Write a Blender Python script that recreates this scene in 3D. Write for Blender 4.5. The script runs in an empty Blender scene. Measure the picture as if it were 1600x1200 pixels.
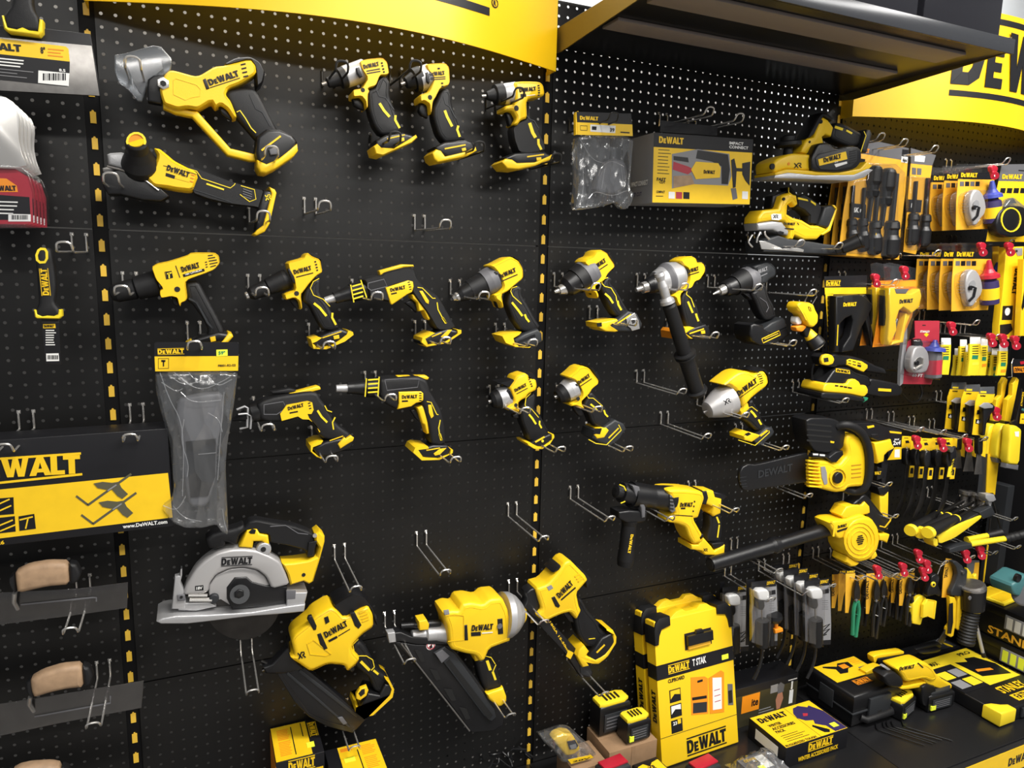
import bpy, bmesh, math, random
from mathutils import Vector, Matrix
from mathutils.geometry import tessellate_polygon
random.seed(7)
C = bpy.context.scene.collection
# ---------------------------------------------------------------- camera
F = 1111.9
CAM = Vector((.1646, -1.6824, 1.6168))
_y, _p, _r = .4218, -.1573, .0225
FW = Vector((math.sin(_y)*math.cos(_p), math.cos(_y)*math.cos(_p), math.sin(_p)))
_r0 = Vector((math.cos(_y), -math.sin(_y), 0)); _u0 = _r0.cross(FW)
RT = _r0*math.cos(_r) + _u0*math.sin(_r); UP = -_r0*math.sin(_r) + _u0*math.cos(_r)
cd = bpy.data.cameras.new('camera'); cam = bpy.data.objects.new('camera', cd); C.objects.link(cam)
cd.sensor_fit = 'HORIZONTAL'; cd.sensor_width = 36; cd.lens = 36*F/1600; cd.clip_start = .02; cd.clip_end = 50
cam.matrix_world = Matrix(((RT.x, UP.x, -FW.x, CAM.x), (RT.y, UP.y, -FW.y, CAM.y), (RT.z, UP.z, -FW.z, CAM.z), (0, 0, 0, 1)))
bpy.context.scene.camera = cam
# ---------------------------------------------------------------- world, lights, exposure
w = bpy.data.worlds.new('world'); bpy.context.scene.world = w; w.use_nodes = True
w.node_tree.nodes['Background'].inputs[0].default_value = (.95, .97, 1, 1)
w.node_tree.nodes['Background'].inputs[1].default_value = .17
def area(name, loc, rot, sx, sy, power, col=(1, .97, .92)):
    d = bpy.data.lights.new(name, 'AREA'); d.shape = 'RECTANGLE'; d.size = sx; d.size_y = sy; d.energy = power; d.color = col
    o = bpy.data.objects.new(name, d); C.objects.link(o); o.location = loc; o.rotation_euler = rot; return o
area('ceiling_light', (1.5, -1.45, 3.15), (0, 0, 0), 2.0, .3, 84)
area('ceiling_light', (.7, -3.4, 3.15), (0, 0, 0), 3.6, .35, 90)
area('ceiling_light', (3.2, -2.3, 3.15), (0, 0, 0), .5, 2.2, 52)
area('ceiling_light', (1.2, .3, 3.15), (0, 0, 0), 4.5, .3, 60)  # added strip above the rear gap, brightens the pegboard holes from behind
vs = bpy.context.scene.view_settings
vs.view_transform = 'Standard'; vs.look = 'None'; vs.gamma = 1; vs.exposure = .42; vs.use_curve_mapping = False
# ---------------------------------------------------------------- reading places in the picture as places on the wall
Z0 = 1.9
def ray(px, py): return FW + RT*((px-800)/F) - UP*((py-600)/F)
def un(px, py, d=0.):
    v = ray(px, py); return CAM + v*((-d-CAM.y)/v.y)
def unz(px, py, z):
    v = ray(px, py); return CAM + v*((z-CAM.z)/v.z)
def unx(px, py, x):
    v = ray(px, py); return CAM + v*((x-CAM.x)/v.x)
# ---------------------------------------------------------------- materials
MATS = {}
def mat(name, col, rough=.5, metal=0., spec=.5, bump=0., bscale=400., var=0., vscale=30., trans=0., alpha=1., coat=0., emit=0.):
    m = bpy.data.materials.new(name); m.use_nodes = True; nt = m.node_tree; b = nt.nodes['Principled BSDF']
    b.inputs['Base Color'].default_value = (*col, 1); b.inputs['Roughness'].default_value = rough
    b.inputs['Metallic'].default_value = metal; b.inputs['Specular IOR Level'].default_value = spec
    b.inputs['Transmission Weight'].default_value = trans; b.inputs['Alpha'].default_value = alpha
    b.inputs['Coat Weight'].default_value = coat
    if emit: b.inputs['Emission Color'].default_value = (*col, 1); b.inputs['Emission Strength'].default_value = emit
    tc = nt.nodes.new('ShaderNodeTexCoord')
    if bump:
        n = nt.nodes.new('ShaderNodeTexNoise'); n.inputs['Scale'].default_value = bscale; n.inputs['Detail'].default_value = 2
        bp = nt.nodes.new('ShaderNodeBump'); bp.inputs['Strength'].default_value = bump; bp.inputs['Distance'].default_value = .002
        nt.links.new(tc.outputs['Object'], n.inputs['Vector']); nt.links.new(n.outputs['Fac'], bp.inputs['Height']); nt.links.new(bp.outputs['Normal'], b.inputs['Normal'])
    if var:
        n = nt.nodes.new('ShaderNodeTexNoise'); n.inputs['Scale'].default_value = vscale; n.inputs['Detail'].default_value = 3
        r = nt.nodes.new('ShaderNodeValToRGB'); r.color_ramp.elements[0].position = .3; r.color_ramp.elements[1].position = .7
        r.color_ramp.elements[0].color = (*[c*(1-var) for c in col], 1); r.color_ramp.elements[1].color = (*[min(1, c*(1+var)) for c in col], 1)
        nt.links.new(tc.outputs['Object'], n.inputs['Vector']); nt.links.new(n.outputs['Fac'], r.inputs['Fac']); nt.links.new(r.outputs['Color'], b.inputs['Base Color'])
    MATS[name] = m; return m
Y = mat('yellow_plastic', (.90, .58, .012), .38, bump=.15, bscale=900)
YC = mat('yellow_card', (.88, .56, .012), .42, var=.04)
YH = mat('header_yellow', (.93, .56, .008), .35)
YB = mat('bright_yellow', (.90, .68, .025), .4)
YO = mat('orange_card', (.84, .44, .03), .42, var=.05)
YS = mat('sticker_yellow', (.85, .95, .05), .5)
K = mat('black_plastic', (.0065, .0065, .0075), .36, bump=.12, bscale=700)
KR = mat('black_rubber', (.0075, .0075, .0085), .5, spec=.4, bump=.25, bscale=1200)
KD = mat('dark_recess', (.006, .006, .006), .7)
KC = mat('black_card', (.009, .009, .011), .4, spec=.35)
G3 = mat('grey_plastic', (.020, .022, .025), .5, bump=.15, bscale=700)
G2 = mat('mid_grey_plastic', (.12, .12, .13), .5)
GR = mat('grey_card', (.25, .25, .26), .5)
GA = mat('cast_aluminium', (.50, .50, .51), .42, metal=.55, bump=.2, bscale=500)
SG = mat('silver_paint', (.46, .45, .45), .38, metal=.35)
CH = mat('chrome', (.72, .70, .67), .24, metal=.8)
ST = mat('steel', (.33, .315, .30), .32, metal=.9, var=.12, vscale=60)
DS = mat('dark_steel', (.055, .052, .05), .34, metal=.9, var=.2, vscale=25)
BW = mat('black_wire', (.02, .02, .02), .35)
WH = mat('white_print', (.80, .80, .78), .5)
OR = mat('orange_print', (.85, .28, .01), .5)
RD = mat('red_plastic', (.42, .012, .03), .35)
RC = mat('red_card', (.42, .03, .05), .4)
BL = mat('blue_plastic', (.04, .06, .35), .35)
NV = mat('navy_print', (.03, .02, .09), .5)
GN = mat('green_plastic', (.02, .22, .11), .4)
TE = mat('teal_plastic', (.05, .16, .17), .4)
WD = mat('beech_wood', (.36, .235, .14), .6, var=.18, vscale=45)
CB = mat('brown_cardboard', (.28, .17, .09), .8, var=.1)
def clear(name, tint, base, edge, rough, bump=0., scale=30., haze=.0, hcol=(.8, .82, .85)):
    """thin clear plastic film: see-through face on, shiny and hazy where it turns away or is creased"""
    m = bpy.data.materials.new(name); m.use_nodes = True; nt = m.node_tree; nt.nodes.clear(); N = nt.nodes.new; K_ = nt.links.new
    out = N('ShaderNodeOutputMaterial'); tr = N('ShaderNodeBsdfTransparent'); tr.inputs[0].default_value = (*tint, 1); gl = N('ShaderNodeBsdfGlossy'); gl.inputs['Roughness'].default_value = rough
    df = N('ShaderNodeBsdfDiffuse'); df.inputs[0].default_value = (*hcol, 1); lw = N('ShaderNodeLayerWeight'); lw.inputs[0].default_value = .35
    mr = N('ShaderNodeMapRange'); mr.inputs['To Min'].default_value = base; mr.inputs['To Max'].default_value = edge; K_(lw.outputs['Facing'], mr.inputs['Value'])
    mx = N('ShaderNodeMixShader'); K_(mr.outputs[0], mx.inputs[0]); K_(tr.outputs[0], mx.inputs[1]); K_(gl.outputs[0], mx.inputs[2])
    m2 = N('ShaderNodeMixShader'); m2.inputs[0].default_value = haze; K_(mx.outputs[0], m2.inputs[1]); K_(df.outputs[0], m2.inputs[2]); K_(m2.outputs[0], out.inputs[0])
    if bump:
        tc = N('ShaderNodeTexCoord'); mp = N('ShaderNodeMapping'); mp.inputs['Scale'].default_value = (1, 1, .4); mp.inputs['Rotation'].default_value = (0, .5, 0); v = N('ShaderNodeTexVoronoi'); v.inputs['Scale'].default_value = scale; v.distance = 'EUCLIDEAN'
        ns = N('ShaderNodeTexNoise'); ns.inputs['Scale'].default_value = scale*.6; ns.inputs['Detail'].default_value = 3; ad = N('ShaderNodeMath'); bp = N('ShaderNodeBump'); bp.inputs['Strength'].default_value = bump; bp.inputs['Distance'].default_value = .02
        K_(tc.outputs['Object'], mp.inputs[0]); K_(mp.outputs[0], v.inputs['Vector']); K_(mp.outputs[0], ns.inputs['Vector']); K_(v.outputs['Distance'], ad.inputs[0]); K_(ns.outputs['Fac'], ad.inputs[1]); K_(ad.outputs[0], bp.inputs['Height'])
        for g in (gl, df, lw): K_(bp.outputs[0], g.inputs['Normal'])
    MATS[name] = m; return m
CL = clear('clear_plastic', (.97, .97, .98), .04, .5, .1)
CL2 = clear('smoky_plastic', (.75, .77, .8), .08, .6, .15, haze=.14, hcol=(.42, .45, .48))
BAG = clear('clear_bag', (.93, .94, .95), .05, .75, .16, 1., 26., .05)
CREASE = clear('crease_highlight', (.95, .95, .96), .12, .7, .1, haze=.12, hcol=(.8, .82, .85))  # pale tubes painted in as highlights along the bag folds
OL = mat('header_reflect_metal', (.16, .115, .03), .4, metal=.3)  # olive tint paints the yellow header's reflection into the bracket metal
# ---------------------------------------------------------------- mesh builder
class PB:
    """collects vertices and faces (world coordinates) of ONE mesh object"""
    def __init__(s, name): s.name = name; s.v = []; s.f = []; s.m = []; s.mats = []; s.sm = []
    def mi(s, m):
        if m not in s.mats: s.mats.append(m)
        return s.mats.index(m)
    def add(s, vs, fs, m):
        b = len(s.v); s.v += [tuple(v) for v in vs]; i = s.mi(m)
        for f in fs: s.f.append([b+k for k in f]); s.m.append(i); s.sm.append(len(f) <= 4)
    def build(s, parent=None, origin=None, ang=38):
        me = bpy.data.meshes.new(s.name)
        o0 = Vector(origin) if origin is not None else Vector((0, 0, 0))
        me.from_pydata([(v[0]-o0.x, v[1]-o0.y, v[2]-o0.z) for v in s.v], [], s.f)
        for m in s.mats: me.materials.append(m)
        me.polygons.foreach_set('material_index', s.m)
        me.polygons.foreach_set('use_smooth', s.sm); me.update()
        me.validate(); me.set_sharp_from_angle(angle=math.radians(ang))
        o = bpy.data.objects.new(s.name, me); C.objects.link(o)
        if parent is not None: o.parent = parent
        else: o.location = o0
        return o
def tag(o, label=None, cat=None, group=None, kind=None):
    if label: o['label'] = label
    if cat: o['category'] = cat
    if group: o['group'] = group
    if kind: o['kind'] = kind
    return o
def area2(P): return sum(P[i][0]*P[(i+1) % len(P)][1]-P[(i+1) % len(P)][0]*P[i][1] for i in range(len(P)))/2
def chaikin(P, n):
    for _ in range(n):
        Q = []
        for i in range(len(P)):
            a = P[i]; b = P[(i+1) % len(P)]
            Q += [(a[0]*.84+b[0]*.16, a[1]*.84+b[1]*.16), (a[0]*.16+b[0]*.84, a[1]*.16+b[1]*.84)]
        P = Q
    return P
def inset(P, d):
    out = []; n = len(P)
    for i in range(n):
        p0, p1, p2 = P[i-1], P[i], P[(i+1) % n]
        a = (p1[0]-p0[0], p1[1]-p0[1]); b = (p2[0]-p1[0], p2[1]-p1[1])
        la = math.hypot(*a) or 1e-9; lb = math.hypot(*b) or 1e-9
        na = (-a[1]/la, a[0]/la); nb = (-b[1]/lb, b[0]/lb)
        m = (na[0]+nb[0], na[1]+nb[1]); q = m[0]*m[0]+m[1]*m[1]
        if q < .3: m = na; s = 1
        else: s = min(2/q, 1.6)
        out.append((p1[0]+m[0]*d*s, p1[1]+m[1]*d*s))
    return out
def _simple(P):
    n = len(P)
    def cr(o, a, b): return (a[0]-o[0])*(b[1]-o[1])-(a[1]-o[1])*(b[0]-o[0])
    for i in range(n):
        a, b = P[i], P[(i+1) % n]; x0 = min(a[0], b[0]); x1 = max(a[0], b[0]); y0 = min(a[1], b[1]); y1 = max(a[1], b[1])
        for j in range(i+2, n):
            if i == 0 and j == n-1: continue
            c, d = P[j], P[(j+1) % n]
            if max(c[0], d[0]) < x0 or min(c[0], d[0]) > x1 or max(c[1], d[1]) < y0 or min(c[1], d[1]) > y1: continue
            if cr(a, b, c)*cr(a, b, d) < 0 and cr(c, d, a)*cr(c, d, b) < 0: return False
    return True
def inset_series(P, D):
    """outline P shrunk step by step to each distance in D (ascending); vertices that meet are merged"""
    n = len(P); mp = list(range(n)); Q = list(P); cur = 0.; out = []; dead = False; step = max(D[-1]/8, 1e-6)
    for d in D:
        while cur < d-1e-9 and not dead:
            s = min(step, d-cur); R = inset(Q, s); k = len(Q)
            bad = [(R[(i+1) % k][0]-R[i][0])*(Q[(i+1) % k][0]-Q[i][0])+(R[(i+1) % k][1]-R[i][1])*(Q[(i+1) % k][1]-Q[i][1]) <= 1e-10 for i in range(k)]
            if any(bad):
                if k-sum(bad) < 4: dead = True; break
                # rotate so that edge k-1 -> 0 stays
                g = [0]*k; gi = 0
                for i in range(1, k):
                    if not bad[i-1]: gi += 1
                    g[i] = gi
                if bad[k-1] and gi:
                    g = [0 if v == gi else v for v in g]; gi -= 1
                cnt = [[0, 0, 0] for _ in range(gi+1)]
                for i in range(k):
                    c = cnt[g[i]]; c[0] += R[i][0]; c[1] += R[i][1]; c[2] += 1
                R = [(c[0]/c[2], c[1]/c[2]) for c in cnt]; nm = [g[v] for v in mp]
            else: nm = mp
            if len(R) < 4 or area2(R) <= 0 or not _simple(R): dead = True; break
            Q = R; mp = nm; cur += s
        out.append(([Q[v] for v in mp], list(mp)))
    return out
def prism(pb, P, o, U, V, N, h0, h1, r, m, seg=3, back=True):
    """rounded slab: outline P (metres on U,V) from height h0 to h1 along N; r rounds both rims"""
    if area2(P) < 0: P = P[::-1]
    h = h1-h0; r = min(r, h*.49); n = len(P)
    if r > 1e-6:
        an = [math.pi/2*k/seg for k in range(seg+1)]; S = inset_series(P, [max(r*(1-math.cos(a)), 0) for a in an])
        L = [(h0+r*(1-math.sin(an[k])), S[k]) for k in range(seg, -1, -1)]+[(h1-r*(1-math.sin(an[k])), S[k]) for k in range(seg+1)]
    else: L = [(h0, (P, list(range(n)))), (h1, (P, list(range(n))))]
    vs = []; fs = []
    for hh, (Q, mp) in L: vs += [o+U*x+V*y+N*hh for x, y in Q]
    for k in range(len(L)-1):
        for i in range(n):
            j = (i+1) % n; fs.append([k*n+i, k*n+j, (k+1)*n+j, (k+1)*n+i])
    def cap(k):
        mp = L[k][1][1]; seen = []; idx = []
        for i in range(n):
            if mp[i] not in seen: seen.append(mp[i]); idx.append(k*n+i)
        return idx
    if back: fs.append(cap(0)[::-1])
    fs.append(cap(len(L)-1))
    caps = len(fs)-(2 if back else 1)
    b = len(pb.v); pb.v += [tuple(v) for v in vs]; mi = pb.mi(m)
    for q, f in enumerate(fs):
        # drop quads that collapsed
        if q < caps:
            g = []
            for a in f:
                if not g or (vs[a]-vs[g[-1]]).length_squared > 1e-14: g.append(a)
            if len(g) > 1 and (vs[g[0]]-vs[g[-1]]).length_squared <= 1e-14: g.pop()
            if len(g) < 3: continue
            f = g
        pb.f.append([b+a for a in f]); pb.m.append(mi); pb.sm.append(q < caps)
def frame_of(ax):
    ax = ax.normalized(); h = Vector((0, 0, 1)) if abs(ax.z) < .9 else Vector((1, 0, 0))
    a = ax.cross(h).normalized(); return a, ax.cross(a).normalized()
def lathe(pb, p0, p1, prof, m, seg=20, squash=1.):
    """prof: [(t, radius[, material])]; material of the band that starts there"""
    d = p1-p0; a, b = frame_of(d); n = len(prof)
    rings = [[p0+d*t[0]+(a*math.cos(2*math.pi*i/seg)+b*math.sin(2*math.pi*i/seg)*squash)*t[1] for i in range(seg)] for t in prof]
    cur = m
    for k in range(n-1):
        if len(prof[k]) > 2: cur = prof[k][2]
        pb.add(rings[k]+rings[k+1], [[i, seg+i, seg+(i+1) % seg, (i+1) % seg] for i in range(seg)], cur)
    pb.add(rings[0], [list(range(seg))], prof[0][2] if len(prof[0]) > 2 else m)
    pb.add(rings[-1], [list(range(seg))[::-1]], cur)
def tube(pb, P, r, m, seg=6, closed=False):
    P = [Vector(p) for p in P]; n = len(P); rings = []; prev = None
    for i in range(n):
        t = (P[(i+1) % n]-P[i-1]) if closed or 0 < i < n-1 else (P[1]-P[0] if i == 0 else P[-1]-P[-2])
        t.normalize()
        if prev is None: a, b = frame_of(t)
        else:
            a = (prev-t*prev.dot(t)).normalized(); b = t.cross(a)
        prev = a
        rr = r[i] if isinstance(r, (list, tuple)) else r
        rings.append([P[i]+(a*math.cos(2*math.pi*k/seg)+b*math.sin(2*math.pi*k/seg))*rr for k in range(seg)])
    vs = [v for q in rings for v in q]; fs = []
    for i in range(n if closed else n-1):
        j = (i+1) % n
        for k in range(seg): fs.append([i*seg+k, i*seg+(k+1) % seg, j*seg+(k+1) % seg, j*seg+k])
    if not closed: fs += [list(range(seg))[::-1], [(n-1)*seg+k for k in range(seg)]]
    pb.add(vs, fs, m)
def box(pb, c, s, m, U=Vector((1, 0, 0)), V=Vector((0, 0, 1)), r=0.):
    """box centred on c, size s = (along U, along V, along U x V)"""
    N = U.cross(V); c = Vector(c); x, y, z = s[0]/2, s[1]/2, s[2]/2
    prism(pb, [(-x, -y), (x, -y), (x, y), (-x, y)], c, U, V, N, -z, z, r, m, 2)
def smoothpath(P, n=2):
    for _ in range(n):
        Q = [P[0]]
        for a, b in zip(P[:-1], P[1:]): Q += [a*.75+b*.25, a*.25+b*.75]
        P = Q+[P[-1]]
    return P
# ---------------------------------------------------------------- lettering
def _ring(o, i): return [[o[k], o[k+1], i[k+1], i[k]] for k in range(len(o)-1)]+[[o[-1], o[0], i[0], i[-1]]]
GL = {
 'D': (.84, _ring([(0, 0), (0, 1), (.45, 1), (.7, .86), (.8, .5), (.7, .14), (.45, 0)], [(.26, .22), (.26, .78), (.4, .78), (.49, .68), (.53, .5), (.49, .32), (.4, .22)])),
 'e': (.54, [[(0, 0), (.5, 0), (.5, .18), (.22, .18), (.22, .29), (.44, .29), (.44, .45), (.22, .45), (.22, .56), (.48, .56), (.48, .74), (0, .74)]]),
 'W': (1.12, [[(0, 1), (.23, 0), (.49, 0), (.59, .5), (.68, 0), (.94, 0), (1.15, 1), (.9, 1), (.8, .4), (.7, 1), (.49, 1), (.38, .4), (.28, 1)]]),
 'A': (.88, [[(0, 0), (.28, 0), (.33, .17), (.465, .17), (.465, .36), (.39, .36), (.465, .7), (.465, 1), (.33, 1)], [(.93, 0), (.6, 1), (.465, 1), (.465, .7), (.54, .36), (.465, .36), (.465, .17), (.6, .17), (.65, 0)]]),
 'L': (.6, [[(0, 0), (.6, 0), (.6, .22), (.28, .22), (.28, 1), (0, 1)]]),
 'T': (.74, [[(0, .78), (.23, .78), (.23, 0), (.51, 0), (.51, .78), (.74, .78), (.74, 1), (0, 1)]]),
}
def logo_polys():
    x = 0; out = []
    for ch in 'DeWALT':
        wd, ps = GL[ch]
        for p in ps: out.append([(x+a, b) for a, b in p])
        x += wd+(-.06 if ch == 'L' else .03)
    return x, out
_tc = {}
def text_mesh(s, bold=.03):
    """the string as flat polygons with cap height 1; returns width, verts, faces"""
    if (s, bold) in _tc: return _tc[(s, bold)]
    cu = bpy.data.curves.new('t', 'FONT'); cu.body = s; cu.size = 1; cu.offset = bold; cu.resolution_u = 2; cu.fill_mode = 'FRONT'
    ob = bpy.data.objects.new('t', cu); C.objects.link(ob)
    bpy.context.view_layer.update()
    me = ob.to_mesh(); vs = [tuple(v.co) for v in me.vertices]; fs = [list(p.vertices) for p in me.polygons]
    ob.to_mesh_clear(); bpy.data.objects.remove(ob); bpy.data.curves.remove(cu)
    if not vs: return 1, [], []
    x0 = min(v[0] for v in vs); x1 = max(v[0] for v in vs); k = 1/.69
    vs = [((v[0]-x0)*k, v[1]*k) for v in vs]
    _tc[(s, bold)] = ((x1-x0)*k, vs, fs); return _tc[(s, bold)]
def put_logo(pb, o, U, V, N, width, height, m, bars=1, it=0.):
    """o = lower left corner, U/V unit vectors"""
    wd, ps = logo_polys(); a = width/wd
    for p in ps: prism(pb, [(x*a+y*height*it, y*height) for x, y in p], o, U, V, N, 0, .0004, 0, m, back=False)
    if bars & 1: prism(pb, [(0, -height*.2), (width, -height*.2), (width, -height*.1), (0, -height*.1)], o, U, V, N, 0, .0004, 0, m, back=False)
    if bars & 2: prism(pb, [(0, height*1.1), (width, height*1.1), (width, height*1.2), (0, height*1.2)], o, U, V, N, 0, .0004, 0, m, back=False)
def put_text(pb, s, o, U, V, N, width, height, m, bold=.03):
    if s == 'DeWALT': return put_logo(pb, o, U, V, N, width, height, m, 0)
    wd, vs, fs = text_mesh(s, bold)
    if not vs: return
    a = width/wd
    pb.add([o+U*(x*a)+V*(y*height)+N*.0003 for x, y in vs], fs, m)
# ---------------------------------------------------------------- wall tools traced at their own depth
EX, EZ, EN = Vector((1, 0, 0)), Vector((0, 0, 1)), Vector((0, -1, 0))
def nums(s): return [float(a) for a in s.split()] if isinstance(s, str) else list(s)
SUB = {'foot_rim': ('battery_foot', 'foot'), 'chuck_jaws': ('chuck',), 'light_window': ('battery_foot',), 'battery_stripe': ('battery',), 'battery_front': ('battery_foot',), 'lens': ('lamp_head', 'barrel'), 'bit_holder': ('nose_bumper',),
       'square_drive': ('nose_bumper', 'gear_case'), 'foot_clip': ('battery_foot',), 'clip': ('battery_foot', 'stem'), 'bottle_cap': ('chalk_bottle',), 'reel_cap': ('chalk_reel',), 'clear_header': ('card',), 'side_flap': ('card', 'header_card'),
       'pivot_bolt': ('housing',), 'belt_clip': ('body', 'battery_foot'), 'arbor_bolt': ('arbor_housing',), 'shoe_plate': ('shoe',), 'nozzle': ('tape_case',), 'magazine_channel': ('magazine',), 'feed_rail': ('magazine',), 'nose_tip': ('nose_cone', 'nose'),
       'end_ring': ('motor_cap',), 'depth_wheel': ('spring_rod',), 'tension_knob': ('housing',), 'tube_mouth': ('blower_tube',), 'mounting_feet': ('fan_housing',), 'plastic_sleeve': ('blade',), 'hang_plate': ('body',), 'label': ('blade', 'bag'), 'knife_blade': ('knife',), 'white_mark': ('lock_button',), 'pivot': ('jaws',)}
class Tool:
    """one thing hanging in front of the wall; D = distance of its middle plane from the wall (m).
    outlines are read in a picture frame (ox, oy, scale) and laid on the plane D + offset, offsets w in millimetres towards the room"""
    def __init__(s, name, label, cat, x, y, D, group=None, fr=None):
        s.fr = fr or (0, 0, 1); s.D = D; s.loc = un(*s.px(x, y), D)
        s.o = bpy.data.objects.new(name, None); C.objects.link(s.o); s.o.location = s.loc; s.o.empty_display_size = .03
        tag(s.o, label, cat, group); s.parts = []; s.cur = None; s.sub = {}
    def px(s, x, y): return s.fr[0]+x/s.fr[2], s.fr[1]+y/s.fr[2]
    def P(s, x, y, w=0): return un(*s.px(x, y), s.D+w/1000)
    def part(s, name, parent=None):
        if name:
            s.cur = PB(name); s.cur.par = parent; s.parts.append(s.cur)
        return s.cur
    def poly(s, pts, w):
        a = nums(pts); return [(p.x, p.z) for p in (s.P(a[i], a[i+1], w) for i in range(0, len(a), 2))]
    def s(s, name, m, pts, w0, w1, r=None, sm=0, tp=.7, parent=None):
        pb = s.part(name, parent); P = s.poly(pts, w0+(w1-w0)*tp)
        if sm: P = chaikin(P, sm)
        if r is None: r = min(6, (w1-w0)*.3)
        if sm and r >= 7: r *= .8
        prism(pb, P, Vector((0, -s.D, 0)), EX, EZ, EN, w0/1000, w1/1000, r/1000, m)
        if name in ('housing', 'grip') and w1-w0 > 36:      # moulded ridge running round the shell half
            if area2(P) < 0: P = P[::-1]
            e = r/1000+.0012; (A, ma), (B, mb) = inset_series(P, [e, e+.0016]); n = len(A); vs = []; fs = []
            for i in range(n):
                a, b = A[i], B[i]
                vs += [Vector((a[0], -s.D-w1/1000+.0002, a[1])), Vector((a[0]*.65+b[0]*.35, -s.D-w1/1000-.0008, a[1]*.65+b[1]*.35)), Vector((a[0]*.35+b[0]*.65, -s.D-w1/1000-.0008, a[1]*.35+b[1]*.65)), Vector((b[0], -s.D-w1/1000+.0002, b[1]))]
            for i in range(n):
                j = (i+1) % n
                if ma[i] == ma[j] or mb[i] == mb[j]: continue
                for k in range(3): fs.append([4*i+k, 4*j+k, 4*j+k+1, 4*i+k+1])
            pb.add(vs, fs, m)
        return s
    def sc(s, x, y, w=0): return (s.P(x, y+1, w)-s.P(x, y, w)).length
    def c(s, name, m, ax, prof, w=0, w2=None, seg=20, parent=None, sq=1.):
        """turned body along an axis; prof 't r t r ...' with r in picture-frame pixels, or list with materials"""
        pb = s.part(name, parent); x0, y0, x1, y1 = nums(ax)
        if hasattr(s, 'ax'):
            a, b, k_ = s.ax; x0, y0, x1, y1 = a+(x0-a)*k_, b+(y0-b)*k_, a+(x1-a)*k_, b+(y1-b)*k_
        p0 = s.P(x0, y0, w); p1 = s.P(x1, y1, w if w2 is None else w2)
        L = math.hypot(x1-x0, y1-y0) or 1; nx, ny = -(y1-y0)/L, (x1-x0)/L; mx, my = (x0+x1)/2, (y0+y1)/2
        k = (s.P(mx+nx*10, my+ny*10, w)-s.P(mx, my, w)).length/10
        if isinstance(prof, str):
            a = nums(prof); prof = [(a[i], a[i+1]*k) for i in range(0, len(a), 2)]
        else: prof = [(t[0], t[1]*k)+tuple(t[2:]) for t in prof]
        lathe(pb, p0, p1, prof, m, seg, sq); return s
    def b(s, name, m, x, y, r, w0, w1, n=16, parent=None, rim=0.):
        """button / disc / bolt facing the room"""
        pb = s.part(name, parent); k = s.sc(x, y, w1)*r; c = s.P(x, y, w1)
        prism(pb, [(c.x+k*math.cos(2*math.pi*(i+.5)/n), c.z+k*math.sin(2*math.pi*(i+.5)/n)) for i in range(n)], Vector((0, -s.D, 0)), EX, EZ, EN, w0/1000, w1/1000, rim/1000, m); return s
    def r(s, name, m, pts, width, w, th=1., closed=False, parent=None):
        """raised flat strip following a line"""
        pb = s.part(name, parent); a = nums(pts); p = [(a[i], a[i+1]) for i in range(0, len(a), 2)]
        A = []; B = []; n = len(p)
        for i in range(n):
            q0 = p[i-1] if i or closed else p[i]; q1 = p[(i+1) % n] if i < n-1 or closed else p[i]
            dx, dy = q1[0]-q0[0], q1[1]-q0[1]; l = math.hypot(dx, dy) or 1
            A.append((p[i][0]-dy/l*width/2, p[i][1]+dx/l*width/2)); B.append((p[i][0]+dy/l*width/2, p[i][1]-dx/l*width/2))
        rng = range(n if closed else n-1)
        for i in rng:
            j = (i+1) % n
            q = [s.P(*v, w) for v in (A[i], A[j], B[j], B[i])]
            prism(pb, [(v.x, v.z) for v in q], Vector((0, -s.D, 0)), EX, EZ, EN, (w-th)/1000, w/1000, 0, m, back=False)
        return s
    def t(s, txt, ln, h, w, m, bars=0, bold=.03):
        """lettering on the part made last; ln = 'x0 y0 x1 y1' baseline, h cap height in frame pixels"""
        x0, y0, x1, y1 = nums(ln); a = s.P(x0, y0, w+.3); b_ = s.P(x1, y1, w+.3); U = (b_-a); wd = U.length; U.normalize()
        V = EN.cross(U); L = math.hypot(x1-x0, y1-y0)
        up = s.P(x0+(y1-y0)/L*h, y0-(x1-x0)/L*h, w+.3); hh = (up-a).length
        if V.dot(up-a) < 0: V = -V
        if txt == 'DeWALT': put_logo(s.cur, a, U, V, EN, wd, hh, m, bars)
        else: put_text(s.cur, txt, a, U, V, EN, wd, hh, m, bold)
        return s
    def tb(s, name, m, pts, rad, seg=8, smooth=0, closed=False, parent=None):
        """round bar; pts = [(x, y, w), ...], rad in mm"""
        pb = s.part(name, parent); P = [s.P(*p) for p in pts]
        if smooth: P = smoothpath(P, smooth)
        tube(pb, P, rad/1000, m, seg, closed); return s
    def lab(s, txt): s.cur.lb = txt; return s
    def done(s):
        made = {}; names = {p.name for p in s.parts}
        for pb in s.parts:
            if not pb.par: pb.par = next((q for q in SUB.get(pb.name, ()) if q in names and q != pb.name), None)
        s.parts.sort(key=lambda p: p.par is not None)
        for pb in s.parts:
            par = made.get(pb.par, s.o) if pb.par else s.o
            o = pb.build(parent=par, origin=s.loc)
            if hasattr(pb, 'lb'): o['label'] = pb.lb
            made.setdefault(pb.name, o)
        return s.o
def copy_tree(o, dl=(0, 0, 0), label=None, parent=None):
    c = o.copy(); C.objects.link(c); c.parent = parent
    if parent is None: c.location = o.location+Vector(dl)
    if label: c['label'] = label
    for ch in [x for x in bpy.data.objects if x.parent == o]: copy_tree(ch, parent=c)
    return c
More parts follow.
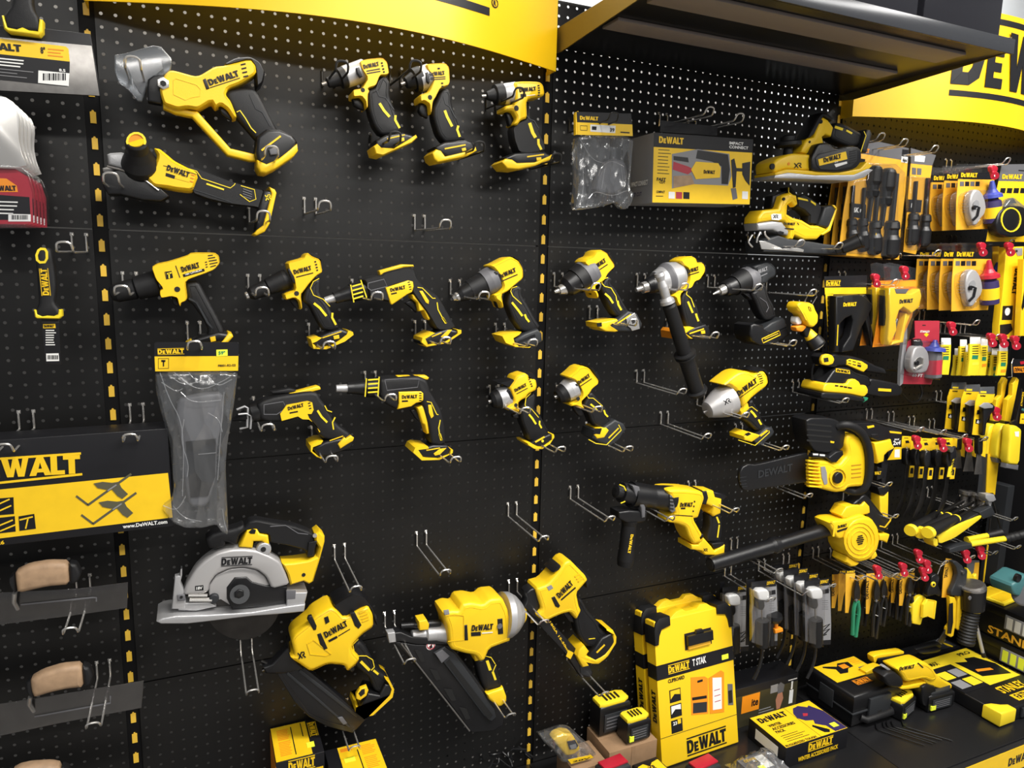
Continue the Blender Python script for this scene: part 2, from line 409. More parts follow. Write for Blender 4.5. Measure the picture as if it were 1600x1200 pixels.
# ================================================================ SETTING
def struct(name, pb):
    o = pb.build(); o['kind'] = 'structure'; return o
def pegpanel(x0, x1, z0, z1, m):
    """steel pegboard panel, holes every 25 mm, folded edge"""
    pb = PB('wall_back'); g = .0015; P = .025; R = .0034
    nx = int(round((x1-x0)/P)); cx0 = x0; W = P
    nz = int(round((z1-z0)/P))
    vs = []; fs = []
    ang = [math.radians(a) for a in (45, 90, 135, 180, 225, 270, 315, 0)]
    for i in range(nx):
        for j in range(nz):
            ax = x0+i*P; az = z0+j*P; cx = ax+P/2; cz = az+P/2
            b0 = len(vs); e0 = ax+(g if i == 0 else 0); e1 = ax+P-(g if i == nx-1 else 0); f0 = az+(g if j == 0 else 0); f1 = az+P-(g if j == nz-1 else 0)
            if i in (0, nx-1) and False: pass
            o = [(e1, f1), (cx, f1), (e0, f1), (e0, cz), (e0, f0), (cx, f0), (e1, f0), (e1, cz)]
            vs += [(a, 0, c) for a, c in o]
            vs += [(cx+R*math.cos(t), 0, cz+R*math.sin(t)) for t in ang]
            vs += [(cx+R*math.cos(t), .0012, cz+R*math.sin(t)) for t in ang]
            for k in range(8):
                l = (k+1) % 8
                fs.append([b0+k, b0+l, b0+8+l, b0+8+k]); fs.append([b0+8+k, b0+8+l, b0+16+l, b0+16+k])
    pb.add(vs, fs, m)
    # folded rims
    for (a, b, c, d) in ((x0+g, x1-g, z0+g, z0+g), (x0+g, x1-g, z1-g, z1-g)):
        pb.add([(a, 0, c), (b, 0, d), (b, .012, d), (a, .012, c)], [[0, 1, 2, 3]], m)
    for x in (x0+g, x1-g):
        pb.add([(x, 0, z0+g), (x, 0, z1-g), (x, .012, z1-g), (x, .012, z0+g)], [[0, 1, 2, 3]], m)
    o = pb.build(ang=20); o['kind'] = 'structure'; return o
PEG = mat("pegboard_black", (.0052, .005, .0049), .38, spec=.45, bump=.12, bscale=1500, var=.06, vscale=3)
GAP = mat('post_black', (.003, .003, .0035), .6, spec=.2)
INN = mat('inner_liner_grey', (.38, .37, .36), .8)
WW = mat('white_wall', (.62, .65, .68), .8)
SH = mat('black_shelf_steel', (.010, .010, .011), .30, bump=.05, bscale=300)
zs = [Z0-.218+.5*k for k in range(2, -5, -1)]      # panel joints
for bx in (-1, 0, 1, 2):
    xa = bx+.0125 if bx >= 0 else -.5+.0125; xb = bx+1-.0125 if bx < 3 else 3.5-.0125
    for k in range(len(zs)-1):
        pegpanel(xa, xb, zs[k+1], min(zs[k], 2.282), PEG) if zs[k+1] < 2.2 else None
# slotted uprights: yellow tongues show in every slot
YP = mat('slot_yellow', (.80, .50, .05), .45)
for n, x in enumerate((0, 1, 2)):
    pb = PB('trim_%d' % (n+1))
    box(pb, (x, .010, 1.16), (.030, 2.28, .012), GAP)
    for k in range(-7, 46):
        z = Z0-.05*k
        if z > .05:
            hw = .0052
            P = [(-hw, -.0125), (hw, -.0125), (hw, .009), (hw*.45, .0095), (hw*.2, .0125), (-hw*.25, .0125), (-hw*.5, .0095), (-hw, .009)]
            prism(pb, P, Vector((x, 0, z)), EX, EZ, EN, -.004, -.0015, 0, YP)
    struct(pb.name, pb)
pb = PB('wall_inner'); box(pb, (.65, .36, 1.17), (2.7, 2.34, .006), INN); struct('wall_inner', pb)
pb = PB('wall_inner'); box(pb, (2.62, .05, 1.17), (1.2, 2.34, .006), mat('inner_liner_dark', (.09, .088, .085), .8)); struct('wall_inner', pb)
pb = PB('wall_rear'); box(pb, (1.3, .62, 1.6), (8, 3.3, .04), WW); struct('wall_rear', pb)
pb = PB('floor'); box(pb, (1.3, -1.5, -.02), (8, 5.4, .04), mat('grey_floor', (.18, .17, .16), .5, var=.15, vscale=4), EX, Vector((0, 1, 0))); struct('floor', pb)
pb = PB('ceiling'); box(pb, (1.3, -1.5, 3.22), (8, 5.4, .04), WW, EX, Vector((0, 1, 0))); struct('ceiling', pb)
# bottom display shelf of bays 1-3
def shelf(x0, x1, zt, dep, label):
    t = bpy.data.objects.new('display_shelf', None); C.objects.link(t); t.location = ((x0+x1)/2, -dep/2, zt-.03); tag(t, label, 'shelf', None)
    pb = PB('shelf_board'); g = .001
    prism(pb, [(x0+g, -dep), (x1-g, -dep), (x1-g, -.002), (x0+g, -.002)], Vector((0, 0, 0)), EX, Vector((0, 1, 0)), EZ, zt-.03, zt, .0015, SH, 2); pb.build(t, t.location)
    pb = PB('price_rail')
    prism(pb, [(x0+g, zt-.11), (x1-g, zt-.11), (x1-g, zt-.004), (x0+g, zt-.004)], Vector((0, -dep, 0)), EX, EZ, EN, .0005, .004, .0005, K, 2)
    prism(pb, [(x0+.004, zt-.105), (x1-.004, zt-.105), (x1-.004, zt-.024), (x0+.004, zt-.024)], Vector((0, -dep, 0)), EX, EZ, EN, .004, .005, 0, YC, 2)
    for i in range(int((x1-x0)/.33)): put_text(pb, 'DeWALT', Vector((x0+.1+i*.33, -dep-.0052, zt-.08)), EX, EZ, EN, .12, .028, KC)
    pb.build(t, t.location)
    pb = PB('kick_plate'); box(pb, ((x0+x1)/2, -dep+.03, (zt-.05)/2+.001), (x1-x0-2*g, zt-.055, .01), K); pb.build(t, t.location)
shelf(0, 1, .2, .483, 'black base shelf under the nailers, left of the mid post')
shelf(1, 2, .2, .483, 'black base shelf under the tool boxes and clipboard cases')
shelf(2, 3, .2, .483, 'black base shelf at the right with hex keys lying on it')
# ================================================================ HEADER SIGNS AND CANOPY
def header(x0, label, bx=.11):
    t = bpy.data.objects.new('header_sign', None); C.objects.link(t); t.location = (x0+.5, -.02, 2.1); tag(t, label, 'sign', 'curved yellow header signs above the wall')
    def pt(u, off=0.):
        y = -(.045+.13*math.sin(math.pi*u)); dy = -.13*math.pi*math.cos(math.pi*u); n = Vector((dy, -1, 0)).normalized()
        return Vector((x0+.002+.996*u, y, 0))+n*off, n
    pb = PB('sign_panel'); N = 32; za, zb = 2.1, 2.42
    vs = []; fs = []
    for i in range(N+1):
        a, n = pt(i/N); b = a-n*.003
        for p in (a, b):
            vs += [(p.x, p.y, za), (p.x, p.y, zb)]
    for i in range(N):
        k = 4*i; l = k+4
        fs += [[k, l, l+1, k+1], [k+2, k+3, l+3, l+2], [k, k+2, l+2, l], [k+1, l+1, l+3, k+3]]
    fs += [[0, 1, 3, 2], [4*N, 4*N+2, 4*N+3, 4*N+1]]
    pb.add(vs, fs, YH)
    # lettering laid on the bow
    wd, ps = logo_polys(); W = .68; a = W/wd; h = .165; bz = 2.205
    for p in ps:
        cx = sum(q[0] for q in p)/len(p); u = bx+cx*a; c, n = pt(u, .0006); U = Vector((-n.y, n.x, 0))
        if U.x < 0: U = -U
        prism(pb, [((q[0]-cx)*a, q[1]*h) for q in p], c+EZ*bz, U, EZ, n, 0, .0012, 0, KC, back=False)
    for (z1, z2) in ((bz-.034, bz-.017), (bz+h+.017, bz+h+.034)):
        M = 14
        vv = []
        for i in range(M+1):
            c, n = pt(bx+W*i/M, .001); vv += [c+EZ*z1, c+EZ*z2]
        pb.add(vv, [[2*i, 2*i+2, 2*i+3, 2*i+1] for i in range(M)], KC)
    c, n = pt(bx+W+.014, .001); U = Vector((-n.y, n.x, 0)); U = U if U.x > 0 else -U
    R_ = [(math.cos(k*math.pi/6)*.010, math.sin(k*math.pi/6)*.010) for k in range(12)]; S_ = [(x*.78, y*.78) for x, y in R_]
    for k in range(12):
        j = (k+1) % 12; prism(pb, [R_[k], R_[j], S_[j], S_[k]], c+EZ*(bz-.004), U, EZ, n, 0, .0004, 0, KC, back=False)
    put_text(pb, 'R', c+EZ*(bz-.009)-U*.004, U, EZ, n, .008, .010, KC)
    pb.build(t, t.location)
    for x in (x0+.004, x0+.996):
        pb = PB('side_panel'); box(pb, (x, -.022, 2.26), (.003, .32, .044), YH); pb.build(t, t.location)
    return t
header(0, 'curved yellow header sign at the top left, over the impact drivers')
header(2, 'curved yellow header sign at the right, over the screwdriver packs', .28)
header(-1, 'curved yellow header sign past the left post, hardly in view') if False else None
def canopy():
    t = bpy.data.objects.new('top_shelf', None); C.objects.link(t); t.location = (1.5, -.25, 2.16); tag(t, 'black steel overhead shelf jutting out between the two yellow headers', 'shelf')
    pb = PB('shelf_board'); prism(pb, [(1.012, -.505), (1.988, -.505), (1.988, -.01), (1.012, -.01)], Vector((0, 0, 0)), EX, Vector((0, 1, 0)), EZ, 2.165, 2.19, .002, SH, 2); pb.build(t, t.location)
    for ya, yb in ((-.27, -.205), (-.455, -.378)):
        pb = PB('stiffening_rib'); prism(pb, [(1.03, ya), (1.9, ya), (1.9, yb), (1.03, yb)], Vector((0, 0, 0)), EX, Vector((0, 1, 0)), EZ, 2.157, 2.165, .002, mat('rib_lit_grey', (.26, .22, .20), .5), 2); pb.build(t, t.location)  # ribs coloured lighter than the shelf, painting in the light they catch
    pb = PB('front_lip'); prism(pb, [(1.008, 2.158), (1.992, 2.158), (1.992, 2.192), (1.008, 2.192)], Vector((0, -.505, 0)), EX, EZ, EN, .0005, .006, .001, mat('lip_grey', (.035, .037, .042), .2, metal=.3), 2); pb.build(t, t.location)
    for x in (1.006, 1.991):
        pb = PB('side_bracket')
        P = [(.0, 2.152), (-.05, 2.145), (-.5, 2.165), (-.5, 2.2), (-.02, 2.205), (0, 2.2)]
        prism(pb, P, Vector((x, 0, 0)), Vector((0, 1, 0)), EZ, EX, 0, .0035, .0005, OL, 1); pb.build(t, t.location)
canopy()
GOLD = mat('gold_print', (.42, .25, .05), .25, metal=.6)
def topbox(x0, x1, y0, y1, h, label, gold=False):
    t = bpy.data.objects.new('stock_carton', None); C.objects.link(t); t.location = ((x0+x1)/2, (y0+y1)/2, 2.19); tag(t, label, 'box', 'black cartons stored on the overhead shelf')
    pb = PB('carton'); box(pb, ((x0+x1)/2, (y0+y1)/2, 2.191+h/2), (x1-x0, h, abs(y1-y0)), mat('gloss_black', (.012, .012, .015), .12, bump=.2, bscale=12), r=.004)
    if gold: box(pb, (x0+(x1-x0)*.55, y0-.0006, 2.191+h*.56), ((x1-x0)*.5, h*.8, .001), GOLD)
    pb.build(t, t.location)
    pb = PB('tape_strip'); box(pb, ((x0+x1)/2, (y0+y1)/2, 2.191+h+.0004), (x1-x0, .0006, .05), K); pb.build(t, t.location)
topbox(1.05, 1.33, -.47, -.2, .22, 'plain black carton at the left end of the overhead shelf')
topbox(1.36, 1.68, -.485, -.2, .24, 'glossy black carton with a brown gold panel on the overhead shelf', True)
topbox(1.70, 1.97, -.485, -.2, .26, 'glossy black carton at the right end of the overhead shelf')
# ================================================================ HOOKS
def hook(tx, ty, label, L=.2, m=None, fork=.025, r=.0021, group='double wire hooks on the pegboard', tag_=None, drop=.03):
    """U-shaped double wire hook; (tx, ty) = where its tip shows in the picture"""
    m = m or CH; T = un(tx, ty, L); x = T.x-fork/2; zt = T.z
    zb = zt-.004; o = Vector((x+fork/2, 0, zb))
    pb = PB('wire_hook'); pts = []
    y0 = -.006
    for sx in (0, 1):
        X = x+fork*sx
        tube(pb, [(X, .012, zb+drop+.004), (X, -.002, zb+drop+.004), (X, y0, zb+drop), (X, y0, zb-.001)], r, m)
        for z in (zb+drop+.004,):
            prism(pb, [(X-.0035, z-.0035), (X+.0035, z-.0035), (X+.0035, z+.0035), (X-.0035, z+.0035)], Vector((0, 0, 0)), EX, EZ, EN, 0, .002, .0005, m, 1)
    A = [(x, y0, zb), (x, -L*.5, zb-.002), (x, -L*.88, zb-.003), (x, -L*.96, zb-.003), (x+.001, -L, zt+.006)]
    B = [(x+fork/2-.006, -L-.002, zt+.010), (x+fork/2+.006, -L-.002, zt+.010)]
    D_ = [(x+fork-.001, -L, zt+.006), (x+fork, -L*.96, zb-.003), (x+fork, -L*.88, zb-.003), (x+fork, -L*.5, zb-.002), (x+fork, y0, zb)]
    tube(pb, smoothpath([Vector(p) for p in A+B+D_], 1), r, m)
    ob = pb.build(origin=o); tag(ob, label, 'hook', group); return ob
H = [
 (207, 98, 'chrome wire hook through the clear blade cover of the cable cutter'), (425, 237, 'chrome wire hook under the foot of the cable cutter'),
 (173, 279, 'chrome wire hook under the guard of the angle grinder'), (412, 338, 'chrome wire hook holding the battery end of the angle grinder'),
 (508, 322, 'empty chrome wire hook right of the angle grinder'), (697, 351, 'empty chrome wire hook below the impact drivers'),
 (190, 455, 'chrome wire hook under the chuck of the big yellow hammer drill'), (304, 541, 'chrome wire hook under the hammer drill foot, holding the wide clear bag'),
 (410, 457, 'chrome wire hook under the chuck of the second drill from the left'), (515, 541, 'chrome wire hook under the foot of the second drill from the left'),
 (590, 464, 'chrome wire hook under the nose of the upper screwgun'), (697, 534, 'chrome wire hook under the foot of the upper screwgun'),
 (757, 463, 'chrome wire hook under the chuck of the drill left of the mid post'), (833, 537, 'chrome wire hook under the foot of the drill left of the mid post'),
 (932, 449, 'chrome wire hook under the chuck of the first drill right of the mid post'), (990, 505, 'chrome wire hook under the foot of the first drill right of the mid post'),
 (1070, 449, 'chrome wire hook under the hammer drill with the long side handle'), (1118, 525, 'chrome wire hook under the foot of the hammer drill with the long side handle'),
 (1186, 450, 'chrome wire hook under the chuck of the black drill'), (1240, 537, 'chrome wire hook under the battery of the black drill'),
 (419, 670, 'chrome wire hook under the nose of the black and yellow saw tool'), (519, 719, 'chrome wire hook under the foot of the black and yellow saw tool'),
 (611, 623, 'chrome wire hook under the nose of the lower screwgun'), (713, 720, 'chrome wire hook under the foot of the lower screwgun'),
 (822, 643, 'chrome wire hook under the nose of the left small impact wrench'), (877, 704, 'chrome wire hook under the foot of the left small impact wrench'),
 (935, 641, 'chrome wire hook under the nose of the right small impact wrench'), (983, 703, 'chrome wire hook under the foot of the right small impact wrench'),
 (1067, 613, 'empty chrome wire hook left of the big impact wrench nose'), (1106, 683, 'empty chrome wire hook below the big impact wrench'),
 (1166, 650, 'chrome wire hook under the nose of the big impact wrench'), (1228, 701, 'chrome wire hook under the foot of the big impact wrench'),
 (955, 812, 'empty chrome wire hook left of the rotary hammer'), (851, 843, 'empty chrome wire hook on the mid post line'), (697, 896, 'empty chrome wire hook above the white-nosed framing nailer'),
 (1049, 812, 'chrome wire hook under the front of the rotary hammer'), (1150, 799, 'chrome wire hook under the rear grip of the rotary hammer'),
 (557, 922, 'chrome wire hook holding the rear end of the left nailer'), (395, 1084, 'empty chrome wire hook under the circular saw'),
 (642, 1035, 'chrome wire hook under the nose of the middle nailer'), (799, 1120, 'chrome wire hook under the foot of the middle nailer'),
 (851, 974, 'chrome wire hook under the nose of the small nailer'), (946, 1086, 'chrome wire hook below the magazine of the small nailer'),
 (1265, 776, 'chrome wire hook under the chainsaw bar'), (1390, 758, 'chrome wire hook right of the chainsaw'),
 (1218, 893, 'chrome wire hook under the blower tube'), (1400, 808, 'chrome wire hook behind the blower'),
 (203, 686, 'chrome wire hook at the right end of the clamp carton'), (6, 702, 'chrome wire hook at the left end of the clamp carton'),
 (1110, 174, 'left chrome wire hook carrying the impact attachment carton'), (1157, 184, 'right chrome wire hook carrying the impact attachment carton'),
 (1284, 263, 'chrome wire hook in front of the planer'), (1252, 381, 'chrome wire hook in front of the jigsaw shoe'), (1312, 385, 'chrome wire hook by the nozzle under the screwdriver packs'),
 (1271, 458, 'chrome wire hook above the small yellow work light'), (1322, 627, 'chrome wire hook under the corded sander'),
 (109, 988, 'chrome wire hook below the upper trowel'), (145, 1136, 'chrome wire hook below the lower trowel'),
 (1378, 214, 'left chrome wire hook on the front screwdriver pack'), (1414, 223, 'right chrome wire hook on the front screwdriver pack'),
]
for tx, ty, lb in H: hook(tx, ty, lb)
for tx, ty, lb in [(535, 104, 'black wire hook at the nose of the left impact driver'), (618, 214, 'black wire hook round the foot of the left impact driver'),
                   (650, 103, 'black wire hook at the nose of the middle impact driver'), (750, 229, 'black wire hook round the foot of the middle impact driver'),
                   (812, 145, 'black wire hook at the nose of the right impact driver'), (870, 247, 'black wire hook round the foot of the right impact driver')]:
    hook(tx, ty, lb, m=BW, r=.0024, group='black wire hooks in the top row', L=.17)
hook(555, 1171, 'long chrome wire hook under the tip of the left nailer', L=.16)
# ================================================================ TOOLS, BAY 1
def XRm(t, x, y, sx, sy, w, m=K, rot=0):
    """the crossed X and R mark, drawn as strips"""
    c, s_ = math.cos(rot), math.sin(rot)
    def q(P):
        o = []
        for i in range(0, len(P), 2): o += [x+(P[i]*sx*c+P[i+1]*sy*s_), y+(-P[i]*sx*s_+P[i+1]*sy*c)]
        return o
    wd = sy*.2
    t.r(None, m, q([0, 1, .62, 0]), wd, w, .3); t.r(None, m, q([.05, 0, .55, 1]), wd, w, .3)
    t.r(None, m, q([.6, .05, .95, .1, .95, .42, .66, .5]), wd, w, .3); t.r(None, m, q([.7, .5, 1.0, 1]), wd, w, .3)
def vents(t, pts, m, w, width=7):
    a = nums(pts)
    for i in range(0, len(a), 4): t.r(None, m, a[i:i+4], width, w, .6)
# --- cable cutter
t = Tool('cable_cutter', 'large yellow cordless cutter with clear covered blade and looped guard bar', 'power tool', 1150, 600, .09, fr=(0, 0, 4))
t.s('blade_cover', CL2, '715 345 780 335 900 300 960 285 1010 295 1075 370 1070 430 1050 460 960 500 930 520 900 600 885 635 860 630 800 560 740 515 715 440', -7, 7, 3)
t.s('blade', ST, '790 400 900 370 1000 360 1020 430 960 480 920 520 890 590 860 560 830 500', -2, 2, .5)
t.s('blade_mount', K, '925 500 960 475 1010 470 1045 500 1045 560 1010 655 925 640 920 560', -14, 14, 4)
t.s('housing', Y, '1030 475 1060 450 1090 450 1215 485 1250 480 1340 425 1400 420 1560 380 1595 420 1600 470 1500 532 1425 560 1408 600 1440 640 1480 740 1455 745 1420 690 1380 660 1345 680 1320 640 1240 690 1170 680 1110 690 1025 660 1005 600 1000 560', -27, 27, 8, 1)
t.t('DeWALT', '1312 535 1500 474', 40, 28, KC)
t.r(None, KC, '1312 548 1500 487', 5, 28, .6)
t.s(None, K, '1268 500 1285 490 1310 555 1290 562', 20, 28.5, 1)
t.r(None, YC, '1085 500 1100 490 1230 530 1255 560 1250 600 1190 610 1160 625 1085 590 1085 500', 5, 27.8, .8)
vents(t, '1505 405 1535 398 1510 430 1540 423 1515 455 1545 448 1522 480 1552 473', KD, 28, 9)
t.s('motor_cap', K, '1400 405 1470 370 1560 362 1620 395 1655 460 1640 530 1600 560 1590 430 1560 385 1420 425', -29, 24, 8, 1)
t.s('guard_bar', Y, '1018 640 1180 690 1235 700 1440 930 1590 965 1600 1010 1560 1010 1420 975 1200 735 1100 715 1020 680', -12, 12, 4)
t.s('grip', KR, '1405 600 1430 570 1520 555 1590 560 1640 640 1690 740 1740 830 1690 880 1600 880 1540 810 1470 730', -18, 18, 9, 1)
t.r(None, YB, '1480 700 1500 690 1535 740 1570 800 1600 830', 6, 19)
t.r(None, G3, '1560 590 1600 680 1640 700 1690 790', 6, 19)
t.s('trigger', K, '1365 670 1400 672 1440 720 1450 755 1425 745 1385 715', -8, 8, 3)
t.s('battery_foot', K, '1600 860 1660 815 1740 815 1820 850 1852 895 1830 960 1700 1060 1640 1080 1605 1030 1590 960', -37, 30, 8)
t.s('foot_rim', Y, '1600 1005 1660 1030 1730 1000 1850 905 1856 950 1830 985 1720 1060 1660 1090 1620 1085 1600 1050', -38, 32, 5)
t.r(None, YC, '1635 940 1755 850', 12, 32.4)
t.s('belt_clip', G2, '1680 935 1720 915 1740 935 1730 965 1690 970', 30, 36, 2)
t.b('pivot_bolt', CH, 1020, 520, 40, 20, 30, 6, rim=1.5); t.b(None, KD, 1020, 520, 20, 30, 31, 6)
t.done()
# --- angle grinder
t = Tool('angle_grinder', 'yellow angle grinder with round side handle facing out, hung at the top left', 'power tool', 1150, 1100, .09, fr=(0, 0, 4))
t.s('gear_head', GA, '670 970 690 960 760 955 900 1000 990 1040 960 1120 880 1120 760 1060 680 1035', -20, 20, 6)
t.c('grinding_guard', KR, '790 1035 790 1035', [(0, 1)]) if False else None
t.s('blade_guard', K, '640 1110 660 1085 740 1060 860 1080 960 1130 1005 1175 1060 1230 1010 1260 900 1255 760 1220 680 1220 650 1170', -26, 22, 4)
t.tb(None, ST, [(670, 1040, 22), (760, 1062, 24), (870, 1098, 24), (990, 1190, 24)], 2.2)
t.s('cutting_disc', ST, '640 1050 690 1040 820 1085 960 1150 1000 1190 960 1195 820 1130 700 1075 645 1075', -30, -24, 1)
t.s('housing', Y, '905 1110 960 1050 985 980 960 930 1000 935 1050 975 1090 1010 1160 1045 1230 1080 1240 1110 1215 1185 1190 1200 1100 1190 1050 1180 960 1170', -30, 30, 11, 1)
t.t('DeWALT', '1040 1062 1180 1110', 34, 31, KC); t.s(None, KC, '1038 1080 1095 1098 1090 1118 1034 1100', 29, 30.6, 0); t.s(None, YC, '1100 1098 1190 1128 1185 1140 1096 1116', 29, 30.8, 0)
t.r(None, KC, '1020 1035 1040 1040 1230 1090 1238 1110 1215 1172 1190 1180', 4, 30.4, .3)
vents(t, '1195 1090 1218 1097 1190 1110 1213 1117 1186 1130 1208 1137', OR, 31, 7)
t.s('body_grip', KR, '1100 1010 1180 1040 1440 1140 1580 1180 1640 1195 1660 1260 1620 1300 1580 1290 1440 1275 1310 1245 1200 1205 1230 1110 1210 1075', -24, 24, 10, 1)
t.r(None, YB, '1130 1040 1230 1070 1260 1115 1440 1175 1465 1155 1470 1145', 5, 25)
t.r(None, YB, '1290 1148 1400 1185', 10, 25); t.r(None, G3, '1210 1185 1290 1210 1450 1265', 5, 25)
t.r(None, YB, '1505 1160 1590 1185 1600 1245 1560 1260 1500 1215', 5, 25)
vents(t, '1520 1180 1575 1200 1518 1195 1575 1215 1518 1210 1575 1230 1520 1226 1570 1243', G2, 25.3, 6)
t.c('side_handle', KR, '850 885 880 1050', [(0, 62), (.04, 70), (.3, 72), (.55, 92), (.8, 120), (1, 118)], w=62, w2=8, seg=28)
t.lab('black side handle pointing at the viewer')
t.c(None, YC, '848 878 851 884', [(0, 50), (1, 50)], w=64, w2=62)
t.r(None, YB, ' '.join('%.0f %.0f' % (851+57*math.cos(a*.4488), 885+54*math.sin(a*.4488)) for a in range(14)), 14, 66, 3, True)
t.b(None, OR, 851, 885, 50, 60, 64, 20); t.s(None, OR, '832 962 872 968 888 996 862 1000 838 992', 44, 52, 1)
t.s('battery_foot', K, '1640 1190 1690 1195 1716 1215 1690 1290 1660 1440 1620 1470 1590 1455 1600 1380 1610 1290', -36, 28, 7)
t.s('foot_rim', Y, '1675 1172 1712 1190 1722 1210 1680 1400 1650 1450 1600 1475 1580 1465 1600 1440 1640 1410 1690 1215', -37, 31, 3)
XRm(t, 1655, 1220, 34, 34, 31.4, YB, .2)
t.done()
# --- three impact drivers in the top row
def accent(t, A, B, wA=9, wB=11, w=20.2):
    t.r(None, YB, A, wA, w); t.r(None, YB, B, wB, w)
t = Tool('impact_driver', 'left of the three small yellow impact drivers, hung highest under the header', 'power tool', 700, 600, .085, 'small impact drivers in the top row', fr=(400, 0, 4))
t.c('nose_bumper', KR, '440 520 590 470', [(0, 8), (.05, 34), (.5, 48), (.55, 68), (1, 72)])
t.c('bit_holder', ST, '412 530 450 517', '0 12 1 12')
t.c('gear_case', GA, '530 490 680 440', [(0, 56), (.2, 72), (1, 76)])
t.s('housing', Y, '640 390 690 378 780 370 810 400 822 470 800 480 765 480 740 545 690 560 700 580 690 600 690 680 680 685 675 640 650 610 600 615 597 570 655 560 690 500 650 440', -28, 28, 8, 1)
t.t('DeWALT', '675 430 772 410', 26, 29, KC); t.r(None, KC, '690 445 775 430', 7, 28.6, .5); t.r(None, KC, '692 460 778 445', 7, 28.6, .5)
vents(t, '782 395 792 392 786 412 796 410 790 432 802 430 795 450 805 448', KD, 29, 10); t.s(None, K, '624 425 645 420 665 480 650 488 630 460', 20, 29, 2); t.b(None, KD, 668, 562, 14, 27, 28.6)
t.s('grip', KR, '690 565 740 550 765 480 800 480 835 520 830 600 862 690 905 800 900 830 860 845 775 850 730 790 700 700 690 610', -19, 19, 9, 1)
t.r(None, G3, '800 482 770 510 752 560 770 600 810 610 862 685', 6, 20)
accent(t, '772 645 800 690 835 730', '872 720 870 750 898 800', 16, 14)
t.s('trigger', K, '600 620 640 612 670 650 675 690 640 680 610 660', -9, 9, 4)
t.s('battery_foot', K, '735 885 800 850 900 835 960 850 985 880 900 920 800 950 740 940', -37, 30, 6)
t.s('foot_rim', Y, '722 925 745 905 770 930 850 935 985 850 995 868 960 900 870 940 780 980 735 970', -38, 32, 4); t.r(None, YC, '820 868 930 842', 7, 31); t.s(None, YC, '905 862 925 858 928 880 908 884', 29, 31.5, .5)
t.done()
t = Tool('impact_driver', 'middle one of the three small yellow impact drivers in the top row', 'power tool', 1130, 640, .085, 'small impact drivers in the top row', fr=(400, 0, 4))
t.c('nose_bumper', KR, '930 520 1030 490', [(0, 8), (.06, 36), (.5, 56), (.55, 78), (1, 80)])
t.c('bit_holder', ST, '905 528 940 517', '0 12 1 12')
t.c('gear_case', GA, '1015 500 1085 480', [(0, 78), (1, 84)])
t.s('housing', Y, '1050 410 1100 405 1170 402 1195 430 1200 520 1190 545 1140 560 1110 620 1095 640 1085 720 1075 715 1070 660 1040 640 1015 645 1012 600 1070 580 1100 500 1060 450', -28, 28, 8, 1)
t.t('DeWALT', '1085 474 1182 466', 24, 29, KC); t.r(None, KC, '1090 486 1184 480', 6, 28.6, .5); t.r(None, KC, '1092 498 1184 492', 6, 28.6, .5)
vents(t, '1158 520 1170 520 1160 540 1172 540 1135 428 1150 427', KD, 29, 9); t.s(None, K, '1058 455 1075 450 1085 510 1080 525 1065 510', 20, 29, 2); t.b(None, KD, 1088, 608, 15, 27, 28.6)
t.s('grip', KR, '1120 640 1140 590 1160 560 1195 560 1218 600 1215 650 1245 740 1278 840 1310 880 1250 890 1170 895 1130 840 1100 740 1100 680', -19, 19, 9, 1)
t.r(None, G3, '1180 575 1172 600 1185 650 1210 665 1250 740', 6, 20)
accent(t, '1180 690 1195 730 1226 790', '1265 785 1258 810 1274 855', 16, 14)
t.s('trigger', K, '1020 650 1060 640 1072 690 1070 740 1030 720 1012 690', -9, 9, 4)
t.s('battery_foot', K, '1100 925 1160 895 1290 880 1330 890 1350 920 1345 955 1200 1000 1120 960', -37, 30, 6)
t.s('foot_rim', Y, '1085 965 1110 940 1140 950 1165 985 1290 955 1355 925 1362 950 1300 985 1180 1010 1120 1022 1095 1000', -38, 32, 4); t.r(None, YC, '1180 930 1310 905', 9, 31); t.s(None, YC, '1285 928 1310 922 1314 940 1290 946', 29, 31.5, .5)
t.done()
t = Tool('impact_driver', 'right one of the three small yellow impact drivers, beside the mid post', 'power tool', 20, 700, .085, 'small impact drivers in the top row', fr=(800, 0, 4))
t.c('nose_bumper', KR, '-165 600 -60 590', [(0, 8), (.06, 26), (.5, 44), (.55, 66), (1, 70)])
t.c('bit_holder', ST, '-190 603 -160 600', '0 11 1 11')
t.c('gear_case', GA, '-65 592 20 585', [(0, 60), (.3, 70), (1, 74)])
t.s('housing', Y, '0 520 60 515 155 518 180 540 188 590 180 610 90 625 75 650 80 745 40 760 20 790 -5 782 15 745 -10 700 -60 700 -60 670 10 655 5 600', -28, 28, 8, 1)
t.t('DeWALT', '48 575 152 565', 25, 29, KC); t.s(None, KC, '52 588 88 585 88 605 54 608', 27, 28.6, 0); t.r(None, WH, '92 598 145 592', 4, 28.6, .5)
vents(t, '160 535 172 534 162 550 174 549 163 565 175 564 163 580 175 579 162 595 174 594', KD, 29, 8); t.b(None, KD, 28, 676, 17, 27, 28.6)
t.s('grip', KR, '85 640 100 640 105 745 145 780 170 850 195 900 200 945 110 965 30 960 0 880 -10 800 40 760 80 745', -19, 19, 9, 1)
t.r(None, G3, '88 640 92 720 110 745 140 755 165 800', 7, 20)
accent(t, '110 768 130 830 148 860', '165 868 166 900 184 935', 20, 15)
t.s('trigger', K, '-45 700 -10 705 10 745 0 780 -20 790 -30 750', -9, 9, 4)
t.s('battery_foot', K, '-70 990 0 962 180 950 225 975 235 1010 100 1040 20 1045 -60 1010', -37, 30, 6)
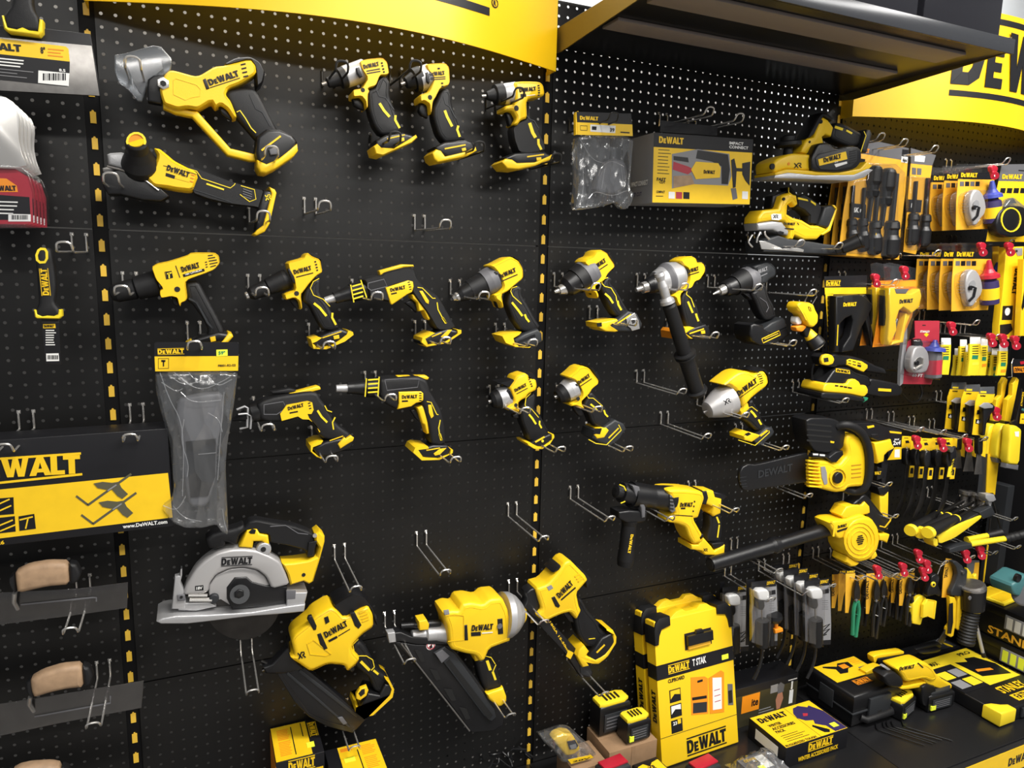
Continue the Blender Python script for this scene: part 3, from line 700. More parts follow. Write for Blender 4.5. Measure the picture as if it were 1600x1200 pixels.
t.s('foot_rim', Y, '-85 1020 -60 998 -20 1003 10 1025 120 1020 235 970 232 1000 120 1045 20 1065 -50 1060', -38, 32, 4); t.r(None, YC, '95 980 200 965', 8, 31); t.s(None, YC, '152 985 182 982 184 1002 155 1005', 29, 31.5, .5)
t.done()
# --- row 2
t = Tool('hammer_drill', 'big yellow hammer drill with hammer symbol, leftmost in the drill row', 'power tool', 1200, 580, .09, 'drills in the second row', fr=(0, 300, 4))
t.c('chuck', KR, '690 640 985 570', [(0, 30), (.02, 42), (.12, 60), (.5, 68), (.52, 60), (.55, 74), (.97, 84), (1, 80)], seg=28)
t.s('housing', Y, '948 468 985 445 1060 430 1170 395 1195 378 1340 378 1368 400 1373 445 1340 485 1280 510 1180 545 1160 565 1172 660 1160 680 1135 690 1128 715 1118 700 1108 660 1075 650 1010 662 1000 640 1000 612 1020 600 975 545', -34, 34, 11, 1)
t.t('DeWALT', '1140 500 1252 470', 34, 35, KC); t.s(None, KC, '1142 515 1275 478 1280 494 1148 532', 33, 34.8, 0); t.t('18V LITHIUM', '1160 521 1262 492', 9, 34.6, WH)
t.r(None, KC, '1030 500 1070 495 1080 535 1040 545 1030 500', 3, 34.8, .5); t.s(None, KC, '1035 500 1072 492 1082 535 1042 545', 33, 34.6, 0); t.r(None, YB, '1058 540 1056 508', 9, 35.4, .5); t.r(None, YB, '1044 512 1072 504', 9, 35.4, .5)
t.r(None, KD, '1098 460 1125 535', 5, 34.8, .5); vents(t, '1300 398 1330 394 1300 415 1345 408 1305 432 1355 424 1310 450 1360 440 1315 468 1350 458 1282 440 1294 436 1284 455 1296 452 1286 470 1298 467', KD, 34.8, 6)
t.b(None, KD, 1108, 608, 17, 33, 34.8)
t.s('grip', KR, '1150 575 1165 560 1240 555 1290 650 1340 740 1372 800 1400 860 1400 900 1370 920 1290 900 1300 860 1260 780 1200 700 1170 680', -20, 20, 10, 1)
t.r(None, G3, '1180 665 1230 690 1300 820 1330 850', 12, 20.5)
t.s('trigger', K, '1070 655 1108 660 1125 700 1100 715 1080 700', -9, 9, 4)
t.s('battery_foot', K, '1195 930 1230 905 1360 870 1420 880 1440 905 1400 935 1250 945 1200 945', -37, 30, 6)
t.s('foot_rim', Y, '1160 945 1190 925 1230 945 1380 935 1425 875 1450 885 1455 900 1410 950 1200 985 1165 965', -38, 32, 4); t.s(None, YC, '1312 908 1345 900 1350 930 1318 938', 29, 31.5, .5)
t.done()
t = Tool('drill_driver', 'yellow drill with long black chuck, second from the left in the drill row', 'power tool', 300, 560, .09, 'drills in the second row', fr=(400, 300, 4))
t.c('chuck', KR, '-50 645 200 540', [(0, 22), (.1, 44), (.46, 52), (.47, 44), (.5, 54), (.9, 66), (1, 62)], seg=28)
t.c('chuck_jaws', CH, '-68 652 -48 644', '0 12 .3 24 1 26')
t.s('housing', Y, '190 438 290 410 300 390 320 380 345 400 395 420 412 500 370 525 325 575 300 610 275 640 285 725 272 735 262 680 235 660 180 675 170 640 195 625 240 610 230 540 200 490', -29, 29, 9, 1)
t.t('DeWALT', '240 514 350 486', 28, 30, KC); t.r(None, KC, '252 532 358 505', 6, 30, .5); vents(t, '366 437 376 434 370 455 382 452 374 472 386 470 378 490 388 487', KD, 30, 9); t.s(None, K, '195 480 212 478 240 530 245 575 225 560', 20, 29.5, 2); t.b(None, KD, 254, 634, 15, 28, 29.7)
t.s('motor_cap', K, '320 385 350 380 395 400 415 440 418 490 400 500 395 425 345 405', -26, 26, 6)
t.s('grip', KR, '300 615 340 565 360 540 400 540 395 640 440 690 490 790 520 850 470 870 410 860 370 790 330 710 290 680', -19, 19, 9, 1)
t.r(None, YB, '395 540 358 560 340 600 360 645 420 670 462 715', 5, 20)
accent(t, '362 695 400 725 440 775', '478 755 476 785 500 830', 15, 13)
t.s('trigger', K, '205 670 255 660 268 690 272 730 235 715', -9, 9, 4)
t.s('battery_foot', K, '345 920 420 880 520 850 560 865 580 890 500 935 400 965 350 950', -37, 30, 6)
t.s('foot_rim', Y, '333 915 380 900 405 905 370 930 345 940 380 970 470 950 555 885 565 860 595 870 600 888 545 930 430 978 350 975', -38, 32, 4); t.r(None, YC, '415 912 535 872', 6, 31); t.s(None, YC, '483 900 518 892 522 915 488 922', 29, 31.5, .5)
t.done()
def screwgun(label, fr, dx, dy, off=None):
    t = Tool('drywall_screwgun', label, 'power tool', 800+dx, 600+dy, .09, 'long nosed screwguns', fr=fr); return t
t = screwgun('upper yellow and black drywall screwgun with long grey nose tip', (400, 300, 4), 0, 0)
t.c('nose_tip', GA, '430 680 500 660', '0 22 1 26')
t.c('nose_cone', K, '490 662 600 628', '0 38 .3 40 1 52')
t.c('depth_collar', K, '596 632 690 605', [(0, 58), (1, 62)], seg=24)
for k in range(4): t.r(None, YB, [602+k*2, 590+k*26, 665+k*2, 572+k*26], 9, 27)
t.r(None, YB, '592 580 612 690', 7, 26); t.r(None, YB, '655 550 692 660', 7, 28)
t.s('body', KR, '650 545 740 520 775 520 800 500 920 470 980 480 1000 540 1040 590 1120 640 1160 700 1215 800 1240 840 1200 865 1120 865 1060 760 985 660 960 620 960 560 830 590 840 690 720 665 700 650 690 615 670 560', -27, 27, 10, 1)
t.r(None, G2, '700 570 800 545 820 590 720 615 700 600 700 570', 5, 27.6)
t.s('belt_clip', Y, '765 492 910 452 980 455 985 468 920 472 790 522 772 522', -8, 14, 3)
t.s('housing_panel', Y, '808 598 950 552 980 560 985 590 975 625 945 640 850 705 840 700', 20, 30, 3)
t.t('DeWALT', '842 624 936 604', 22, 30.3, KC); t.r(None, KC, '845 638 880 630', 9, 30.5, .5); vents(t, '948 565 962 562 952 580 966 577 956 595 970 592 958 610 972 607', KD, 30.4, 6)
t.s('trigger_guard', Y, '965 640 1000 635 1020 640 1060 700 1055 735 1082 790 1075 800 1062 790 1040 740 1010 745 1000 690 970 665', -14, 23, 4)
t.s('trigger', K, '925 690 970 672 1000 700 1008 740 1000 755 970 725', -9, 9, 4)
t.s(None, YC, '1020 618 1040 618 1080 680 1078 700 1060 690', 24, 28.5, .5); t.r('piping', YB, '1010 596 1040 600 1105 665 1122 664', 5, 28.3); t.r(None, YB, '1132 690 1138 735 1162 780 1192 820', 6, 28.3); t.r(None, YB, '1165 785 1188 820', 13, 28.3)
t.s('battery_foot', K, '1010 930 1080 880 1180 850 1240 860 1260 890 1150 945 1060 960 1020 950', -37, 30, 6)
t.s('foot_rim', Y, '1020 905 1085 870 1105 878 1045 915 1060 945 1160 935 1240 880 1238 855 1268 860 1268 880 1180 940 1050 965 1015 935', -38, 32, 4); t.s(None, YC, '1155 905 1200 862 1225 860 1200 895 1175 920', 29, 31.8, .5); t.r(None, YC, '1100 905 1160 880', 6, 31.5)
t.done()
t = Tool('drill_driver', 'yellow drill with grey collar just left of the mid post, drill row', 'power tool', 1600, 620, .09, 'drills in the second row', fr=(400, 300, 4))
t.ax = (1230, 668, .93)
t.c('chuck', K, '1265 650 1345 610', '0 36 .3 46 1 58', seg=28); t.c('chuck_jaws', CH, '1230 668 1275 646', '0 12 .3 20 .5 28 1 34')
t.c('clutch_ring', KR, '1340 612 1440 565', '0 60 1 74', seg=24); t.c('gear_collar', G2, '1435 568 1510 530', '0 78 .5 84 1 84', seg=24)
t.s('housing', Y, '1450 460 1490 445 1555 410 1580 405 1625 430 1655 480 1655 540 1600 585 1560 620 1520 640 1535 720 1520 725 1508 690 1480 670 1470 640 1500 630 1530 590 1510 530 1480 490', -30, 30, 9, 1)
t.t('DeWALT', '1522 543 1628 498', 28, 31, KC); t.r(None, KC, '1530 560 1635 515', 6, 31, .5); t.s(None, K, '1488 500 1510 495 1535 545 1530 575 1508 555', 20, 30.5, 2)
t.s('motor_cap', K, '1600 405 1640 420 1665 470 1665 530 1650 540 1640 480 1620 430', -27, 27, 6)
t.s('grip', KR, '1570 640 1590 595 1630 580 1655 600 1650 640 1680 690 1735 790 1770 840 1720 880 1650 870 1600 800 1560 700', -19, 19, 9, 1)
t.r(None, YB, '1632 590 1600 600 1592 620 1605 650 1660 700', 5, 20)
accent(t, '1600 690 1640 740 1665 775', '1680 765 1690 790 1708 812', 13, 12)
t.s('trigger', K, '1488 670 1515 680 1530 720 1520 730 1500 715', -9, 9, 4)
t.s('battery', G3, '1590 920 1660 880 1740 850 1765 880 1770 930 1700 965 1620 965', -38, 32, 6); t.r(None, K, '1640 940 1745 895', 16, 32.6)
t.s('foot_rim', Y, '1515 895 1560 880 1640 870 1625 890 1590 910 1600 945 1680 962 1700 958 1690 970 1600 965 1540 940', -38, 30, 4)
t.done()
# --- row 3
t = Tool('cut_out_saw', 'black and yellow cordless saw tool with open wire jaw, left of the lower screwgun', 'power tool', 200, 200, .09, fr=(400, 600, 4))
t.c('blade_nose', K, '-150 225 -60 195', '0 8 .4 20 1 40'); t.tb('wire_jaw', GA, [(-120, 160, 5), (-70, 140, 8), (-50, 150, 10), (-55, 270, 10), (-100, 280, 5)], 2.5); t.tb(None, GA, [(-110, 190, 12), (-60, 185, 14), (-30, 200, 14), (-35, 280, 12)], 2.2)
t.c('gear_nose', K, '-30 180 60 155', '0 62 1 76', seg=24)
t.s('body', KR, '0 120 40 95 120 70 330 40 380 50 400 90 440 140 470 210 520 260 580 300 600 340 480 350 400 330 330 230 300 200 180 230 60 230 20 210', -26, 26, 10, 1)
t.r(None, G2, '50 130 170 110 190 150 130 190 50 190 50 130', 5, 26.6)
t.s('belt_clip', Y, '112 82 380 10 400 18 402 32 150 102 120 110', -8, 16, 3); t.s(None, KR, '90 45 210 25 250 35 240 55 100 62', -6, 12, 3)
t.s('housing_panel', Y, '150 185 190 130 320 105 350 115 358 160 345 185 320 185 330 210 400 295 395 300 370 250 330 220 290 218 260 200 160 228', 16, 30, 4)
t.t('DeWALT', '202 165 300 140', 22, 30.3, KC); t.r(None, KC, '210 182 262 172', 9, 30.5, .5); vents(t, '325 122 340 118 328 138 343 134 332 155 346 151', KD, 30.5, 7)
t.s('trigger', K, '315 215 350 235 395 290 385 305 350 260', -9, 12, 4)
t.s('battery_foot', K, '345 390 420 350 480 335 560 320 600 360 580 390 450 440 380 440', -37, 30, 6)
t.s('foot_rim', Y, '330 370 380 345 412 345 400 365 350 385 345 410 410 460 370 445 330 410', -38, 30, 4)
t.s('foot_clip', Y, '510 375 550 330 560 340 590 320 612 335 605 355 570 375 525 405', 20, 34, 3)
t.r('piping', YB, '430 135 445 165 475 175', 6, 27); t.r(None, YB, '385 165 410 205 445 240', 13, 27); t.r(None, YB, '495 208 478 240 485 285', 8, 27); t.r(None, YC, '460 355 545 325', 6, 31)
t.done()
t = screwgun('lower yellow and black drywall screwgun, hung nearly level above the seam', (400, 600, 4), 50, -500)
t.c('nose_tip', GA, '500 28 575 26', '0 22 1 26')
t.c('nose_cone', K, '570 26 690 22', '0 36 .3 38 1 50')
t.c('depth_collar', K, '690 25 775 20', [(0, 58), (1, 62)], seg=24)
for k in range(4): t.r(None, YB, [700, -25+k*26, 765, -30+k*26], 9, 27)
t.r(None, YB, '690 -35 682 80', 7, 26); t.r(None, YB, '770 -45 762 80', 7, 28)
t.s('body', KR, '760 -35 830 -45 880 -45 1000 -55 1060 -30 1080 40 1110 90 1150 160 1170 250 1180 360 1140 380 1080 370 1070 280 1050 200 1030 130 1000 60 885 80 885 160 800 120 770 80', -27, 27, 10, 1)
t.r(None, G2, '805 -25 905 -32 1020 -30 1010 20 820 40 805 -25', 5, 27.6)
t.s('belt_clip', Y, '878 -52 1060 -55 1078 -42 1070 -28 900 -28 880 -35', -8, 14, 3)
t.s('housing_panel', Y, '890 48 1030 45 1045 58 1045 100 1030 112 1000 118 970 140 882 158 892 120', 20, 30, 3)
t.t('DeWALT', '912 92 1008 88', 22, 30.3, KC); t.r(None, KC, '912 108 950 106', 10, 30.5, .5); vents(t, '1020 58 1035 58 1020 73 1035 73 1020 88 1035 88 1020 103 1035 103', KD, 30.4, 6)
t.s('trigger_guard', Y, '1000 145 1030 130 1055 150 1085 210 1085 240 1070 250 1075 305 1060 308 1045 250 1030 240 1005 160', -14, 23, 4)
t.s('trigger', K, '960 158 1000 155 1020 190 1025 240 995 215', -9, 9, 4)
t.s(None, YC, '1075 130 1095 130 1110 200 1095 215 1080 180', 24, 28.5, .5); t.r('piping', YB, '1068 110 1095 115 1130 190 1140 192', 5, 28.3); t.r(None, YB, '1152 225 1142 275 1150 330 1165 352', 6, 28.3); t.r(None, YB, '1148 312 1160 352', 14, 28.3)
t.s('battery_foot', K, '980 405 1040 385 1090 370 1180 370 1200 400 1190 430 1120 460 1040 455', -37, 30, 6)
t.s('foot_rim', Y, '978 385 1000 375 1062 380 1065 392 1000 400 1030 445 1120 450 1195 425 1200 395 1215 400 1212 420 1130 462 1020 465 965 415', -38, 32, 4); t.s(None, YC, '1110 435 1150 405 1190 400 1150 440 1120 448', 29, 31.8, .5); t.r(None, YC, '1065 415 1150 400', 6, 31.5)
t.done()
t = Tool('impact_wrench', 'left of the two small silver-nosed impact wrenches, next to the mid post', 'power tool', 330, 330, .09, 'small silver-nosed impact wrenches', fr=(750, 570, 4.8))
t.ax = (62, 278, .88)
t.c('square_drive', ST, '62 278 120 262', '0 15 .6 15 .62 26 1 30'); t.c('nose_bumper', KR, '85 272 160 248', '0 44 .3 62 .8 72 1 74', seg=24); t.c('gear_case', GA, '150 252 230 225', '0 74 .5 80 1 80', seg=24)
t.s('housing', Y, '200 165 240 110 255 80 320 55 345 70 350 100 400 100 410 150 400 185 340 215 330 240 290 260 270 280 280 350 262 345 180 330 200 300 240 270 215 200', -28, 28, 9, 1)
t.t('DeWALT', '265 204 352 158', 24, 29, KC); t.r(None, KC, '275 218 358 175', 6, 29, .5); vents(t, '366 110 376 106 372 128 382 124 378 146 390 142 384 162 395 158', KD, 29, 9); t.s(None, K, '206 190 222 184 250 245 245 262 228 255', 20, 28.6, 2); t.b(None, KD, 270, 303, 14, 27, 28.7)
t.s('motor_cap', K, '130 130 240 105 300 65 345 45 385 60 412 110 405 150 360 90 300 80 240 125 205 165', -26, 24, 6)
t.s('grip', KR, '290 320 330 270 345 240 380 215 410 180 408 250 400 320 440 370 475 440 500 490 505 530 440 590 360 570 330 490 300 420', -19, 19, 9, 1)
t.r(None, YB, '382 212 345 250 338 300 350 325 385 330 440 395', 5, 20); accent(t, '368 372 395 405 420 445', '448 420 446 445 462 475', 14, 12)
t.s('trigger', K, '240 375 285 350 290 400 270 400 245 395', -9, 9, 4)
t.s('battery_foot', K, '350 575 420 540 500 505 525 520 510 560 440 605 380 600', -37, 30, 5)
t.s('foot_rim', Y, '326 572 350 568 410 600 450 600 510 550 510 508 530 510 532 530 500 580 440 620 380 618 335 590', -38, 32, 4); t.r(None, YC, '415 580 485 540', 12, 31.5); t.b(None, YB, 470, 572, 10, 29, 31.5)
t.done()
# ================================================================ TOOLS, BAY 2 AND LOWER ROWS
t = Tool('impact_wrench', 'right of the two small silver-nosed impact wrenches, with a yellow light window on its foot', 'power tool', 780, 330, .09, 'small silver-nosed impact wrenches', fr=(750, 570, 4.8))
t.ax = (558, 245, .84)
t.c('square_drive', ST, '558 245 610 222', '0 15 .6 15 .62 26 1 30'); t.c('nose_bumper', KR, '585 240 660 195', '0 44 .3 58 .8 68 1 70', seg=24); t.c('gear_case', GA, '650 200 730 150', '0 70 .5 80 1 82', seg=24)
t.s('housing', Y, '640 90 690 50 725 15 760 5 800 20 830 60 870 110 865 140 820 175 800 210 770 240 740 270 765 325 750 325 700 300 665 305 670 285 720 265 745 210 720 150 690 110', -29, 29, 9, 1)
t.t('DeWALT', '742 148 828 88', 26, 30, KC); t.r(None, KC, '755 160 838 104', 6, 30, .5); t.s(None, K, '712 145 728 140 760 185 755 205 735 195', 20, 29.6, 2); t.b(None, KD, 738, 255, 14, 27, 29.6)
t.s('motor_cap', K, '790 5 830 20 870 70 885 105 875 130 860 105 825 45 800 20', -27, 27, 5)
t.s('grip', KR, '765 290 790 240 800 210 830 200 850 225 900 280 940 330 980 420 960 470 880 470 830 440 800 360 780 340', -19, 19, 9, 1)
t.r(None, YB, '805 195 795 215 815 250 850 250 920 310', 5, 20.2); accent(t, '830 295 860 320 880 345', '930 340 940 370 960 390', 13, 12)
t.s('trigger', K, '690 305 740 315 765 340 770 380 740 385 710 350', -9, 9, 4)
t.s('battery_foot', G3, '830 480 900 460 985 400 1050 430 1070 470 1010 560 950 600 860 570 815 540', -37, 30, 6)
t.s('light_window', Y, '828 515 862 465 920 460 940 480 905 535 850 545', -36, 32, 4); t.s(None, KC, '845 515 868 480 915 476 900 520', 31, 32.6, 0)
t.r('foot_rim', YB, '815 560 870 590 950 600 1060 490 1040 450', 6, 30.6); t.r(None, YC, '965 550 1040 475', 9, 30.8)
t.done()
# --- drills right of the mid post
t = Tool('drill_driver', 'first yellow drill right of the mid post, with a silver clip on its foot', 'power tool', 520, 580, .09, 'drills in the second row', fr=(800, 300, 4))
t.ax = (265, 625, .9)
t.c('chuck_jaws', CH, '265 625 340 600', '0 8 .15 12 .4 14 .42 26 .8 36 1 40'); t.c('chuck', K, '330 603 420 545', '0 42 .25 62 1 74', seg=28)
t.c('clutch_ring', KR, '412 552 470 510', '0 80 1 84', seg=24); t.c('gear_collar', G2, '465 515 530 470', '0 86 .6 86 1 80', seg=24)
t.s('housing', Y, '430 440 450 415 490 400 505 370 540 360 575 380 585 400 620 450 622 470 580 510 560 550 530 570 500 590 525 640 520 665 510 660 500 630 470 610 440 620 430 610 490 585 510 540 490 500', -28, 28, 9, 1)
t.t('DeWALT', '512 490 590 435', 26, 29, KC); t.r(None, KC, '520 504 598 452', 6, 29, .5); t.s(None, K, '482 480 498 474 520 510 520 535 500 525', 18, 28.6, 2)
t.s('motor_cap', K, '575 378 600 385 628 440 625 480 612 490 610 445', -26, 25, 6)
t.s('grip', KR, '545 600 560 560 590 520 615 545 605 570 640 610 680 680 715 740 740 760 700 790 640 780 600 720 570 660', -19, 19, 9, 1)
t.r(None, YB, '600 535 565 545 562 570 580 590 620 600 650 650 655 680', 5, 20.2); accent(t, '582 635 610 660 632 695', '660 680 665 705 684 738', 12, 12)
t.s('trigger', K, '488 625 512 630 515 660 500 655', -9, 9, 3)
t.s('battery_foot', G3, '570 835 640 790 700 740 755 755 790 820 780 850 720 870 640 870', -38, 32, 6)
t.s('battery_front', Y, '515 815 580 800 630 790 640 805 590 830 640 865 620 872 560 868 520 845', -37, 33, 4); t.s(None, KC, '530 820 560 815 562 840 535 842', 32, 33.6, 0)
t.r(None, YC, '650 828 745 765', 8, 33); t.s('clip', CH, '715 790 765 755 790 800 798 855 750 868 740 850 720 835', 32, 36, 1); t.s(None, KD, '742 795 760 785 772 812 755 825', 36, 36.6, 0)
t.done()
t = Tool('hammer_drill', 'yellow hammer drill with grey gear case and very long black side handle', 'power tool', 1080, 600, .09, fr=(800, 300, 4))
t.ax = (775, 612, .95)
t.c('chuck_jaws', CH, '775 612 850 590', '0 14 .2 16 .5 18 .52 34 1 38'); t.c('chuck', K, '845 590 930 560', '0 44 .3 52 1 58', seg=28)
t.c('gear_case', GA, '905 565 1062 512', [(0, 66), (.3, 84, G2), (.45, 98, G2), (.5, 100, GA), (.9, 84), (1, 76)], seg=32)
t.s('housing', Y, '1030 430 1060 410 1100 400 1125 410 1135 440 1170 440 1185 470 1182 500 1150 550 1120 560 1100 600 1060 610 1030 640 1035 700 1025 712 1010 690 1000 660 980 650 1000 630 1040 610 1070 590 1085 540 1080 480 1050 460', -29, 29, 8, 1)
t.t('DeWALT', '1100 508 1168 488', 24, 30, KC); t.r(None, KC, '1104 520 1170 500', 6, 30, .5); t.s(None, K, '1078 480 1092 478 1100 530 1085 535', 20, 30, 1); t.s('motor_cap', K, '1100 430 1120 415 1180 440 1195 480 1185 530 1175 450', -27, 24, 5)
t.s('grip', KR, '1050 640 1080 600 1100 610 1100 650 1140 700 1170 800 1180 830 1130 860 1080 850 1060 780 1040 700', -19, 19, 9, 1)
t.r(None, YB, '1095 620 1090 640 1120 665 1140 720', 5, 20.2); accent(t, '1100 685 1115 720 1130 755', '1150 760 1155 780 1166 808', 12, 12)
t.s('battery_foot', K, '1060 870 1120 840 1180 820 1205 840 1215 880 1190 915 1110 922 1070 900', -37, 30, 6)
t.s('foot_rim', Y, '1050 845 1090 838 1115 845 1080 865 1060 880 1100 915 1085 915 1045 880', -38, 31, 4); t.r(None, YC, '1110 885 1200 855', 8, 31); t.s(None, YC, '1180 870 1205 864 1208 884 1184 888', 29, 31.5, .5)
t.s('battery_front', OR, '985 870 1000 850 1012 900 1015 918 990 915', -36, 26, 3)
t.c('handle_clamp', GA, '925 500 985 700', '0 24 .1 28 .25 20 .45 26 .8 24 .9 38 1 40', w=62)
del t.ax
t.c('side_handle', KR, '980 700 1160 1260', [(0, 30), (.02, 36), (.52, 38), (.53, 60), (.545, 60), (.55, 46), (.56, 58), (.575, 58), (.58, 44), (.95, 42), (.96, 60), (1, 50)], w=62, w2=20, seg=24)
t.done()
t = Tool('drill_driver', 'all-black drill with grey collar and black battery, right end of the drill row', 'power tool', 700, 500, .09, 'drills in the second row', fr=(1080, 390, 7.06))
t.ax = (240, 492, .92)
t.c('chuck_jaws', CH, '240 492 380 430', '0 8 .3 16 .5 20 .52 44 1 56'); t.c('chuck', K, '375 435 500 385', '0 70 .2 84 1 96', seg=28)
t.c('clutch_ring', KR, '490 390 620 325', '0 104 1 124', seg=24); t.c('gear_collar', G2, '615 330 720 290', '0 130 .5 134 1 120', seg=24)
t.s('housing', G3, '640 190 700 160 800 130 850 150 890 200 900 260 880 300 820 330 790 370 700 400 690 380 720 330 690 260', -28, 28, 8, 1)
t.t('DeWALT', '700 285 845 225', 40, 29, GR); t.r(None, GR, '720 315 840 262', 8, 29, .5); t.s(None, K, '675 275 700 268 725 330 718 350 695 340', 18, 28.6, 2)
t.s('grip', KR, '640 480 700 440 770 370 800 400 830 520 880 600 905 700 915 740 830 780 780 770 730 690 690 580', -19, 19, 9, 1); t.r(None, G2, '760 530 830 580 855 640 830 690', 6, 20.2)
t.s('trigger', K, '560 470 640 480 670 520 660 560 620 540', -9, 9, 4)
t.s('battery_foot', G3, '740 870 830 800 960 745 985 770 1000 850 830 930 770 910', -38, 32, 6)
t.s('battery', K, '600 830 640 805 740 830 760 880 830 930 1000 850 1030 940 820 1060 700 1050 620 1000 590 930', -40, 34, 7)
t.r('battery_stripe', YC, '780 985 970 895 985 940 795 1030 780 985', 9, 35); t.r(None, YC, '810 990 960 925', 7, 35)
t.done()
t = Tool('impact_wrench', 'big yellow impact wrench with broad silver cone nose', 'power tool', 640, 560, .09, fr=(1080, 560, 8))
t.ax = (150, 680, .84)
t.c('square_drive', ST, '150 680 240 640', '0 18 .8 18 .82 28 1 28'); t.c('gear_case', SG, '205 640 540 470', [(0, 66), (.02, 90), (.2, 116), (.45, 150), (.7, 176), (.72, 170), (.98, 178), (1, 170)], seg=36)
XRm(t, 400, 530, 80, 60, 64, KC, .45)
t.s('housing', Y, '330 320 400 260 520 170 600 145 680 160 730 195 800 150 860 150 900 210 915 290 880 350 770 430 700 490 640 560 600 600 585 560 560 460 480 370 420 330', -34, 34, 12, 1)
t.t('DeWALT', '590 478 830 300', 62, 35, KC); t.r(None, KC, '610 492 850 318', 8, 35, .5)
vents(t, '815 180 850 170 830 205 870 195 840 232 885 220 852 260 893 246 860 290 900 274 862 318 898 300', KC, 35, 9); t.s(None, K, '498 440 520 425 585 530 580 560 550 565 520 510', 22, 35, 3)
t.s('motor_cap', K, '750 150 830 110 890 140 925 220 930 320 905 350 918 280 900 190 850 145 790 155', -32, 30, 6)
t.s('trigger_guard', Y, '450 660 540 610 640 560 680 550 700 620 650 670 620 700 605 720 590 660 560 640 490 668', -14, 22, 4); t.b(None, KD, 620, 588, 28, 20, 23)
t.s('grip', KR, '610 720 650 670 700 600 690 540 740 500 760 560 830 650 850 740 890 820 950 850 880 900 800 900 760 860 700 800 640 760', -20, 20, 10, 1)
t.r(None, YB, '720 520 690 550 710 620 760 605 830 660', 8, 21.2); accent(t, '745 655 780 690 812 735', '845 765 855 790 878 828', 26, 22, 21.2)
t.s('battery_foot', G3, '720 1010 800 930 880 850 960 850 985 900 970 940 830 1070 780 1080', -37, 30, 6)
t.s('light_window', Y, '602 955 680 905 800 940 800 960 700 1030 610 1005', -36, 31, 4); t.s(None, KC, '670 945 720 925 750 945 700 970', 30, 31.6, 0)
t.r('foot_rim', YB, '590 1020 700 1055 800 1088 980 925 970 900', 8, 30.6); t.r(None, YC, '865 970 955 900', 22, 31)
t.done()
# --- circular saw
t = Tool('circular_saw', 'circular saw with silver blade guard and yellow rear handle', 'power tool', 800, 700, .09, fr=(240, 800, 5.714))
t.s('saw_blade', DS, ' '.join('%.0f %.0f' % (790+345*math.cos(a*math.pi/18), 790+350*math.sin(a*math.pi/18)) for a in range(36)), -8, -5, .5)
t.s('lower_guard', K, ' '.join('%.0f %.0f' % (790+330*math.cos(a*math.pi/14), 800+270*math.sin(a*math.pi/14)) for a in range(15)), -16, -10, 2)
t.s('blade_guard', SG, '260 720 300 620 370 500 450 420 560 345 690 315 800 312 920 325 1040 375 1130 430 1180 540 1210 630 1050 670 1000 560 920 500 800 478 680 490 560 540 500 620 490 690 440 715 320 722', -18, 26, 8, 1)
t.t('DeWALT', '604 474 880 460', 58, 27, KC, 3); t.s(None, KC, '370 660 444 652 446 698 372 702', 24, 26.6, 0); t.t('18V', '382 694 436 688', 24, 27, WH)
t.s('inner_guard', SG, '490 700 495 640 560 545 680 490 800 480 910 500 990 560 1040 650 930 680 880 760 700 830 600 770 500 770', -16, 16, 4)
t.s('arbor_housing', K, '650 660 720 570 830 565 880 610 1000 640 1190 650 1180 820 860 840 700 860 650 760', -14, 19, 4)
t.c('arbor_bolt', G3, '770 735 771 736', [(0, 90), (1, 90)], w=40, w2=10) ; t.b(None, K, 765, 735, 42, 38, 44, 6, rim=2); t.b(None, KD, 765, 735, 20, 44, 45, 6)
t.s('base_plate', GA, '30 930 80 900 200 880 480 872 860 850 1170 800 1340 780 1330 845 1100 868 860 885 440 935 300 950 70 950', -55, 34, 3)
t.s('bevel_bracket', GA, '160 860 190 570 230 560 255 500 255 560 240 620 270 690 290 780 280 860', 4, 22, 3); t.s(None, G2, '210 740 280 735 285 790 215 795', 22, 27, 2); t.b(None, KD, 248, 762, 12, 27, 28)
t.tb('front_rods', CH, [(310, 745, 22), (480, 745, 22)], 4); t.tb(None, CH, [(320, 785, 22), (520, 785, 22)], 5); t.b(None, G3, 540, 780, 40, 10, 26, rim=2); t.s(None, GA, '220 800 500 790 560 830 380 870 220 865', -10, 20, 3)
t.s('rear_bracket', GA, '1180 690 1365 690 1340 790 1180 810', -30, 30, 3); t.s(None, G2, '1185 700 1270 700 1265 775 1185 780', 28, 31, 1)
t.b('depth_knob', GA, 985, 340, 62, -10, 24, rim=3); t.b(None, KD, 980, 335, 22, 24, 25)
t.s('handle', KR, '800 130 850 70 920 58 1060 85 1240 110 1380 160 1420 180 1440 260 1440 390 1370 400 1350 330 1200 290 1080 270 1030 260 1020 190 940 180 900 140 850 150 770 180 740 150', -20, 20, 10, 1)
t.r(None, G2, '1040 130 1180 120 1290 190 1380 200', 7, 21)
t.s('front_handle', KR, '460 230 520 180 600 160 730 130 800 100 820 150 760 200 740 290 640 250 640 290 560 320 490 310', -16, 26, 10, 1)
t.s('yellow_frame', Y, '760 300 830 150 920 135 945 180 1020 195 1030 290 960 250 890 250 880 310', -16, 22, 5); t.s(None, K, '848 180 880 150 915 160 905 195 865 195', 20, 23, 1)
t.s('trigger', K, '885 270 940 245 1010 270 1030 310 1010 330 940 300 890 310', -9, 9, 4)
t.s('rear_housing', Y, '1140 440 1250 430 1380 410 1450 380 1470 300 1430 240 1430 180 1470 150 1520 200 1520 250 1480 400 1420 600 1380 625 1330 600 1215 635 1190 540', -26, 26, 7)
t.s(None, K, '1385 270 1460 255 1420 390 1370 400', 20, 27, 2); t.b(None, CH, 1440, 212, 18, 24, 28); t.b(None, KD, 1340, 562, 16, 25, 27)
t.done()
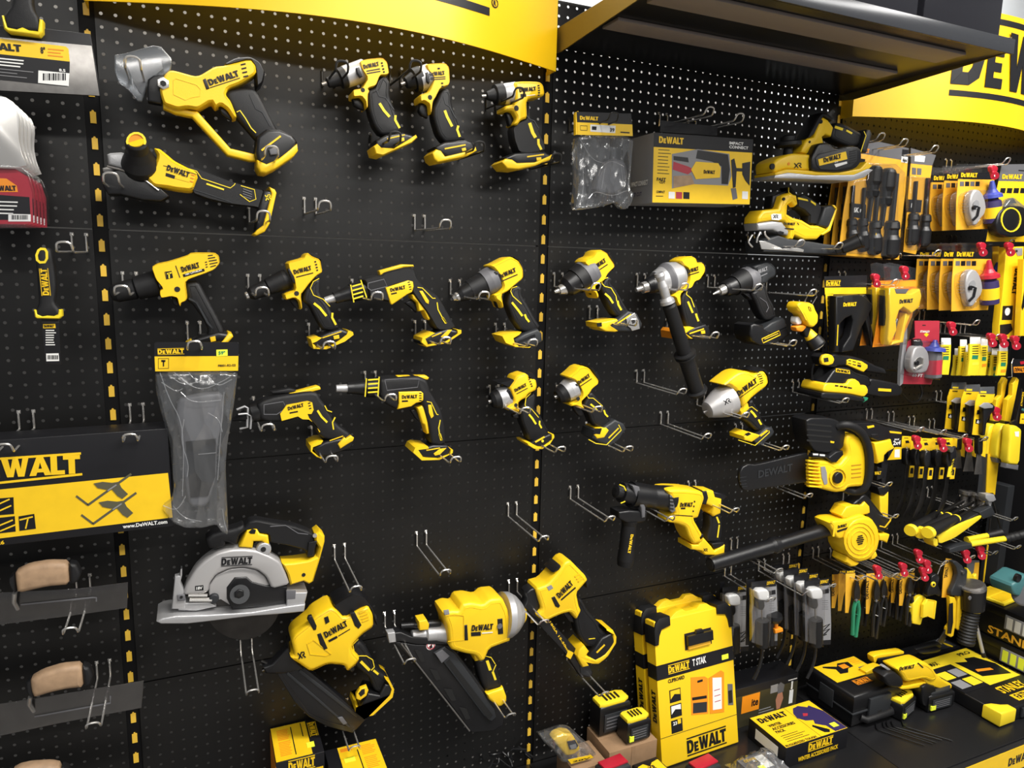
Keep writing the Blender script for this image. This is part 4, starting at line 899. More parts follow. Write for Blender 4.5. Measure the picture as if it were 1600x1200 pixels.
# --- nailers
t = Tool('framing_nailer', 'left yellow and black nailer leaning with long black magazine, lower middle', 'power tool', 450, 400, .09, 'cordless nailers in the bottom row', fr=(400, 900, 4))
t.s('housing', Y, '215 385 235 345 330 270 360 230 460 170 500 195 540 240 640 190 690 165 720 220 725 290 650 340 590 410 600 450 640 490 610 530 570 560 560 570 540 530 440 520 330 570 260 520 205 485 235 465', -40, 40, 12, 1)
t.t('DeWALT', '436 388 578 310', 38, 41.5, KC); t.r(None, KC, '455 408 508 380', 14, 41.4, .5); t.r(None, KC, '515 376 588 332', 5, 41.4, .5)
XRm(t, 258, 482, 44, 40, 41.6, KC, .25)
t.s(None, K, '328 250 348 245 380 310 375 335 358 338 320 270', 30, 42, 3); t.s(None, K, '380 362 405 352 448 450 425 462 400 430', 30, 42, 3); t.s(None, K, '585 230 615 222 660 305 640 330 615 310', 30, 42, 3); t.s(None, K, '425 260 450 250 460 285 435 300', 36, 42, 1)
vents(t, '640 215 680 198 648 232 690 215 654 250 700 232 660 268 705 250 666 285 708 268', YC, 42.4, 8)
t.r(None, YC, '320 425 360 400 470 490 440 500 340 490 320 425', 4, 41.6, .8)
t.s('motor_cap', K, '470 165 520 130 600 90 660 100 720 170 752 260 745 295 700 175 660 165 540 238', -38, 30, 10, 1)
t.s('nose', K, '205 400 215 470 250 520 300 570 170 600 60 600 40 560 100 540 190 440', -16, 16, 5); t.tb(None, DS, [(30, 530, 0), (100, 560, 0), (40, 590, 0)], 4)
t.s('magazine', K, '130 600 260 540 300 560 640 850 690 880 600 970 440 930 330 870 240 780', -13, 13, 2)
t.s(None, G3, '280 585 640 870 625 885 265 600', 13, 15, 1); t.s(None, G3, '200 600 590 940 580 950 190 615', 13, 15, 1); t.r(None, DS, '150 610 330 860 440 910 580 945', 6, 14)
t.s(None, G2, '510 885 540 880 570 920 545 930', 13, 17, 1)
t.s('grip', KR, '590 480 600 420 640 390 680 430 730 520 740 560 790 600 840 640 830 690 770 720 730 700 700 620 620 560', -20, 20, 10, 1)
t.r(None, YB, '640 395 605 430 620 500 690 500 730 525 740 570 720 590', 5, 21.2); t.r(None, YB, '655 535 710 590', 17, 21.2); t.r(None, YB, '735 590 765 615', 14, 21.2)
t.s('trigger', K, '560 540 610 530 620 580 600 600 570 580', -9, 9, 4)
t.s('battery_foot', K, '640 795 690 705 760 720 795 650 850 655 845 715 830 740 700 850 665 860', -37, 30, 7); t.s('foot_rim', Y, '795 615 825 630 850 680 840 730 720 840 670 850 640 810 615 790 610 820 665 865 690 850 825 715 835 680 815 640', -38, 32, 3)
t.s('selector_plate', Y, '625 735 650 700 690 685 702 710 690 745 650 775 625 765', 20, 33, 3); t.s(None, KD, '640 735 660 710 680 705 680 735 655 755', 32, 34, 1)
t.done()
t = Tool('framing_nailer', 'middle nailer with silver domed end and slotted black magazine', 'power tool', 900, 400, .09, 'cordless nailers in the bottom row', fr=(400, 900, 4))
t.s('housing', Y, '1148 215 1200 190 1250 195 1270 150 1330 140 1400 155 1440 120 1520 112 1560 200 1575 380 1520 400 1440 430 1410 500 1380 510 1350 470 1290 460 1190 430 1180 300', -42, 42, 12, 1)
t.t('DeWALT', '1346 345 1480 334', 36, 43.5, KC); t.s(None, KC, '1344 354 1405 349 1405 372 1346 376', 42, 43.5, 0); t.r(None, WH, '1412 358 1480 352', 6, 43.6, .5)
t.s(None, K, '1298 306 1320 304 1325 400 1303 402', 36, 44, 2); t.s(None, K, '1508 268 1540 264 1545 360 1512 364', 36, 44, 2); t.b(None, G2, 1525, 315, 16, 40, 46)
t.r(None, YC, '1185 250 1240 240 1300 250 1300 400 1200 410', 4, 43.6, .8); t.s(None, GR, '1172 215 1205 210 1210 240 1178 244', 40, 43, 1)
t.c('motor_cap', GA, '1540 245 1660 235', [(0, 130), (.3, 128), (.6, 108), (.85, 78), (.97, 60), (1, 10)], seg=30); t.c('end_ring', YC, '1655 236 1668 235', '0 58 1 52')
t.c('piston_tube', GA, '970 372 1180 350', '0 18 .02 30 .4 30 .45 44 .7 46 1 60', seg=20); t.c('spring_rod', K, '905 312 1150 295', '0 16 .35 16 .4 20 1 22'); t.s('depth_wheel', Y, '1010 272 1060 262 1075 290 1072 325 1015 330', -10, 26, 3)
t.s('nose', K, '820 350 900 340 970 370 1180 380 1200 420 1000 420 900 400 830 410', -16, 16, 4); t.s('nose_tip', GA, '818 350 865 345 872 405 828 412', 0, 22, 2)
t.s('magazine', K, '860 400 1000 420 1200 420 1250 470 1500 800 1550 860 1540 920 1480 960 1340 970 1180 760 1000 560', -14, 14, 4)
t.tb('feed_rail', ST, [(905, 420, 16), (1335, 968, 16)], 2.2)
for q in ('990 460 1030 470 1055 530 1030 535', '1085 580 1130 590 1155 645 1125 650', '1175 705 1225 710 1250 775 1220 780', '1270 820 1315 830 1340 890 1310 895'): t.s(None, KD, q, 12, 17, 0)
t.s('magazine_channel', G3, '1110 480 1180 440 1240 480 1490 830 1500 880 1470 910 1420 870 1170 540', 14, 22, 3); t.s(None, KD, '1210 520 1450 830 1480 870 1455 900 1420 850 1190 540', 22, 23, 0); t.s(None, G2, '1120 485 1165 460 1210 500 1160 545', 22, 25, 1)
t.b('warning_sticker', WH, 1092, 435, 27, 14, 15, 20); t.r(None, RD, ' '.join('%.0f %.0f' % (1092+23*math.cos(a*.4488), 435+23*math.sin(a*.4488)) for a in range(14)), 5, 15.6, .4, True); t.r(None, RD, '1076 452 1108 418', 5, 15.6, .4); t.s(None, KC, '1085 440 1100 428 1104 448 1086 455', 15, 15.7, 0)
t.s('grip', KR, '1360 510 1410 510 1420 440 1450 430 1440 510 1500 560 1510 610 1530 670 1520 690 1430 710 1400 660 1380 590', -20, 20, 10, 1)
t.r(None, YB, '1565 395 1430 440 1430 500 1470 510 1495 550', 5, 21.2); t.r(None, YB, '1445 530 1465 590', 18, 21.2); t.r(None, YB, '1480 600 1498 650', 14, 21.2); t.r(None, YB, '1500 555 1480 600', 5, 21.2)
t.s('trigger_guard', Y, '1290 425 1400 430 1420 470 1410 510 1360 520 1350 480 1310 460', -16, 30, 5)
t.s('battery_foot', Y, '1425 715 1530 675 1550 730 1550 760 1520 790 1495 795 1440 750', -37, 30, 7)
t.done()
t = Tool('finish_nailer', 'small yellow nailer right of the mid post, black magazine pointing down right', 'power tool', 300, 300, .09, 'cordless nailers in the bottom row', fr=(800, 860, 4))
t.s('housing', Y, '130 220 200 200 270 120 310 60 345 45 390 90 440 140 455 170 430 200 385 250 400 330 415 360 385 420 345 370 300 380 250 400 190 430 130 390 170 350 150 290', -32, 32, 10, 1)
t.t('DeWALT', '296 300 386 212', 34, 33.5, KC); t.r(None, KC, '308 310 398 232', 9, 33.4, .5); t.s(None, K, '245 295 265 285 300 345 290 358 270 350', 26, 34, 2); t.s(None, GR, '218 230 245 215 258 235 230 252', 31, 33, 0)
vents(t, '395 165 420 145 405 180 432 160 415 195 442 172', YC, 34, 8)
t.s('motor_cap', K, '230 130 270 90 340 60 400 75 470 150 480 175 450 230 440 180 350 70 310 95', -30, 26, 8, 1)
t.s('nose', K, '75 260 110 230 160 225 180 280 190 340 150 380 200 420 170 440 110 400 70 350 90 300', -18, 20, 5, 1)
t.s('magazine', K, '100 390 200 410 240 440 440 660 500 760 480 790 420 780 330 640 180 480', -13, 13, 2)
t.t('18GA 15-50mm', '232 448 360 655', 12, 13.6, YC); t.s(None, YC, '352 622 385 640 365 680 338 662', 12, 14, 0); t.s(None, G3, '420 700 470 690 500 760 480 790 430 770', 13, 15, 1)
t.s('grip', KR, '380 420 400 350 400 290 430 300 460 360 520 430 545 490 620 520 600 580 500 600 450 590 400 520', -19, 19, 10, 1); t.r(None, YB, '480 555 520 550', 4, 20.4)
t.s('trigger', K, '310 380 350 375 385 420 390 450 350 440', -9, 9, 4)
t.s('battery_foot', K, '500 590 540 530 600 500 625 540 610 590 500 690 460 640', -37, 30, 7); t.r(None, YC, '530 640 580 590', 9, 31)
t.s('foot_rim', Y, '570 472 610 480 632 520 630 560 580 640 560 660 520 690 480 690 440 670 460 700 420 710 385 640 400 600 430 570 460 610 440 640 500 660 560 630 612 555 610 510', -36, 31, 4)
t.done()
# --- rotary hammer
t = Tool('rotary_hammer', 'yellow rotary hammer with long black nose and side grip hanging down', 'power tool', 1000, 200, .09, fr=(800, 600, 4))
t.c('chuck', KR, '642 670 760 690', [(0, 20), (.05, 40), (.3, 44, K), (.32, 62), (.8, 66), (1, 76)], seg=28)
t.r(None, YB, '672 628 700 640 720 680 705 735 680 745', 7, 22)
t.c('barrel', K, '740 690 990 715', [(0, 78), (.3, 74), (.5, 70), (1, 80)], seg=32)
t.s('clamp_band', G2, '745 632 790 640 800 700 828 770 826 830 806 835 800 770 770 710 755 660', 10, 30, 3); t.s('clamp_body', K, '650 790 720 780 830 790 820 850 780 860 700 860 650 830', -24, 26, 6)
t.c('side_handle', KR, '735 850 705 1140', [(0, 44), (.1, 38), (.6, 40), (.85, 44), (.97, 40), (1, 20)], w=6, seg=24); t.t('DeWALT', '742 940 722 1060', 17, 46, YC)
t.s('housing', Y, '940 650 1000 645 1080 648 1165 660 1180 700 1160 760 1140 825 1110 830 1150 900 1180 950 1160 980 1110 990 1080 940 1060 880 1000 860 960 855 970 820 1000 800 985 750 960 690', -34, 34, 11, 1)
t.t('DeWALT', '1050 768 1128 766', 26, 35, KC); t.r(None, KC, '1056 778 1084 777', 10, 35, .5); t.r(None, KC, '1000 818 1130 826', 5, 35, .5); vents(t, '1142 730 1142 740 1138 760 1137 770 1134 790 1133 800', KD, 35, 8)
t.s(None, G2, '985 690 1000 700 1020 790 1000 805 985 790', 28, 36, 2)
for k in range(4): t.r(None, KD, [986, 712+k*22, 1010, 716+k*22], 9, 37)
t.s('rear_housing', Y, '1170 655 1240 660 1250 700 1290 710 1285 800 1240 820 1225 800 1235 760 1190 740', -26, 28, 6); t.s(None, KR, '1165 660 1195 660 1205 700 1190 745 1165 740', -28, 31, 4); t.s('top_cap', K, '1235 665 1320 680 1330 700 1295 730 1240 700', -24, 22, 6)
t.s('grip', KR, '1220 810 1290 800 1300 860 1300 940 1280 985 1210 980 1205 950 1225 880', -19, 19, 9, 1); t.r(None, YB, '1280 830 1295 870', 11, 20.4); t.r(None, YB, '1296 880 1285 960', 8, 20.4)
t.s('foot', Y, '1150 960 1175 950 1220 1000 1240 1030 1305 990 1300 1060 1180 1055 1160 1030 1095 1020 1095 990 1140 990', -36, 32, 5); t.s(None, K, '1225 985 1300 975 1300 1000 1240 1020', -34, 28, 3)
XRm(t, 1198, 1028, 24, 18, 33, KC)
t.s(None, K, '1145 945 1170 925 1180 940 1155 968', -20, 34, 2)
t.done()
# ================================================================ LEFT BAY
def lines(t, x, y, dx, dy, n, ln, w, m=None, wd=4, rag=.25):
    """rows of small print"""
    rr = random.Random(int(x*7+y))
    for i in range(n):
        a = ln*(1-rag*rr.random()); t.r(None, m or WH, [x+dx*i, y+dy*i, x+dx*i+a, y+dy*i+a*(t.sl if hasattr(t, 'sl') else 0)], wd, w, .3)
def barcode(t, x, y, wd, h, w):
    rr = random.Random(int(x)); q = x
    while q < x+wd:
        b = rr.choice((1.5, 3, 4.5))*wd/60; t.s(None, KC, [q, y, q+b, y+b*.05, q+b, y+h, q, y+h], w-.3, w, 0); q += b+rr.choice((2, 3))*wd/60
t = Tool('taping_knife', 'wide steel taping knife with yellow and black label, top left corner', 'hand tool', 150, 350, .14, fr=(0, 0, 4))
t.s('backing', KC, '-330 140 280 178 565 212 632 600 -330 560', -6, -3, 1, tp=1)
t.s('blade', ST, '-330 200 0 232 572 286 622 598 -330 548', -2, -.5, .3, tp=1)
t.s('label', YC, '-330 210 0 240 410 290 428 305 436 385 0 338 -330 312', 0, .6, 0, tp=1); t.s(None, KC, '-330 312 0 338 436 385 432 535 418 540 0 498 -330 470', 0, .7, 0, tp=1)
t.t('DeWALT', '-180 295 138 325', 44, 1, KC); t.t('8"', '255 332 285 335', 36, 1, KC); t.sl = .1
lines(t, 300, 305, 0, 20, 3, 105, 1.2, OR, 7); lines(t, -250, 340, 0, 20, 3, 410, 1.4, WH, 8, .1); lines(t, -250, 405, 0, 20, 3, 470, 1.4, GR, 4)
t.s(None, WH, '240 440 434 458 430 538 238 518', .8, 1.2, 0, tp=1); barcode(t, 268, 458, 140, 44, 1.6); t.t('8.5', '370 446 410 450', 16, 1.2, WH)
t.s('handle', KR, '85 -90 200 -90 212 60 250 120 262 210 45 200 20 110 75 40', -14, 16, 8, 1)
t.s('yellow_collar', YB, '14 104 28 102 52 178 110 190 145 176 185 196 240 202 250 125 272 130 272 205 250 230 190 222 60 206 30 185', -10, 17, 3)
t.done()
proto = None
for i in range(5):
    if i == 0:
        t = Tool('scraper_pack', 'nearest of the chrome scraper packs with red and black cards at the left edge', 'hand tool', 60, 260, .19, 'nested chrome scraper packs', fr=(0, 0, 1))
        t.s('chrome_blade', CH, '-60 148 6 150 24 162 31 182 29 215 34 240 44 262 -60 262', -1.5, 0, .5, 1)
        t.s('blister', CL, '-60 255 32 258 46 272 54 300 56 352 -60 352', -8, 2, 2, 1)
        t.s('card', RC, '-60 262 24 264 42 276 50 300 52 350 -60 350', -9, -8, 0, tp=1); t.s(None, KC, '-60 300 46 308 48 344 -60 343', -8, -7.8, 0, tp=1); t.s(None, OR, '-60 276 10 279 26 290 28 300 -60 300', -8, -7.6, 0, tp=1)
        t.t('DeWALT', '-14 298 26 298', 8, -7.5, KC); t.sl = .03; lines(t, -40, 314, 0, 6, 4, 78, -7.4, WH, 2); t.s(None, WH, '13 334 48 335 48 346 13 346', -8, -7.4, 0, tp=1); barcode(t, 18, 336, 26, 7, -7)
        proto = t.done()
    else:
        copy_tree(proto, (0, .033*i, 0), ['', 'second nested chrome scraper pack counted from the front', 'middle nested chrome scraper pack in the left edge stack', 'fourth nested chrome scraper pack, second from the pegboard', 'rearmost nested chrome scraper pack, closest to the pegboard'][i])
t = Tool('jointing_knife', 'narrow black knife with vertical yellow lettering and hanging ring', 'hand tool', 300, 600, .12, fr=(0, 300, 4))
t.s('handle', KR, '222 380 240 352 300 346 325 365 345 470 358 600 342 690 388 745 385 782 225 785 220 745 245 700 243 640 228 450', -13, 14, 8, 1)
t.r('hanging_ring', YB, '240 365 255 355 280 357 292 375 293 415 280 438 250 440 232 425 228 395', 16, 15, 4, True)
t.cur = t.parts[0]; t.t('DeWALT', '308 645 292 478', 40, 14.6, YC); t.r(None, YC, '262 650 245 478', 4, 15, .4); t.r(None, YC, '316 648 298 476', 4, 15, .4)
t.s('yellow_collar', YB, '214 735 230 735 238 762 270 776 300 770 340 774 364 762 370 732 388 736 390 776 374 792 235 790 222 780', -10, 15, 3)
t.s('blade', DS, '258 790 368 790 385 1078 278 1078', -1, 1, .3); t.s('label', KC, '262 820 370 818 380 1070 284 1070', 1, 1.6, 0, tp=1); t.s(None, YC, '268 826 345 824 348 850 270 852', 1, 2, 0, tp=1); t.t('DeWALT', '276 846 338 844', 14, 2.2, KC)
lines(t, 285, 865, 0, 15, 7, 65, 2, WH, 6); t.s(None, WH, '288 1010 366 1008 370 1056 290 1058', 1, 2, 0, tp=1); barcode(t, 296, 1020, 66, 26, 2.4)
t.done()
hook(100, 387, 'chrome wire hook behind the narrow knife handle', L=.2)
# clamp carton
t = Tool('clamp_carton', 'long black and yellow carton with a picture of two bar clamps', 'box', 400, 650, .12, fr=(0, 600, 4))
t.s('carton', KC, '-760 402 0 350 1045 278 1068 600 1082 888 0 1012 -760 1098', -45, 30, 1.5, tp=1)
t.s(None, YC, '-760 735 0 660 1050 556 1079 834 0 965 -760 1055', 30, 30.5, 0, tp=1)
t.s(None, CB, '850 284 1035 262 1038 274 850 298', -40, -20, 0); t.s(None, CB, '-60 345 250 318 250 332 -60 360', -40, -20, 0)
t.t('DeWALT', '-215 598 508 558', 122, 31, YC); t.r(None, YC, '-215 482 506 434', 14, 31.2, .5); t.r(None, YC, '-215 640 514 564', 14, 31.2, .5)
t.t('www.DeWALT.com', '768 902 1046 870', 22, 31, WH); t.t('DWHT83158 26', '-300 1030 28 1000', 22, 31, YC)
CLG = mat('clamp_print', (.09, .085, .05), .5)
for dx, dy in ((0, 0), (32, 118)):
    t.r(None, CLG, [476+dx, 700+dy, 550+dx, 756+dy], 13, 31.3, .4); t.r(None, CLG, [548+dx, 758+dy, 820+dx, 562+dy], 14, 31.3, .4)
    t.s(None, CLG, [585+dx, 622+dy, 640+dx, 612+dy, 700+dx, 618+dy, 740+dx, 612+dy, 760+dx, 650+dy, 800+dx, 688+dy, 780+dx, 705+dy, 765+dx, 718+dy, 735+dx, 700+dy, 700+dx, 660+dy, 660+dx, 660+dy, 610+dx, 650+dy], 31, 31.8, 0, tp=1)
    t.r(None, GR, [672+dx, 668+dy, 728+dx, 630+dy], 8, 32.2, .3)
for q in ('-60 720 84 708 88 812 -56 824', '-52 842 92 826 98 922 -46 938', '116 828 214 812 224 904 122 918'): t.s(None, KC, q, 30.5, 31.2, 0, tp=1)
for q in ('-40 765 60 720', '-20 800 70 760', '-40 900 80 850', '0 920 96 880', '122 850 205 830', '160 905 175 840'): t.r(None, YC, q, 9, 31.8, .3)
t.done()
# trowels
def trowel(label, fr, plate, hnd, capL, capR, post, letters):
    t = Tool('finishing_trowel', label, 'hand tool', 300, 600, .10, 'wood-handled finishing trowels', fr=fr)
    t.s('blade', DS, plate, -2, 0, .5, tp=1); a = nums(plate)
    t.s('plastic_sleeve', CL, plate, 1.5, 3, .5, tp=1)
    t.s('handle', WD, hnd, 18, 48, 12, 1); t.s('end_cap', KR, capL, 19, 47, 8, 1); t.s('end_cap', KR, capR, 19, 47, 8, 1)
    t.tb('mount', CH, [post[0]+(34,), post[1]+(20,), post[2]+(2,)], 4); t.r(None, G2, letters, 8, 4, 1); t.cur = t.parts[0]
    return t.done()
trowel('upper wood-handled finishing trowel below the clamp carton', (0, 800, 4), '-400 540 0 505 500 478 800 440 795 600 400 655 0 705 -400 760', '95 370 180 330 300 310 430 312 440 450 300 462 110 505 100 440', '60 400 95 380 105 500 80 480 60 440', '430 312 480 320 510 380 490 430 440 452', ((92, 505), (86, 560), (110, 605)), '130 580 580 535 602 536 602 560')
trowel('middle wood-handled finishing trowel with steel blade across the left post', (0, 900, 4), '-400 850 0 800 500 720 898 655 885 825 400 915 0 1000 -400 1070', '190 640 260 600 380 562 515 550 528 690 420 700 320 722 215 755 195 710', '165 660 195 640 215 755 190 750 168 710', '512 552 560 565 585 620 570 670 528 692', ((190, 755), (182, 800), (210, 845)), '215 880 690 795 690 750')
trowel('lowest wood-handled finishing trowel, only its grip top in view', (0, 1100, 4), '-400 700 0 660 500 590 900 520 900 640 400 750 0 850 -400 900', '75 420 120 395 190 380 320 372 380 385 400 520 250 540 90 560', '45 430 75 415 90 560 60 540', '380 385 430 400 450 460 400 520', ((90, 560), (86, 600), (110, 645)), '150 720 600 640 640 600')
# ================================================================ BAGS AND CARTON ON THE WALL
t = Tool('bagged_part', 'clear plastic bag with wide black and yellow header card, hung below the hammer drill', 'package', 1230, 1300, .15, 'clear bags with header cards', fr=(0, 300, 4))
t.s('header_card', KC, '964 948 976 938 1482 938 1493 950 1490 1025 966 1028', 4, 5, 0, tp=1); t.s(None, YC, '966 1028 1490 1024 1488 1117 970 1121', 4, 5, 0, tp=1)
t.t('DeWALT', '986 1012 1152 1008', 28, 5.4, YC, 3); t.t('F8001-R2-G2', '1364 1092 1474 1088', 13, 5.4, KC); t.r(None, KC, '990 1040 1054 1040 1054 1102 990 1104', 3, 5.6, .3, True); t.r(None, KC, '1008 1056 1034 1056', 12, 5.6, .3); t.r(None, KC, '1022 1056 1022 1090', 8, 5.6, .3)
t.s(None, YS, '1352 986 1422 984 1423 1024 1353 1027', 5.2, 5.8, 0, tp=1); t.t('59"', '1366 1016 1408 1015', 20, 6, GN)
t.s('dust_cup', G2, '1110 1290 1240 1260 1390 1250 1400 1400 1360 1560 1350 1780 1300 1960 1180 1970 1150 1800 1130 1560 1100 1430', -28, -2, 10, 1); t.s(None, K, '1160 1560 1350 1540 1345 1780 1300 1900 1190 1910', -2, 1, 1)
t.s('bag', BAG, '970 1120 1488 1117 1472 1250 1450 1400 1422 1560 1410 1700 1415 1850 1428 2138 1385 2122 1350 2072 1270 2096 1150 2094 1070 2062 1016 1990 1018 1945 1070 1905 1085 1860 1075 1700 1062 1560 1008 1380 975 1240', -32, 8, 12, 1)
for q in ('1000 1130 1060 1300 1130 1420 1150 1600 1140 1900', '1090 1130 1240 1250 1400 1180 1470 1130', '1400 1250 1380 1500 1360 1800', '1080 1960 1150 2040 1260 2060', '1130 1250 1200 1320 1380 1300', '1240 1640 1350 1630', '1010 1190 1100 1250 1140 1230', '1060 1150 1150 1210 1260 1180', '1300 1150 1360 1220 1450 1170', '1180 1130 1220 1180 1330 1150', '1020 1960 1090 1990 1130 1960 1160 1900', '1390 1980 1400 2060 1420 2120', '1150 1420 1130 1560 1180 1700 1170 1780', '1300 1380 1370 1420 1390 1500'): t.tb(None, CREASE, [(nums(q)[i], nums(q)[i+1], 8) for i in range(0, len(nums(q)), 2)], .9, 6, 2)
t.done()
t = Tool('bagged_part', 'clear plastic bag with narrow header card, right of the mid post', 'package', 580, 1000, .15, 'clear bags with header cards', fr=(800, 0, 4))
t.s('header_card', KC, '404 698 745 710 752 778 408 764', 4, 5, 0, tp=1); t.s(None, YC, '408 764 752 778 755 850 412 842', 4, 5, 0, tp=1); t.s('side_flap', YC, '404 698 388 706 388 846 412 842 408 764', -6, 4, 0, tp=.2)
t.cur = t.parts[0]; t.t('DeWALT', '424 748 540 754', 24, 5.4, YC); t.s(None, WH, '490 778 648 786 645 832 490 822', 5, 5.5, 0, tp=1); t.r(None, KC, '500 800 528 802', 22, 6, .3); t.t('39', '612 822 640 824', 22, 6, KC); t.r(None, KC, '428 785 470 787 470 815 428 813', 3, 5.6, .3, True); t.r(None, KC, '678 826 735 830', 8, 5.6, .3)
t.s('dust_nozzle', G2, '540 1080 580 1010 640 990 700 1010 720 1100 700 1180 620 1220 500 1200', -26, 0, 10, 1)
t.s('bag', BAG, '410 842 755 850 742 1000 728 1180 758 1210 738 1282 700 1312 650 1262 560 1292 400 1318 390 1280 408 1110 395 950', -30, 8, 12, 1)
for q in ('420 860 500 1000 580 1020', '540 1100 560 1040 620 1000 700 1040', '480 1240 520 1190 620 1230 720 1190', '440 1000 450 1200 410 1300', '580 1050 560 1180', '680 1030 700 1170'): t.tb(None, CREASE, [(nums(q)[i], nums(q)[i+1], 8) for i in range(0, len(nums(q)), 2)], .9, 6, 2)
t.done()
hook(960, 183, 'dark wire hook carrying the bag right of the mid post', m=BW, L=.2)
t = Tool('attachment_carton', 'yellow and dark grey carton picturing a metal cutting attachment', 'box', 1200, 1050, .11, fr=(800, 0, 4))
t.s('carton', GR, '888 828 1508 872 1486 1278 876 1266', -55, 55, 1, tp=1)
t.s(None, KC, '888 828 1508 872 1502 955 886 918', 55, 55.5, 0, tp=1); t.s(None, YC, '886 918 1502 955 1485 1277 877 1265', 55, 55.5, 0, tp=1)
t.s('hanging_tab', KC, '932 752 1285 792 1282 848 925 824', -4, -2, 0, tp=1)
t.cur = t.parts[0]; t.t('DeWALT', '918 893 1072 904', 42, 56, YC); t.t('IMPACT', '1358 902 1446 908', 17, 56, WH); t.t('CONNECT', '1357 926 1476 934', 17, 56, WH); t.sl = .06
lines(t, 915, 935, -1, 21, 8, 80, 56, KC, 4)
t.s(None, GR, '1000 962 1070 950 1160 932 1358 962 1372 1100 1350 1160 1130 1150 1000 1178', 55.5, 56, 0, tp=1); t.s(None, K, '1160 938 1350 966 1362 1060 1350 1152 1310 1150 1310 1040 1250 1010 1150 990', 56, 56.4, 0, tp=1)
t.s(None, YC, '1150 1010 1290 1020 1305 1050 1300 1110 1150 1120 1120 1060', 56.4, 57, 0, tp=1); t.t('DeWALT', '1198 1084 1268 1088', 22, 57.2, KC); t.s(None, RC, '1010 1010 1100 1040 1140 1060 1100 1090 1005 1060', 56, 56.4, 0, tp=1); t.s(None, WD, '1010 1100 1120 1095 1140 1150 1010 1175', 56, 56.4, 0, tp=1); t.s(None, K, '1010 975 1100 985 1105 1015 1010 1000', 56, 56.4, 0, tp=1)
t.s(None, K, '1370 1000 1390 990 1405 1060 1398 1170 1382 1175', 56, 56.5, 0, tp=1); t.s(None, K, '1440 1020 1490 1010 1485 1160 1460 1130 1440 1090', 56, 56.5, 0, tp=1); t.r(None, K, '1400 1060 1445 1062', 20, 56.6, .4); t.t('FAST', '905 1128 962 1131', 18, 56, KC); t.t('CUT', '922 1145 958 1147', 15, 56, KC)
for k in range(3): t.s(None, [WH, RC, KC][k], [980+k*46, 1198+k*1, 1018+k*46, 1200+k, 1017+k*46, 1242+k, 979+k*46, 1240+k], 55.5, 56, 0, tp=1)
t.t('COMPACT', '902 1205 955 1207', 14, 56, KC); t.r(None, KC, '900 1225 945 1226', 4, 56, .3); t.s(None, WH, '1440 1195 1475 1197 1474 1245 1438 1243', 55.5, 56, 0, tp=1); t.s(None, G2, '1368 1178 1400 1175 1410 1240 1380 1250', 55.5, 56, 0, tp=1)
a = t.P(876, 1266, 55); b_ = t.P(888, 828, 55); x = a.x-.0005; sx = min(a.x, b_.x)-.0003
put_text(t.cur, 'IMPACT CONNECT', Vector((sx, -.075, a.z+.045)), Vector((0, -1, 0)), EZ, Vector((-1, 0, 0)), .075, .011, WH)
put_text(t.cur, 'FAST CUT', Vector((sx, -.075, a.z+.02)), Vector((0, -1, 0)), EZ, Vector((-1, 0, 0)), .05, .009, NV)
t.done()
# ================================================================ PLANER, JIGSAW, LIGHT, SANDER, CHAINSAW, BLOWER
t = Tool('hand_planer', 'cordless hand planer, yellow body with black belt cover, beside the right post', 'power tool', 900, 600, .16, fr=(1150, 170, 7.27))
t.s('shoe', GA, '370 765 520 735 820 765 1260 760 1420 690 1475 705 1380 790 1240 830 820 815 600 805 360 800', -40, 40, 2)
t.s('base_rim', Y, '370 735 500 692 820 715 1110 725 1330 690 1405 610 1470 660 1400 720 1250 775 820 765 600 760 375 772', -42, 38, 4)
t.s('front_housing', Y, '362 650 372 610 410 575 540 525 600 515 780 530 850 545 845 715 600 702 500 690 372 740', -38, 34, 8, 1)
XRm(t, 660, 618, 82, 56, 35, KC, .05); t.b(None, KD, 418, 655, 34, 30, 35); t.b(None, OR, 600, 625, 18, 33, 35)
t.c('depth_knob', KR, '590 300 590 520', '0 40 .08 62 .3 66 .32 90 .38 112 .55 112 .62 90 .66 36 1 44', w=-5, seg=24)
t.s('handle_post', Y, '740 400 780 340 850 330 920 140 950 100 1010 135 1072 220 1045 325 980 300 945 330 960 395 880 430 830 530 750 520 700 500', -20, 22, 6); t.b(None, KD, 970, 145, 22, 20, 24); t.b(None, KD, 840, 375, 14, 20, 24)
t.s('front_grip', K, '765 345 890 100 930 52 1000 60 1060 110 1050 150 960 95 930 140 850 300 800 340', -22, 24, 6)
t.s('grip', KR, '1050 300 1070 215 1110 160 1190 170 1340 255 1400 280 1390 420 1260 440 1150 400 1060 350', -19, 20, 10, 1); t.r(None, YB, '1125 205 1215 235', 30, 21.4); t.r(None, YB, '1255 245 1320 280', 22, 21.4)
t.s('battery_foot', G3, '1365 470 1400 300 1425 245 1462 250 1482 300 1420 510 1380 500', -36, 32, 6); t.r(None, YB, '1455 255 1478 305 1415 500', 8, 33)
t.s('belt_cover', K, '825 560 895 410 940 392 1010 392 1100 460 1250 425 1345 430 1392 475 1395 600 1330 685 1140 725 900 715 830 690', 10, 46, 7, 1)
t.s(None, G3, '900 560 940 515 1240 445 1345 450 1375 490 1372 590 1310 660 1140 700 960 690 915 640', 44, 48, 2)
t.s(None, YC, '932 574 1246 484 1264 572 946 648', 47, 49, 0); t.t('DeWALT', '998 612 1196 562', 52, 49.4, KC); t.t('18V XR', '1120 615 1160 605', 14, 49.4, WH); t.s(None, WH, '1115 630 1258 598 1262 622 1135 664', 47, 49, 0)
for k in range(6): t.r(None, KD, [1290, 488+k*26, 1365, 472+k*26], 11, 49)
t.done()
